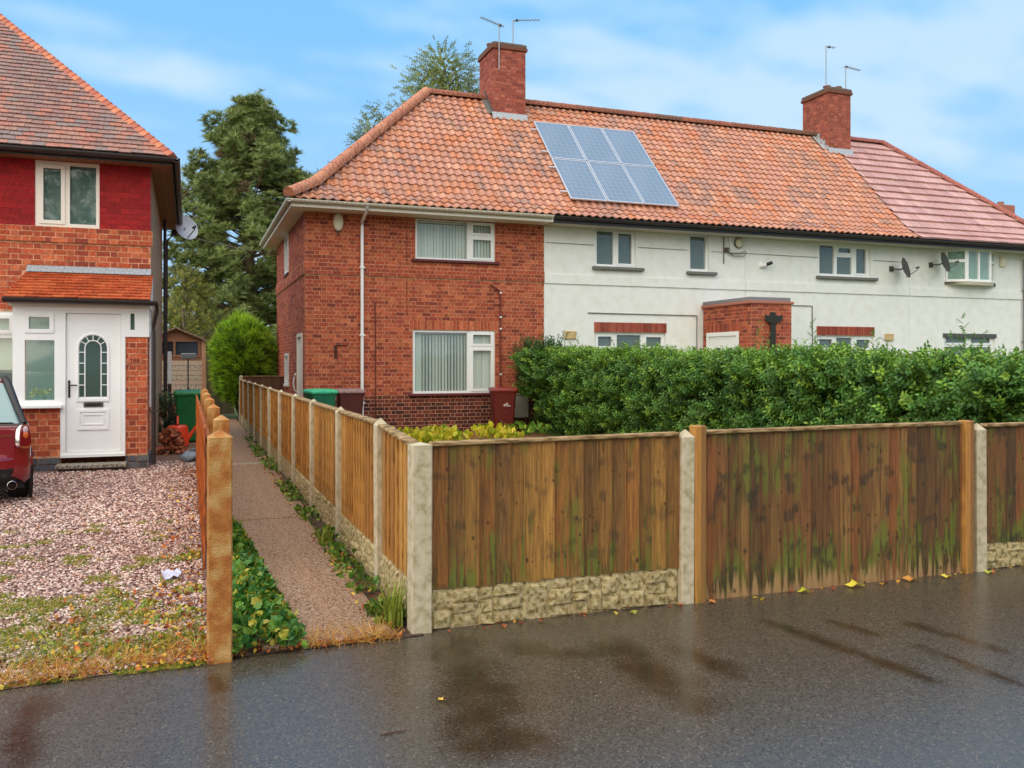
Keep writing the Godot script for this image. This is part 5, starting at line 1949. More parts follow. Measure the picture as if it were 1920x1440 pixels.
func hedge() -> void:
	var t := thing("hedge", "long green privet hedge behind the street fence, in front of the white houses", "hedge")
	var d0 := 5.7
	var d1 := 19.25
	var xl := 7.5
	var xr := 8.75
	var f := FastNoiseLite.new()
	f.seed = 3
	f.frequency = 0.9
	f.fractal_octaves = 3
	var top := func(d: float) -> float:
		return 1.5 + 0.022 * (d - 6.0) + 0.2 * f.get_noise_1d(d * 1.3)
	# solid dark core added inside the hedge to block light
	var rows := []
	for i in 40:
		var d := d0 + 0.2 + (d1 - d0 - 0.4) * i / 39.0
		var row := []
		for q in [[xl + 0.4, 0.05], [xl + 0.26, 0.5], [xl + 0.24, 1.1], [xl + 0.34, 1.5], [(xl + xr) * 0.5, 1.56], [xr - 0.34, 1.5], [xr - 0.26, 1.0], [xr - 0.4, 0.05]]:
			row.append(P(q[0] + 0.06 * f.get_noise_2d(d * 4.0, q[1] * 3.0), q[1] * top.call(d) / 1.78, d))
		rows.append(row)
	var g := Geo.new()
	g.grid(rows, true)
	g.fan(rows[0])
	g.fan(rows[-1])
	put(g, "dark_core", M("hedge_core", Color(0.02, 0.026, 0.01), 0.95), t)
	var sprigs := []
	for k in 4:
		sprigs.append(sprig_mesh(100 + k, 0.2, 6, 0.06, 0.032))
	var xf := [[], [], [], []]
	var cs := [[], [], [], []]
	var add := func(p: Vector3, dir: Vector3, k: float, c: Color) -> void:
		var i := rng.randi() % 4
		xf[i].append(Transform3D(aim(dir, rnd(0, TAU), k), p))
		cs[i].append(c)
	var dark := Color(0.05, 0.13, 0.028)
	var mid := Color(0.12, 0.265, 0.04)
	var new_growth := Color(0.25, 0.42, 0.045)  # yellow-green of the young leaves
	var n := 15000
	for i in n:
		var d := d0 + (d1 - d0) * pow(rng.randf(), 1.15)
		var h: float = top.call(d)
		var y := rnd(0.03, h)
		var lump := f.get_noise_2d(d * 2.2, y * 2.4)
		var x := xl + 0.14 - 0.62 * lump + rnd(-0.05, 0.22) + (0.12 if y < 0.5 else 0.0) + (smoothstep(17.0, 18.6, d) * (0.42 - 0.45 * y))
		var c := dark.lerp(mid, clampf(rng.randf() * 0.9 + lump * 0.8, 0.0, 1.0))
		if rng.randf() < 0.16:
			c = new_growth
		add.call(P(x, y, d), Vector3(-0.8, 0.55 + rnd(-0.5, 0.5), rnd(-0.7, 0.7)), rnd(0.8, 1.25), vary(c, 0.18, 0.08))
	for i in 7000:        # clipped top with fresh shoots
		var d := d0 + (d1 - d0) * pow(rng.randf(), 1.1)
		var h: float = top.call(d)
		var x := rnd(xl - 0.02, xr)
		var c := mid.lerp(new_growth, rnd(0.35, 1.0))
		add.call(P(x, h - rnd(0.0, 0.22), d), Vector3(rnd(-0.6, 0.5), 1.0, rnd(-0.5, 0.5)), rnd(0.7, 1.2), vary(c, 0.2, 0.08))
	for i in 2600:       # near end and far end, and the back
		var e := rng.randi() % 3
		var p := P(rnd(xl, xr), rnd(0.05, 1.75), d0 + rnd(-0.08, 0.15))
		var dir := Vector3(rnd(-0.4, 0.4), 0.5, 1.0)
		if e == 1:
			p = P(rnd(xl + 0.35, xr), rnd(0.05, 1.9), d1 + rnd(-0.15, 0.1))
			dir = Vector3(rnd(-0.4, 0.4), 0.5, -1.0)
		elif e == 2:
			p = P(xr + rnd(-0.15, 0.1), rnd(0.4, 1.75), rnd(d0, d1))
			dir = Vector3(1.0, 0.5, rnd(-0.5, 0.5))
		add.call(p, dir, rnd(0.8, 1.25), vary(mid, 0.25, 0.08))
	for i in 900:       # taller darker growth against the house
		var d := rnd(18.2, 19.5)
		var p := P(rnd(7.25, 8.1), rnd(1.05, 2.15 - 0.4 * absf(rnd(-1, 1))), d)
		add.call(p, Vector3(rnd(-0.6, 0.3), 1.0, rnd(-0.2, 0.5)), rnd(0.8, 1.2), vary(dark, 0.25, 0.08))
	for s in [[6.25, 0.3], [6.45, 0.42], [6.6, 0.5], [6.75, 0.36], [7.0, 0.3], [7.3, 0.34], [7.5, 0.5], [7.7, 0.4], [8.0, 0.28], [8.5, 0.42], [8.8, 0.3], [9.4, 0.26], [9.9, 0.44], [10.6, 0.5], [10.9, 0.34], [11.6, 0.26], [12.6, 0.2], [14.0, 0.18], [15.2, 0.2], [18.4, 0.4], [18.9, 0.5], [18.7, 0.3]]:      # uncut shoots
		var b := P(rnd(xl + 0.1, xr - 0.3), top.call(s[0]) - 0.05, s[0])
		var lean := Vector3(rnd(-0.2, 0.2), 1.0, rnd(-0.2, 0.2))
		for k in int(s[1] / 0.035):
			var az := k * 2.4
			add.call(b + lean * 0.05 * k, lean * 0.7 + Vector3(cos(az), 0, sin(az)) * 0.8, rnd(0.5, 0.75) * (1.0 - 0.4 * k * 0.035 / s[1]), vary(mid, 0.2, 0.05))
	for k in 4:
		many("foliage", sprigs[k], xf[k], cs[k], leafy("hedge_leaf", 0.42), t)
	rebase(t, P(8.1, 0, 12.4))

func topiary() -> void:
	var t := thing("bush", "round bright green bush at the end of the path", "bush")
	var c := P(1.5, 1.75, 26.5)
	var g := Geo.new()
	g.lathe([[0.02, -1.75], [0.12, -1.7], [0.3, -1.3], [0.62, -0.6], [0.72, 0.1], [0.6, 0.7], [0.3, 1.05], [0.0, 1.15]], 18, c)
	put(g, "dark_core", M("hedge_core", Color(0.02, 0.026, 0.01), 0.95), t)  # solid dark core under the tufts, as in the hedge
	var me := tuft_mesh(9, 14, 0.34, 0.028, 0.75)
	var xf := []
	var cs := []
	for i in 3800:
		var d := rdir()
		var rr := 0.93 + 0.06 * sin(d.y * 9.0 + d.x * 7.0)
		var p := c + Vector3(d.x * 0.9, d.y * 1.22 - (0.15 if d.y < -0.4 else 0.0), d.z * 0.9) * rr * rnd(0.8, 1.0)
		if d.y < -0.55 and rng.randf() < 0.4:
			continue
		var dir := d + Vector3(0, 0.8, 0)
		var old := rng.randf() < 0.3
		xf.append(Transform3D(aim(dir, rnd(0, TAU), rnd(0.5, 0.95)), p))
		cs.append(vary(Color(0.09, 0.18, 0.03) if old else Color(0.38, 0.6, 0.045), 0.25, 0.08))
	many("foliage", me, xf, cs, leafy("bush_leaf", 0.6, 0.4), t)
	rebase(t, P(1.5, 0, 26.5))

func pine() -> void:
	var t := thing("pine_tree", "tall dark pine tree behind the gap between the houses", "tree")
	var base := P(2.75, 0, 44.0)
	var bark := M("pine_bark", S(110, 84, 66), 0.95, {"tex": noise_tex(70, 0.03, [[0.2, 0.5], [0.8, 1.0]], 4), "per": 1.0})
	var g := Geo.new()
	g.tube([base, base + Vector3(0.1, 4, 0), base + Vector3(-0.05, 9, 0.1), base + Vector3(0.05, 14.2, 0)], [0.32, 0.26, 0.16, 0.03], 10)
	put(g, "trunk", bark, t)
	var rad := func(y: float) -> float:      # crown half width
		var pts := [[0.8, 3.7], [2.5, 4.3], [5.0, 4.6], [7.5, 4.4], [9.0, 4.0], [10.3, 3.2], [11.6, 2.2], [12.8, 1.15], [14.2, 0.2]]
		for i in pts.size() - 1:
			if y <= pts[i + 1][0]:
				return lerpf(pts[i][1], pts[i + 1][1], clampf((y - pts[i][0]) / (pts[i + 1][0] - pts[i][0]), 0, 1))
		return 0.1
	var tuft := tuft_mesh(31, 26, 0.42, 0.034, 1.15)
	var xf := []
	var cs := []
	var br := Geo.new()
	for i in 250:
		var y := 0.9 + 12.9 * pow((i + rng.randf()) / 250.0, 0.95)
		var R: float = rad.call(y)
		var az := i * 2.399 + rnd(-0.5, 0.5)
		var reach := R * (rnd(0.5, 0.95) if i % 4 > 0 else rnd(0.95, 1.2))
		var o := base + Vector3(0.02, y - 0.3 * reach, 0)
		var tip := base + Vector3(cos(az) * reach, y + rnd(-0.1, 0.5) + (0.4 if i % 4 == 0 else 0.0), sin(az) * reach)
		br.tube([o, o.lerp(tip, 0.5) + Vector3(0, -0.1, 0), tip], [0.05, 0.035, 0.012], 5, false)
		for q in 4:
			var fr := 1.0 - q * 0.17 + rnd(-0.06, 0.06)
			var c0 := o.lerp(tip, fr) + Vector3(rnd(-0.35, 0.35), rnd(-0.1, 0.15), rnd(-0.35, 0.35))
			var cr := rnd(0.24, 0.42) * (1.0 if q > 0 else 0.8)
			var shade := rnd(0.8, 1.2)
			var brown := rng.randf() < 0.06
			for k in 13:
				var dv := rdir()
				var p := c0 + Vector3(dv.x * cr, dv.y * cr * (0.55 if q > 0 else 1.1), dv.z * cr)
				var dir := dv * 0.5 + Vector3(cos(az) * 0.35, 0.9, sin(az) * 0.35)
				var c := Color(0.17, 0.215, 0.07).lerp(Color(0.27, 0.33, 0.095), rng.randf())
				if brown:
					c = Color(0.2, 0.14, 0.07)
				xf.append(Transform3D(aim(dir, rnd(0, TAU), rnd(0.6, 1.0)), p))
				cs.append(Color(c.r * shade, c.g * shade, c.b * shade))
	for i in 26:      # upright leaders on the outline
		var y := rnd(8.0, 13.6)
		var R: float = rad.call(y) * rnd(0.7, 1.0)
		var az := i * 2.399
		var o := base + Vector3(cos(az) * R, y, sin(az) * R)
		for k in 16:
			var q := k / 16.0
			xf.append(Transform3D(aim(Vector3(rnd(-0.6, 0.6), 1.0, rnd(-0.6, 0.6)), rnd(0, TAU), rnd(0.5, 0.8) * (1.1 - 0.6 * q)), o + Vector3(rnd(-0.2, 0.2) * (1.0 - q), q * 0.95, rnd(-0.2, 0.2) * (1.0 - q))))
			cs.append(vary(Color(0.19, 0.25, 0.085), 0.2, 0.05))
	put(br, "limb", bark, t)
	many("crown", tuft, xf, cs, leafy("pine_needle", 0.6, 0.15), t)
	rebase(t, base)

func broad_tree(called: String, label: String, base: Vector3, h: float, r: float, y_low: float, n_clump: int, per: int, c0: Color, c1: Color, leaf: float, weep: float, group: String, seed_: int) -> void:
	var t := thing(called, label, "tree", group)
	var rr := RandomNumberGenerator.new()
	rr.seed = seed_
	var bark := M("grey_bark", S(140, 124, 108), 0.95)
	var g := Geo.new()
	g.tube([base, base + Vector3(0.1, h * 0.4, 0.1), base + Vector3(-0.1, h * 0.75, 0), base + Vector3(0, h * 0.97, 0)], [0.026 * h, 0.02 * h, 0.01 * h, 0.02], 8)
	put(g, "trunk", bark, t)
	var limbs := Geo.new()
	var sp := sprig_mesh(seed_, leaf * 4.0, 5, leaf, leaf * 0.62, 1.0)
	var xf := []
	var cs := []
	for i in n_clump:
		var fy := rr.randf()
		var y := y_low + (h - y_low) * fy
		var R := r * sin(PI * clampf(0.18 + 0.8 * fy, 0, 1)) * rr.randf_range(0.45, 1.05)
		var az := i * 2.399 + rr.randf_range(-0.5, 0.5)
		var c := base + Vector3(cos(az) * R, y, sin(az) * R)
		limbs.tube([base + Vector3(0, maxf(y - R * 0.9, h * 0.15), 0), c], [0.012 * h * 0.4, 0.015], 5, false)
		var cr := r * rr.randf_range(0.16, 0.3)
		var tone := rr.randf_range(0.75, 1.25)
		for k in per:
			var dv := Vector3(rr.randf_range(-1, 1), rr.randf_range(-1, 1), rr.randf_range(-1, 1))
			var p := c + Vector3(dv.x * cr, dv.y * cr * (0.7 + weep), dv.z * cr)
			var dir := dv * 0.6 + Vector3(0, 0.6 - weep * 1.6, 0) + Vector3(cos(az), 0, sin(az)) * 0.5
			xf.append(Transform3D(aim(dir, rr.randf() * TAU, rr.randf_range(0.7, 1.2)), p))
			var q := c0.lerp(c1, rr.randf())
			cs.append(Color(q.r * tone, q.g * tone, q.b * tone))
	put(limbs, "limb", bark, t)
	many("crown", sp, xf, cs, leafy("tree_leaf", 0.5, 0.4), t)
	rebase(t, base)

func trees() -> void:
	pine()
	broad_tree("birch_tree", "pale leaved birch rising behind the brick chimney", P(11.3, 0, 40.0), 15.9, 3.3, 8.5, 110, 44, Color(0.16, 0.2, 0.05), Color(0.26, 0.3, 0.1), 0.1, 0.5, "birches behind the terrace", 71)
	broad_tree("birch_tree", "smaller birch showing above the hip of the brick house roof", P(7.75, 0, 39.0), 12.5, 1.6, 6.0, 60, 36, Color(0.14, 0.19, 0.05), Color(0.24, 0.28, 0.1), 0.1, 0.5, "birches behind the terrace", 72)
	broad_tree("small_tree", "small yellow green tree behind the garden shed", P(-0.1, 0, 31.0), 4.5, 1.25, 1.2, 60, 26, Color(0.16, 0.19, 0.03), Color(0.3, 0.29, 0.05), 0.07, 0.2, "", 73)
	# street trees across the road, seen only in the window panes and the wet asphalt
	for e in [[-13.0, -17.0, 14.0, 5.0, 81, "first"], [-2.0, -18.5, 15.5, 5.2, 82, "second"], [9.5, -17.5, 14.0, 5.0, 83, "third"], [22.0, -18.0, 15.0, 5.4, 84, "fourth"]]:
		broad_tree("street_tree", "%s leafy street tree across the road" % e[5], P(e[0], -0.03, e[1]), e[2], e[3], 3.0, 90, 30, Color(0.06, 0.11, 0.03), Color(0.1, 0.17, 0.04), 0.24, 0.1, "street trees across the road", e[4])

# ---------- low growth and loose stuff
func ground_cover() -> void:
	# gravel
	var peb := []
	for k in 3:
		var r := RandomNumberGenerator.new()
		r.seed = 40 + k
		var g := Geo.new()
		var v := []
		for q in [Vector3.UP * 0.62, Vector3.DOWN * 0.5, Vector3.RIGHT, Vector3.LEFT, Vector3.BACK * 0.8, Vector3.FORWARD * 0.8]:
			v.append(q + Vector3(r.randf_range(-0.22, 0.22), r.randf_range(-0.15, 0.15), r.randf_range(-0.22, 0.22)))
		for q in [[0, 4, 2], [0, 2, 5], [0, 5, 3], [0, 3, 4], [1, 2, 4], [1, 5, 2], [1, 3, 5], [1, 4, 3]]:
			g.tri(v[q[0]], v[q[1]], v[q[2]])
		peb.append(g.mesh())
	var cols := [S(214, 182, 168), S(190, 156, 142), S(160, 126, 114), S(130, 100, 92), S(228, 206, 194), S(200, 154, 132), S(168, 140, 132), S(216, 192, 180)]
	var xf := [[], [], []]
	var cs := [[], [], []]
	for i in 42000:
		var f := rng.randf()
		var d := 4.9 + 10.4 * f * f * 0.55 + 10.4 * f * 0.45
		var half := 0.6 + (d - 4.9) * 0.32
		var x := 0.1 - rng.randf() * (half + 1.5)
		if d > 14.25 and x < -0.55 and d > 14.3:
			continue
		if d < 4.9 + 0.1 * clampf((x + 1.2) / 1.3, 0, 1):
			continue
		var k := rng.randi() % 3
		var s := rnd(0.008, 0.017) * (1.0 if d < 9.0 else 1.3)
		xf[k].append(Transform3D(Basis.from_euler(Vector3(rnd(-0.5, 0.5), rnd(0, TAU), rnd(-0.5, 0.5))).scaled_local(Vector3(s, s, s)), P(x, 0.008 + s * 0.3, d)))
		cs[k].append(vary(pick(cols), 0.2, 0.03))
	var gp := thing("gravel", "pinkish gravel spread over the drive", "gravel")
	gp.set_meta("kind", "stuff")
	for k in 3:
		many("pebbles", peb[k], xf[k], cs[k], M("pebble", Color(1, 1, 1), 0.6, {"vc": true}), gp)
	# grass and moss creeping over the gravel near the street
	var blade := tuft_mesh(5, 12, 0.045, 0.006, 1.35)
	var gx := []
	var gc := []
	var f2 := FastNoiseLite.new()
	f2.seed = 19
	f2.frequency = 1.6
	f2.fractal_octaves = 3
	var tries := 0
	while gx.size() < 10000 and tries < 90000:
		tries += 1
		var d := rnd(4.89, 9.5)
		var x := rnd(-1.0 - (d - 4.8) * 0.3, 0.08)
		var near := 1.0 - smoothstep(5.2, 7.4, d - 0.7 * clampf(-x - 0.3, 0.0, 1.4))
		var n := f2.get_noise_2d(x * 1.2, d)
		if n * 1.4 + near * 0.85 - 0.36 < rng.randf() * 0.5:
			continue
		gx.append(Transform3D(aim(Vector3(rnd(-0.3, 0.3), 1, rnd(-0.3, 0.3)), rnd(0, TAU), rnd(0.35, 0.9) * (0.55 + 0.45 * smoothstep(4.85, 5.3, d))), P(x, 0.006, d)))
		var c: Color = pick([S(150, 156, 44), S(118, 138, 44), S(176, 164, 58), S(94, 122, 40), S(190, 160, 70)])
		gc.append(vary(c, 0.2, 0.05))
	tag(many("grass", blade, gx, gc, leafy("grass_blade", 0.6, 0.3)), "yellow green grass creeping over the gravel beside the pavement", "grass")
	var lx := []
	var lc := []
	for i in 2600:
		var x := rnd(1.4, 7.3)
		var d := rnd(5.3, 17.5)
		if f2.get_noise_2d(x * 0.5, d * 0.5) < -0.1:
			continue
		lx.append(Transform3D(aim(Vector3(rnd(-0.4, 0.4), 1, rnd(-0.4, 0.4)), rnd(0, TAU), rnd(0.8, 2.0)), P(x, 0.012, d)))
		lc.append(vary(pick([S(150, 146, 60), S(118, 132, 50), S(166, 140, 70), S(100, 118, 44)]), 0.2, 0.05))
	tag(many("grass", blade, lx, lc, leafy("grass_blade", 0.6, 0.3)), "sparse rough grass on the bare soil inside the garden fence", "grass")
	# broad weeds, ivy and fallen leaves
	var lm := leaf_mesh(0.062, 0.058, 0.4)
	var ix := []
	var ic := []
	for i in 3800:
		var d := 4.93 + 3.7 * pow(rng.randf(), 0.9)
		var wide := 0.36 - 0.045 * (d - 4.9)
		var x := 0.24 + wide * rng.randf()
		var heap := 0.12 * (1.0 - absf((x - 0.24) / wide - 0.4))
		ix.append(Transform3D(aim(Vector3(rnd(-0.9, 0.9), rnd(0.1, 0.9), rnd(-0.4, 1.0)), rnd(0, TAU), rnd(0.5, 1.15)), P(x, 0.015 + heap * rnd(0.3, 1.3), d)))
		ic.append(vary(pick([S(66, 116, 46), S(84, 132, 52), S(54, 98, 42), S(116, 152, 60), S(76, 122, 64), S(170, 160, 60)]), 0.25, 0.08))
	tag(many("ivy", lm, ix, ic, leafy("ivy_leaf", 0.4, 0.25)), "dark green ivy beside the path and rust stained post", "ivy", "", "stuff")
	var wx := []
	var wc := []
	for i in 1500:       # weeds at the foot of the path fence, in clumps
		var d := 5.2 + 14.0 * pow(rng.randf(), 1.4)
		if f2.get_noise_1d(d * 0.9) < -0.05:
			continue
		var x := rnd(1.06, 1.25)
		wx.append(Transform3D(aim(Vector3(rnd(-1, 0.4), rnd(0.2, 1.0), rnd(-0.6, 0.8)), rnd(0, TAU), rnd(0.4, 1.0)), P(x, 0.02 + 0.1 * rng.randf() * rng.randf(), d)))
		wc.append(vary(pick([S(110, 140, 50), S(84, 120, 46), S(140, 150, 60), S(70, 100, 44)]), 0.25, 0.08))
	for i in 800:       # clumps of yellowing weeds among the gravel near the posts
		var c: Array = pick([[-0.02, 5.25, 0.22], [-0.25, 5.3, 0.2], [-0.12, 5.9, 0.2], [0.02, 6.5, 0.12], [-0.5, 5.15, 0.25], [-0.3, 6.2, 0.12], [-0.75, 5.6, 0.2], [0.03, 7.6, 0.12]])
		var a := rnd(0, TAU)
		var r: float = c[2] * sqrt(rng.randf())
		wx.append(Transform3D(aim(Vector3(cos(a), rnd(0.3, 1.4), sin(a)), rnd(0, TAU), rnd(0.2, 0.5)), P(minf(c[0] + cos(a) * r, 0.07), 0.02 + 0.07 * rng.randf() * (1.0 - r / c[2]), c[1] + sin(a) * r)))
		wc.append(vary(pick([S(180, 168, 56), S(140, 152, 52), S(196, 176, 72), S(104, 132, 48), S(186, 130, 56)]), 0.25, 0.08))
	tag(many("weeds", lm, wx, wc, leafy("ivy_leaf", 0.4, 0.25)), "green weeds growing along the foot of the path fence", "weeds", "", "stuff")
	var fx := []
	var fc := []
	var dead := [S(190, 110, 50), S(150, 78, 42), S(206, 150, 60), S(120, 66, 44), S(214, 178, 70), S(176, 96, 60)]
	for i in 1500:
		var k := rng.randf()
		var p: Vector3
		if k < 0.33:        # beside the drive posts
			var d := 4.9 + 9.0 * pow(rng.randf(), 1.5)
			p = P(0.1 - 0.34 * pow(rng.randf(), 1.6), 0.03, d)
		elif k < 0.6:       # foot of the path fence
			var d := 5.3 + 12.0 * pow(rng.randf(), 1.3)
			p = P(rnd(1.02, 1.24), 0.03, d)
		elif k < 0.78:      # street edge of the drive and path
			var x := rnd(-1.0, 1.2)
			p = P(x, 0.02, 4.9 + 0.1 * clampf((x + 1.2) / 1.3, 0, 1) + rnd(-0.05, 0.12))
		elif k < 0.82:      # foot of the street fence
			p = P(rnd(1.4, 6.2), 0.008, 5.06 - rng.randf() * rng.randf() * 0.12)
		else:
			p = P(rnd(-0.8, 0.1), 0.03, rnd(5.0, 6.6))
		fx.append(Transform3D(aim(Vector3(rnd(-1, 1), rnd(-0.1, 0.3), rnd(-1, 1)), rnd(0, TAU), rnd(0.18, 0.6)), p))
		fc.append(vary(pick(dead), 0.25, 0.05))
	tag(many("leaf_litter", lm, fx, fc, leafy("dead_leaf", 0.7, 0.2)), "brown and orange fallen leaves along the path and fence edges", "leaf litter", "", "stuff")
	# straw-like dead grass at the mouth of the path
	var sx := []
	var sc := []
	var straw := tuft_mesh(6, 8, 0.11, 0.004, 1.5)
	for i in 500:
		var x := rnd(-0.9, 1.15)
		if x > 0.25 and x < 0.62:
			continue
		sx.append(Transform3D(aim(Vector3(rnd(-1, 1), 0.25, rnd(-0.3, 0.6)), rnd(0, TAU), rnd(0.4, 1.0)), P(x, 0.02, 4.93 + 0.09 * clampf((x + 1.2) / 1.3, 0, 1) - 0.04 + 0.28 * pow(rng.randf(), 2.0))))
		sc.append(vary(pick([S(206, 150, 70), S(190, 128, 60), S(214, 170, 90)]), 0.2, 0.04))
	tag(many("dead_grass", straw, sx, sc, leafy("straw", 0.7, 0.2)), "straw coloured dead grass along the pavement edge", "grass", "", "stuff")
	# yellow leafy plants in the garden
	var yx := []
	var yc := []
	var yl := leaf_mesh(0.13, 0.13, 0.2)
	for i in 1300:
		var x := rnd(3.6, 6.5)
		var d := rnd(16.4, 18.6)
		var n := f2.get_noise_2d(x * 0.8, d * 0.8)
		if n < -0.05 + (x - 3.6) * 0.06:
			continue
		yx.append(Transform3D(aim(Vector3(rnd(-0.7, 0.7), 1.0, rnd(-0.2, 1.0)), rnd(0, TAU), rnd(0.6, 1.2)), P(x, rnd(0.02, 0.14 + 0.14 * n), d)))
		yc.append(vary(pick([S(206, 196, 50), S(186, 186, 52), S(220, 206, 80), S(150, 170, 50)]), 0.2, 0.05))
	for i in 90:
		var x := rnd(6.5, 7.4)
		yx.append(Transform3D(aim(Vector3(rnd(-0.7, 0.7), 1.0, rnd(-0.2, 1.0)), rnd(0, TAU), rnd(0.5, 1.0)), P(x, rnd(0.02, 0.25), rnd(17.2, 18.8))))
		yc.append(vary(pick([S(120, 170, 60), S(150, 180, 60), S(96, 140, 50)]), 0.2, 0.05))
	tag(many("ground_cover_plants", yl, yx, yc, leafy("yellow_leaf", 0.5, 0.4)), "yellow leaved plants covering the garden in front of the brick house", "plants", "", "stuff")

func grass_clump(label: String, at: Vector3, h: float, n: int, seed_: int) -> void:
	var t := thing("grass_clump", label, "grass", "tall grass clumps beside the path")
	var g := Geo.new()
	var r := RandomNumberGenerator.new()
	r.seed = seed_
	for i in n:
		var az := r.randf() * TAU
		var lean := r.randf_range(0.05, 0.55)
		var L := h * r.randf_range(0.5, 1.1)
		var o := Vector3(r.randf_range(-0.05, 0.05), 0, r.randf_range(-0.05, 0.05))
		var dir := Vector3(cos(az) * lean, 1, sin(az) * lean)
		var s := Vector3(-sin(az), 0, cos(az)) * 0.005
		var k := r.randf_range(0.7, 1.2)
		g.col = Color(0.26 * k, 0.32 * k, 0.045 * k)
		var m := o + dir * L * 0.5
		var e := o + dir * L * 0.85 + Vector3(cos(az), -0.2, sin(az)) * L * lean * 0.4
		g.quad(o - s, o + s, m + s, m - s)
		g.tri(m - s, m + s, e)
	put(g, "blades", leafy("grass_blade", 0.6, 0.3), t)
	t.position = at

# ---------- small things
func small_things() -> void:
	# solar panels
	var k := 1.024
	var U := Vector3(0, k, -1).normalized()
	var N := Vector3.RIGHT.cross(U)
	var cell_im := Image.create(192, 320, false, Image.FORMAT_RGB8)
	for y in 320:
		for x in 192:
			var c := Color(0.46, 0.51, 0.57)
			var n := sin(float((x / 32) * 7 + (y / 32) * 13)) * 0.012
			c = Color(c.r + n, c.g + n, c.b + n)
			if x % 32 < 1 or y % 32 < 1:
				c = Color(0.68, 0.7, 0.73)
			elif x % 16 == 8:
				c = Color(0.55, 0.59, 0.64)
			cell_im.set_pixel(x, y, c)
	var cell_m := M("solar_cells", Color(1, 1, 1), 0.16, {"tex": ImageTexture.create_from_image(cell_im), "spec": 0.7})
	var alu := M("aluminium", S(214, 214, 216), 0.35, {"metal": 0.7})
	var names := [["lower", "nearest the chimney"], ["lower", "in the middle"], ["lower", "farthest from the chimney"], ["upper", "nearest the chimney"], ["upper", "in the middle"], ["upper", "farthest from the chimney"]]
	for r in 2:
		for c in 3:
			var t := thing("solar_panel", "solar panel in the %s row on the orange roof, %s" % names[r * 3 + c], "solar panel", "solar panels on the white house roof")
			var w := 1.015
			var h := 1.77
			var o := P(8.86 + c * 1.035, 5.5 + 0.1 * k, 19.85) + U * (r * 1.8) + N * 0.13
			var B := Basis(Vector3.RIGHT, U, N)
			var g := Geo.new()
			slab(g, Transform3D(B, Vector3.ZERO), 0, 0, w, h, [[0.03, 0.03, w - 0.03, h - 0.03]], -0.035, 0.004)
			put(g, "frame", alu, t)
			g = Geo.new()
			g.uv_on = true
			g.uv_o = B * Vector3(0.03, h - 0.03, 0)
			g.uv_x = Vector3.RIGHT / (w - 0.06)
			g.uv_y = -U / (h - 0.06)
			g.box(B * Vector3(w * 0.5, h * 0.5, -0.01), Vector3(w - 0.058, h - 0.058, 0.012), B)
			put(g, "cells", cell_m, t)
			g = Geo.new()
			for yy in [0.35, h - 0.35]:
				g.box(B * Vector3(w * 0.5 - (0.08 if c == 0 else 0.0), yy, -0.06), Vector3(w + (0.16 if c == 0 else 0.0), 0.04, 0.05), B)
			put(g, "rail", alu, t)
			t.position = o
	# television aerials
	_aerial("television aerial with a long boom pointing left over the brick house chimney", P(7.92, 9.6, 22.42), 1.25, Vector3(-0.85, 0.12, 0.2), 0.75, 9, 0.5)
	_aerial("television aerial pointing right on top of the brick house chimney", P(8.5, 10.38, 22.9), 0.85, Vector3(0.95, 0.18, -0.1), 0.85, 7, 0.0)
	_aerial("tall plain aerial mast standing on the far chimney", P(19.35, 10.3, 23.0), 1.6, Vector3(0.6, 0.0, 0.0), 0.35, 3, 0.0)
	_aerial("television aerial bracketed to the side of the far chimney", P(20.05, 9.35, 22.9), 1.95, Vector3(0.9, 0.06, -0.3), 0.95, 7, 0.25)
	# satellite dishes
	_dish("grey satellite dish under the dark eaves of the neighbour's house", P(-0.05, 4.75, 21.6), Vector3(0.5, 0.25, 0.8), P(-0.32, 4.62, 21.6), 0.29, S(168, 172, 180))
	_dish("dark satellite dish on the white wall right of the three pane window", P(19.13, 4.33, 19.42), Vector3(0.8, 0.3, 0.5), P(18.95, 4.33, 19.78), 0.3, S(84, 84, 88))
	_dish("dark satellite dish beside the bow window", P(20.6, 4.55, 19.42), Vector3(0.8, 0.3, 0.5), P(20.42, 4.5, 19.78), 0.3, S(84, 84, 88))
	# alarm boxes
	var t := thing("alarm_box", "cream oval alarm box under the brick house eaves", "alarm box", "alarm boxes on the house fronts")
	var g := Geo.new()
	g.grid([_oval(0.115, 0.2, 0.0), _oval(0.115, 0.2, 0.04), _oval(0.095, 0.175, 0.075), _oval(0.04, 0.08, 0.085)], true)
	g.fan(_oval(0.04, 0.08, 0.085))
	put(g, "cover", M("alarm_cream", S(220, 212, 184), 0.5), t)
	g = Geo.new()
	g.box(Vector3(0, -0.2, 0.02), Vector3(0.1, 0.04, 0.04))
	put(g, "base", M("alarm_dark", S(60, 50, 46), 0.6), t)
	t.position = P(3.15, 4.78, 19.8)
	t = thing("alarm_box", "round cream alarm siren with dark rim on the white wall", "alarm box", "alarm boxes on the house fronts")
	g = Geo.new()
	g.grid([_oval(0.13, 0.14, 0.0), _oval(0.13, 0.14, 0.05)], true)
	put(g, "rim", M("alarm_dark", S(60, 50, 46), 0.6), t)
	g = Geo.new()
	g.grid([_oval(0.115, 0.125, 0.03), _oval(0.115, 0.125, 0.07), _oval(0.05, 0.06, 0.085)], true)
	g.fan(_oval(0.05, 0.06, 0.085))
	put(g, "cover", M("alarm_cream", S(220, 212, 184), 0.5), t)
	t.position = P(13.77, 4.82, 19.8)
	t = thing("alarm_box", "cream box alarm on the wall right of the bow window", "alarm box", "alarm boxes on the house fronts")
	g = Geo.new()
	g.cbox(Vector3(0, 0, 0.04), Vector3(0.2, 0.3, 0.08), 0.02)
	put(g, "cover", M("alarm_cream", S(220, 212, 184), 0.5), t)
	g = Geo.new()
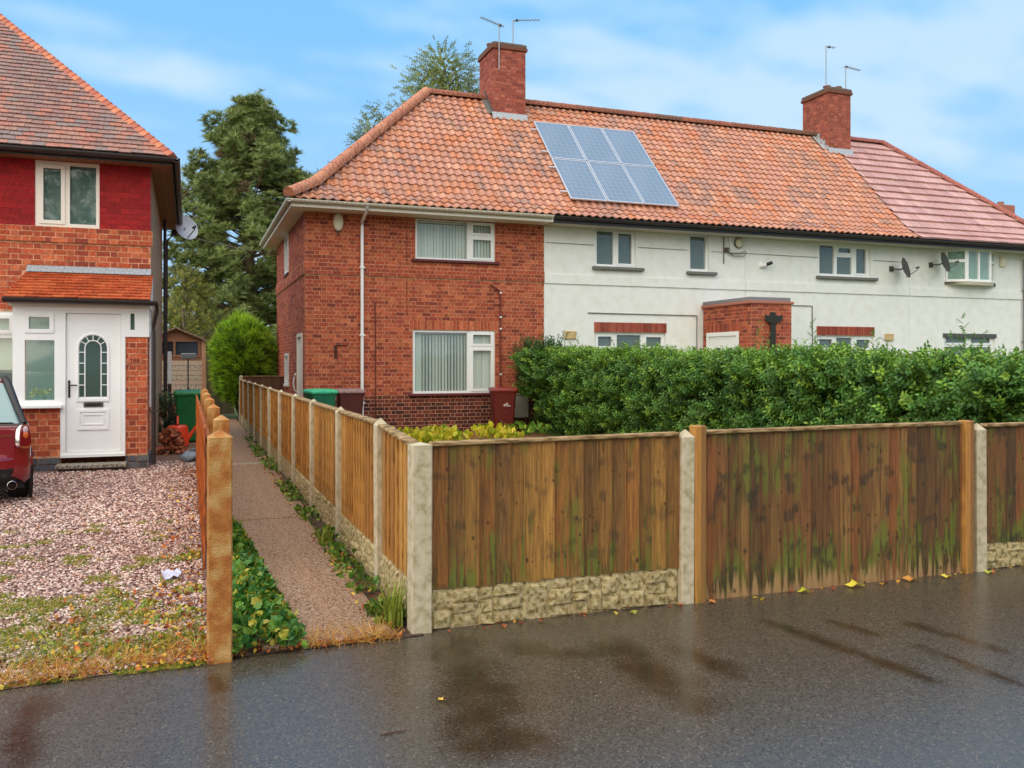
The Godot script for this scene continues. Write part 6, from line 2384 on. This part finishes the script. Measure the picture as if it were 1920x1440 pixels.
	g.cbox(Vector3(0, 0, 0.09), Vector3(0.1, 0.12, 0.02), 0.006)
	put(g, "panel", M("alarm_pale", S(236, 230, 210), 0.5), t)
	t.position = P(23.24, 4.7, 19.8)
	# cable loop and bracket under the eaves
	t = thing("cable_bracket", "telephone cable bracket with a loose loop under the white house eaves", "cable")
	var cbm := M("cable_grey", S(110, 104, 96), 0.7)
	g = Geo.new()
	g.tube([P(13.3, 5.0, 19.77), P(13.3, 4.25, 19.77)], 0.014, 6)
	put(g, "conduit", cbm, t)
	g = Geo.new()
	g.tube([P(13.32, 4.62, 19.76), P(13.5, 4.52, 19.72), P(13.75, 4.53, 19.72), P(13.92, 4.6, 19.72), P(13.98, 4.56, 19.72), P(13.9, 4.47, 19.72), P(13.6, 4.46, 19.72), P(13.4, 4.55, 19.74)], 0.013, 6)
	put(g, "cable_loop", cbm, t)
	g = Geo.new()
	g.cbox(P(13.37, 4.62, 19.74), Vector3(0.12, 0.12, 0.06), 0.012)
	put(g, "junction_box", M("cable_brown", S(84, 72, 62), 0.7), t)
	g = Geo.new()
	g.box(P(13.5, 4.82, 19.76), Vector3(0.05, 0.4, 0.05), Basis(Vector3.BACK, 0.1))
	put(g, "bracket", M("upvc", S(236, 236, 232), 0.32), t)
	rebase(t, P(13.4, 4.6, 19.8))
	# telephone cable clipped along the fronts
	t = thing("telephone_cable", "thin grey cable running along the terrace below the eaves", "cable")
	g = Geo.new()
	g.tube([P(8.2, 4.575, 19.78), P(9.5, 4.57, 19.78)], 0.006, 5)
	g.tube([P(10.75, 4.57, 19.78), P(12.2, 4.565, 19.78)], 0.006, 5)
	g.tube([P(12.92, 4.56, 19.78), P(16.35, 4.55, 19.78)], 0.006, 5)
	g.tube([P(18.3, 4.55, 19.78), P(19.6, 4.54, 19.78)], 0.006, 5)
	put(g, "wire", cbm, t)
	rebase(t, P(13.0, 4.55, 19.8))
	t = thing("overhead_wire", "overhead wire strung behind the houses across the pine", "wire")
	g = Geo.new()
	var pts := []
	for i in 13:
		var f := i / 12.0
		pts.append(P(lerpf(-2.0, 3.4, f), lerpf(5.0, 4.75, f) - 0.18 * sin(PI * f), lerpf(21.0, 26.6, f)))
	g.tube(pts, 0.012, 5)
	put(g, "wire", cbm, t)
	# security camera
	t = thing("security_camera", "small white and black security camera on the white wall", "camera")
	g = Geo.new()
	g.lathe([[0.0, 0.06], [0.07, 0.05], [0.09, 0.0]], 16, Vector3.ZERO, Basis(Vector3.RIGHT, PI / 2))
	put(g, "mount", M("upvc", S(236, 236, 232), 0.32), t)
	g = Geo.new()
	g.tube([Vector3(0.02, 0.0, 0.06), Vector3(0.08, 0.02, 0.14)], 0.05, 12)
	put(g, "collar", M("upvc", S(236, 236, 232), 0.32), t)
	g = Geo.new()
	g.tube([Vector3(0.08, 0.02, 0.14), Vector3(0.2, 0.07, 0.22)], [0.05, 0.045], 12)
	put(g, "lens_hood", M("camera_black", S(34, 34, 34), 0.4), t)
	t.position = P(14.5, 4.25, 19.8)
	# name plaques
	for e in [["small tan number plaque on the white wall beside the brick house", 8.85, 2.31], ["small tan plaque on the white wall right of the far lower window", 18.87, 2.36]]:
		t = thing("plaque", e[0], "plaque", "house plaques")
		g = Geo.new()
		g.cbox(Vector3.ZERO, Vector3(0.3, 0.2, 0.03), 0.008)
		put(g, "tile", M("plaque_tan", S(214, 186, 130), 0.7, {"tex": noise_tex(13, 0.03, [[0.2, 0.75], [0.6, 1.0]], 5), "per": 0.4}), t)
		g = Geo.new()
		slab(g, Transform3D(Basis.IDENTITY, Vector3.ZERO), -0.14, -0.09, 0.14, 0.09, [[-0.12, -0.07, 0.12, 0.07]], 0.01, 0.02)
		put(g, "border", M("plaque_edge", S(196, 158, 100), 0.7), t)
		t.position = P(e[1], e[2], 19.775)
	# meter box
	t = thing("meter_box", "off white meter box on the brick wall beside the hedge", "meter box")
	g = Geo.new()
	g.cbox(Vector3(0, 0.29, 0.0), Vector3(0.46, 0.58, 0.22), 0.02)
	put(g, "cabinet", M("meter_white", S(206, 200, 184), 0.5, {"tex": noise_tex(13, 0.03, [[0.2, 0.7], [0.6, 1.0]], 5), "per": 0.5}), t)
	g = Geo.new()
	slab(g, Transform3D(Basis.IDENTITY, Vector3.ZERO), -0.2, 0.03, 0.2, 0.55, [[-0.185, 0.045, 0.185, 0.535]], 0.105, 0.113)
	put(g, "door", M("meter_white", S(206, 200, 184), 0.5), t)
	g = Geo.new()
	g.tube([Vector3(-0.1, 0.0, 0.0), Vector3(-0.1, -0.3, 0.0)], 0.018, 8)
	put(g, "pipe", M("grey_pipe", S(120, 118, 116), 0.6), t)
	t.position = P(7.44, 0.3, 19.68)
	# bins
	var b := bin("green wheelie bin with a bright teal lid beside the brick house corner", S(26, 116, 84), S(58, 190, 138), false)
	b.position = P(2.62, 0.012, 18.85)
	b.rotation.y = 0.12
	b = bin("dark brown wheelie bin with a pale grey lid edge by the downpipe", S(92, 44, 42), S(150, 120, 118), false)
	b.position = P(3.26, 0.012, 18.9)
	b.rotation.y = -0.05
	b = bin("maroon wheelie bin with white print under the ground floor window", S(112, 36, 30), S(140, 46, 38), true)
	b.position = P(6.77, 0.012, 18.9)
	b.rotation.y = -0.2
	b = bin("plain green wheelie bin behind the gravel drive", S(18, 112, 56), S(24, 128, 66), false)
	b.position = P(0.0, 0.006, 19.1)
	b.rotation.y = 0.03
	# loose things in the neighbour's yard
	t = thing("watering_can", "orange red plastic watering can beside the neighbour's wall", "watering can")
	g = Geo.new()
	g.lathe([[0.0, 0.0], [0.15, 0.0], [0.165, 0.04], [0.15, 0.3], [0.13, 0.33], [0.06, 0.34]], 18)
	put(g, "body", M("can_red", S(226, 70, 40), 0.35), t)
	g = Geo.new()
	g.tube([Vector3(0.0, 0.33, -0.1), Vector3(0.0, 0.45, -0.04), Vector3(0.0, 0.47, 0.06), Vector3(0.0, 0.36, 0.12)], 0.016, 8)
	put(g, "handle", M("can_red", S(226, 70, 40), 0.35), t)
	g = Geo.new()
	g.tube([Vector3(0.12, 0.08, 0.0), Vector3(0.3, 0.36, 0.0)], [0.035, 0.02], 8)
	put(g, "spout", M("can_red", S(226, 70, 40), 0.35), t)
	t.scale = Vector3(1.25, 1.25, 1.25)
	t.position = P(-0.2, 0.006, 17.9)
	t = thing("sack", "small crumpled grey sack by the orange fence panels", "sack")
	g = Geo.new()
	var rows := []
	for i in 7:
		var row := []
		for j in 14:
			var a := TAU * j / 14
			var e := PI * i / 6.0
			var rr: float = 0.14 * sin(e) * (1.0 + 0.2 * sin(a * 3.0 + i * 1.7) + rnd(-0.1, 0.1)) + 0.005
			row.append(Vector3(cos(a) * rr, 0.085 - 0.085 * cos(e) + 0.02 * sin(a * 2.0), sin(a) * rr * 0.8))
		rows.append(row)
	g.grid(rows, true)
	put(g, "bag", M("sack_grey", S(126, 134, 146), 0.6), t)
	g = Geo.new()
	g.lathe([[0.03, 0.15], [0.02, 0.18], [0.05, 0.21]], 8, Vector3(0.05, 0.0, 0.02))
	put(g, "neck", M("sack_grey", S(126, 134, 146), 0.6), t)
	t.position = P(0.02, 0.008, 15.1)
	t = thing("dead_shrub", "rust brown heap of dead leaves beside the porch drainpipe", "shrub")
	g = Geo.new()
	for i in 420:
		var hh := rng.randf()
		var o := Vector3(rnd(-0.26, 0.26) * (1.0 - hh * 0.6), hh * 0.42, rnd(-0.25, 0.25) * (1.0 - hh * 0.6))
		var bb := Basis.from_euler(Vector3(rnd(-1.5, 1.5), rnd(0, 6), rnd(-1, 1)))
		g.quad(o, o + bb.x * 0.06, o + bb.x * 0.06 + bb.z * 0.05, o + bb.z * 0.05)
	put(g, "foliage", M("dead_pot", S(164, 92, 62), 0.9), t)
	g = Geo.new()
	for i in 6:
		g.tube([Vector3.ZERO, Vector3(rnd(-0.2, 0.2), rnd(0.25, 0.42), rnd(-0.2, 0.2))], 0.006, 4)
	put(g, "stem", M("pine_bark", S(110, 84, 66), 0.95), t)
	t.position = P(-0.3, 0.006, 16.6)
	t = thing("shrub", "scrubby shrub with mixed leaves between the neighbour's wall and green bin", "shrub")
	var sx := []
	var sc := []
	for i in 160:
		var p := Vector3(rnd(-0.22, 0.22), rnd(0.1, 0.85), rnd(-0.2, 0.2))
		sx.append(Transform3D(aim(Vector3(p.x, 0.4, p.z + 0.2), rnd(0, TAU), rnd(0.7, 1.2)), p))
		sc.append(vary(pick([S(70, 96, 54), S(96, 110, 60), S(120, 92, 60), S(60, 84, 60)]), 0.25, 0.08))
	g = Geo.new()
	for i in 5:
		g.tube([Vector3(0, 0, 0), Vector3(rnd(-0.2, 0.2), rnd(0.5, 0.9), rnd(-0.15, 0.15))], 0.008, 5)
	put(g, "stem", M("pine_bark", S(110, 84, 66), 0.95), t)
	many("foliage", sprig_mesh(55, 0.2, 5, 0.07, 0.04), sx, sc, leafy("shrub_leaf", 0.5, 0.3), t)
	t.position = P(-0.33, 0.006, 20.0)
	t = thing("floodlight_stand", "dark tripod stand with a work lamp in front of the shed", "work light")
	var dm := M("stand_dark", S(50, 42, 40), 0.6)
	for a in [0.3, 2.4, 4.5]:
		g = Geo.new()
		g.tube([Vector3(0, 0.95, 0), Vector3(cos(a) * 0.45, 0.0, sin(a) * 0.35)], 0.017, 6)
		put(g, "leg", dm, t)
	g = Geo.new()
	g.tube([Vector3(0, 0.3, 0), Vector3(0, 1.75, 0)], 0.02, 6)
	put(g, "pole", dm, t)
	g = Geo.new()
	g.cbox(Vector3(0.02, 1.8, 0.03), Vector3(0.4, 0.16, 0.12), 0.02)
	put(g, "lamp_head", M("lamp_grey", S(110, 116, 118), 0.4), t)
	t.position = P(-0.02, 0.006, 25.4)
	t = thing("leaning_board", "black and white length of boarding leaning behind the downpipe", "board")
	g = Geo.new()
	g.cbox(Vector3(0, 0.55, 0), Vector3(0.09, 1.1, 0.04), 0.006)
	put(g, "lower_board", M("stand_dark", S(50, 42, 40), 0.6), t)
	g = Geo.new()
	g.cbox(Vector3(0, 1.5, 0), Vector3(0.09, 0.78, 0.035), 0.006)
	put(g, "upper_board", M("upvc", S(236, 236, 232), 0.32), t)
	t.position = P(-0.44, 0.006, 22.9)
	_shed()
	# litter and leaves on the ground
	t = thing("plastic_litter", "crumpled pale lilac plastic scrap on the gravel", "litter")
	g = Geo.new()
	rows = []
	for i in 6:
		var row := []
		for j in 7:
			row.append(Vector3(i * 0.026 - 0.06 + rnd(-0.012, 0.012), 0.03 + rnd(-0.012, 0.03), j * 0.03 - 0.09 + rnd(-0.012, 0.012)))
		rows.append(row)
	g.grid(rows)
	put(g, "sheet", M("lilac_film", S(206, 206, 226), 0.35), t)
	t.position = P(-0.125, 0.006, 6.95)
	t = thing("twig", "short brown twig lying on the wet pavement", "twig")
	g = Geo.new()
	g.tube([Vector3(-0.06, 0.006, 0.012), Vector3(-0.03, 0.007, 0.0), Vector3(0.02, 0.006, -0.004), Vector3(0.06, 0.006, 0.0)], [0.003, 0.004, 0.0035, 0.002], 6)
	put(g, "stick", M("twig_brown", S(86, 60, 50), 0.8), t)
	t.position = P(0.83, 0.0, 3.72)
	var lf := [[1.12, 4.0, 0.04, "yellow leaf alone on the grey pavement", S(226, 178, 70)], [4.02, 5.0, 0.1, "yellow green leaf under the wide panel, nearest the wooden post", S(190, 186, 40)], [4.47, 5.0, 0.15, "big yellow leaf under the middle of the wide panel", S(226, 206, 60)], [4.98, 5.0, 0.13, "brown and yellow curled leaf below the wide panel", S(206, 140, 60)], [5.3, 4.98, 0.09, "pale yellow leaf below the hedge end of the wide panel", S(214, 196, 70)], [5.71, 4.98, 0.08, "green leaf at the foot of the far concrete post", S(180, 190, 60)], [2.65, 4.95, 0.07, "green leaf scrap at the foot of the stone gravel board", S(150, 160, 50)], [3.26, 4.99, 0.07, "orange leaf at the foot of the wooden post", S(214, 130, 60)]]
	for e in lf:
		t = thing("fallen_leaf", e[3], "leaf", "fallen leaves on the pavement")
		g = Geo.new()
		var s: float = e[2]
		var ring := []
		for i in 15:
			var a := TAU * i / 15
			var rr := s * (0.36 + 0.16 * cos(a * 5.0))
			ring.append(Vector3(cos(a) * rr, 0.012 + 0.12 * s * sin(a * 2.0 + e[0]) + 0.1 * s, sin(a) * rr))
		g.fan(ring)
		put(g, "blade", M("leaf_%d" % int(e[0] * 100), e[4], 0.6, {"backlight": Color(0.2, 0.2, 0.05)}), t)
		g = Geo.new()
		g.tube([Vector3(0, 0.014 + 0.1 * s, 0), Vector3(s * 0.5, 0.006, s * 0.2)], 0.0015, 4)
		put(g, "stalk", M("leaf_stalk", S(150, 110, 50), 0.7), t)
		t.position = P(e[0], 0.0, e[1])
	grass_clump("tall bright grass clump against the concrete corner post", P(1.17, 0.01, 5.22), 0.34, 70, 3)
	grass_clump("smaller grass clump by the third post of the path fence", P(1.12, 0.01, 7.75), 0.2, 46, 4)
	grass_clump("short grass clump beside the cracked path slab", P(0.42, 0.01, 8.7), 0.13, 46, 5)
	# neighbour's roof far behind on the right
	t = thing("far_house", "distant house with a stubby chimney just above the pink roof", "house")
	g = Geo.new()
	g.bar(50.5, 0.0, -52.0, 62.0, 6.0, -44.0)
	put(g, "wall", M("far_wall", S(180, 120, 100), 0.9), t)
	g = Geo.new()
	g.quad(P(50.0, 6.0, 43.5), P(62.5, 6.0, 43.5), P(62.5, 10.0, 48.0), P(50.0, 10.0, 48.0))
	g.quad(P(62.5, 6.0, 52.5), P(50.0, 6.0, 52.5), P(50.0, 10.0, 48.0), P(62.5, 10.0, 48.0))
	g.tri(P(50.0, 6.0, 52.5), P(50.0, 6.0, 43.5), P(50.0, 10.0, 48.0))
	put(g, "roof", M("far_roof", S(150, 92, 80), 0.9), t)
	g = Geo.new()
	g.cbox(P(56.0, 11.2, 47.8), Vector3(1.5, 4.0, 1.2), 0.04)
	put(g, "chimney", M("far_chimney", S(156, 96, 78), 0.9), t)
	g = Geo.new()
	g.lathe([[0.25, 0.0], [0.22, 0.3], [0.0, 0.3]], 10, P(56.0, 13.2, 47.8))
	put(g, "chimney_pot", M("far_pot", S(130, 90, 76), 0.9), t)
	rebase(t, P(56, 0, 48))

func _oval(a: float, b: float, z: float) -> Array:
	var r := []
	for i in 20:
		var q := TAU * i / 20
		r.append(Vector3(cos(q) * a, sin(q) * b, z))
	return r

func _aerial(label: String, at: Vector3, mast: float, dir: Vector3, boom: float, n: int, off: float) -> void:
	var t := thing("tv_aerial", label, "aerial", "television aerials on the chimneys")
	var m := M("aerial_metal", S(150, 152, 150), 0.4, {"metal": 0.6})
	var g := Geo.new()
	g.tube([Vector3.ZERO, Vector3(0, mast, 0)], 0.016, 6)
	put(g, "mast", m, t)
	var u := dir.normalized()
	var a := Vector3(0, mast - 0.03, 0) - u * off * 0.3
	g = Geo.new()
	g.tube([a, a + u * boom], 0.011, 6)
	put(g, "boom", m, t)
	var s := u.cross(Vector3.UP).normalized()
	for i in n:
		var p := a + u * boom * (i + 0.7) / n
		g = Geo.new()
		var L := 0.13 - 0.05 * i / n
		g.tube([p - s * L, p + s * L], 0.006, 5)
		g.tube([p - Vector3.UP * 0.03, p + Vector3.UP * 0.03], 0.006, 5)
		put(g, "element", m, t)
	g = Geo.new()
	g.box(a + u * 0.12, Vector3(0.06, 0.05, 0.06))
	put(g, "dipole_box", M("aerial_black", S(52, 52, 56), 0.6), t)
	t.position = at

func _dish(label: String, at: Vector3, face: Vector3, wall: Vector3, r: float, c: Color) -> void:
	var t := thing("satellite_dish", label, "satellite dish", "satellite dishes on the walls")
	var m := M("dish_%d" % int(c.r * 999), c, 0.5)
	var b := aim(face, 0.0, 1.0)
	var g := Geo.new()
	g.lathe([[0.0, -0.06], [r * 0.4, -0.05], [r * 0.75, -0.024], [r, 0.012], [r, 0.002], [r * 0.75, -0.034], [r * 0.4, -0.062], [0.0, -0.072]], 24, at, b)
	put(g, "reflector", m, t)
	g = Geo.new()
	var f := at + b.y * 0.34 - Vector3.UP * 0.1
	g.tube([at - Vector3.UP * r * 0.9, f - Vector3.UP * 0.06, f], 0.012, 6)
	put(g, "feed_arm", M("dish_arm", S(70, 70, 72), 0.6), t)
	g = Geo.new()
	g.tube([f + b.y * 0.03, f - b.y * 0.07], [0.035, 0.026], 10)
	put(g, "receiver", M("dish_arm", S(70, 70, 72), 0.6), t)
	g = Geo.new()
	g.tube([wall, wall.lerp(at, 0.6) - Vector3.UP * 0.04, at - b.y * 0.06], 0.02, 8)
	g.box(wall, Vector3(0.12, 0.14, 0.05))
	put(g, "bracket", M("dish_arm", S(70, 70, 72), 0.6), t)
	rebase(t, wall)

func _shed() -> void:
	var t := thing("garden_shed", "weathered timber shed with a two pane window behind the yard", "shed")
	var x0 := -1.15
	var x1 := 0.45
	var d := 27.0
	var F := wall_front(d)
	var pale := [M("shed_cream", S(206, 188, 168), 0.9, {"tex": noise_tex(13, 0.03, [[0.2, 0.6], [0.5, 0.95], [0.8, 1.0]], 5), "per": 0.9}), M("shed_cream_b", S(190, 168, 148), 0.9)]
	var g := Geo.new()
	slab(g, F, x0, 0.0, x1, 2.3, [[-0.98, 1.8, 0.3, 2.28]], -0.05, 0.0)
	slab(g, wall_right(x1), d + 0.052, 0.0, d + 2.0, 2.25, [], -0.05, -0.002)
	slab(g, wall_left(x0), -d - 2.0, 0.0, -d - 0.052, 2.25, [], -0.05, -0.002)
	g.bar(x0, 0.0, -d - 2.05, x1, 2.3, -d - 2.0)
	put(g, "wall", M("shed_brown", S(140, 96, 72), 0.9), t)
	for i in 12:
		g = Geo.new()
		g.box(F * Vector3((x0 + x1) * 0.5, 0.08 + i * 0.14, 0.01), Vector3(x1 - x0 - 0.1, 0.134, 0.018), Basis(Vector3.RIGHT, -0.06))
		put(g, "board", pale[i % 2] if i > 2 else M("shed_stained", S(150, 104, 82), 0.9), t)
	g = Geo.new()
	g.tri(P(x0 - 0.05, 2.3, d + 0.0), P(x1 + 0.05, 2.3, d + 0.0), P(-0.35, 2.62, d + 0.0))
	put(g, "gable", M("shed_brown", S(140, 96, 72), 0.9), t)
	for e in [[x0 - 0.12, -0.35], [-0.35, x1 + 0.14]]:
		g = Geo.new()
		var ya := 2.26 if e[0] < -0.5 else 2.66
		var yb := 2.66 if e[0] < -0.5 else 2.26
		for z in [0.0]:
			g.quad(P(e[0], ya, d - 0.15), P(e[1], yb, d - 0.15), P(e[1], yb, d + 2.2), P(e[0], ya, d + 2.2))
			g.quad(P(e[0], ya - 0.05, d - 0.15), P(e[1], yb - 0.05, d - 0.15), P(e[1], yb, d - 0.15), P(e[0], ya, d - 0.15))
		put(g, "roof", M("shed_felt", S(170, 138, 120), 0.95, {"tex": noise_tex(8, 0.03, [[0.2, 0.5], [0.5, 0.85], [0.8, 1.0]], 5), "per": 0.8}), t)
	window(t, F, -0.98, 1.8, 0.3, 2.28, [[-0.93, 1.86, -0.42, 2.24], [-0.36, 1.86, 0.25, 2.24]], 0.015, M("shed_trim", S(150, 102, 80), 0.85), M("shed_glass", S(46, 48, 56), 0.08))
	g = Geo.new()
	g.bar(x1 - 0.1, 0.0, -d - 0.0, x1 + 0.02, 2.3, -d + 0.03)
	put(g, "corner_post", M("shed_pink", S(196, 146, 118), 0.9), t)
	rebase(t, P(-0.35, 0, 28.0))
	panel("pale weathered board fence between the shed and the round bush", wall_front(28.3), 0.5, 1.3, 0.05, 2.15, [M("pale_board", S(196, 182, 150), 0.9), M("pale_board_b", S(180, 164, 134), 0.9)], "", 7, false)

# ---------- everything
func _ready() -> void:
	rng.seed = 20240
	# camera
	var cam := Camera3D.new()
	cam.name = "camera"
	cam.projection = Camera3D.PROJECTION_FRUSTUM
	cam.near = 0.1
	cam.far = 600.0
	cam.size = 2.0 * 0.1 * 720.0 / 1638.0
	cam.frustum_offset = Vector2(0.0, -0.1 * 38.0 / 1638.0)
	add_child(cam)
	cam.position = EYE
	cam.rotation_degrees = Vector3(0, -20.3, 0)
	cam.current = true
	# sky, exposure
	var env := Environment.new()
	env.background_mode = Environment.BG_SKY
	env.tonemap_mode = Environment.TONE_MAPPER_LINEAR
	env.tonemap_exposure = 3.25
	env.sdfgi_enabled = true
	env.ssao_enabled = true
	env.ssil_enabled = true
	var sky := Sky.new()
	var pano := PanoramaSkyMaterial.new()
	pano.panorama = sky_picture()
	pano.energy_multiplier = 0.325
	sky.sky_material = pano
	env.sky = sky
	var we := WorldEnvironment.new()
	we.name = "environment"
	we.environment = env
	add_child(we)
	# bright hazy sun behind the camera, high to the left
	var sun := DirectionalLight3D.new()
	sun.name = "sun"
	sun.light_color = Color(1.0, 0.925, 0.8)
	sun.light_energy = 0.5
	sun.light_angular_distance = 115.0
	sun.shadow_enabled = true
	sun.rotation_degrees = Vector3(-50, -42, 0)
	add_child(sun)
	PAL_BRICK = [S(182, 86, 54), S(174, 78, 48), S(192, 98, 60), S(162, 70, 46), S(178, 88, 56), S(198, 108, 68), S(186, 90, 56), S(170, 76, 48), S(140, 62, 44)]
	PAL_ROOF = [S(170, 126, 108), S(190, 134, 110), S(198, 138, 110), S(208, 148, 118), S(198, 132, 98), S(202, 126, 86), S(194, 134, 110)]
	PAL_PINK = [S(206, 158, 148), S(200, 150, 142), S(212, 166, 156)]
	PAL_DARKROOF = [S(146, 116, 108), S(160, 120, 108), S(150, 108, 98), S(172, 122, 106), S(178, 114, 94), S(140, 118, 112)]
	ground()
	terrace()
	neighbour()
	fences()
	car()
	small_things()
	hedge()
	topiary()
	trees()
	ground_cover()
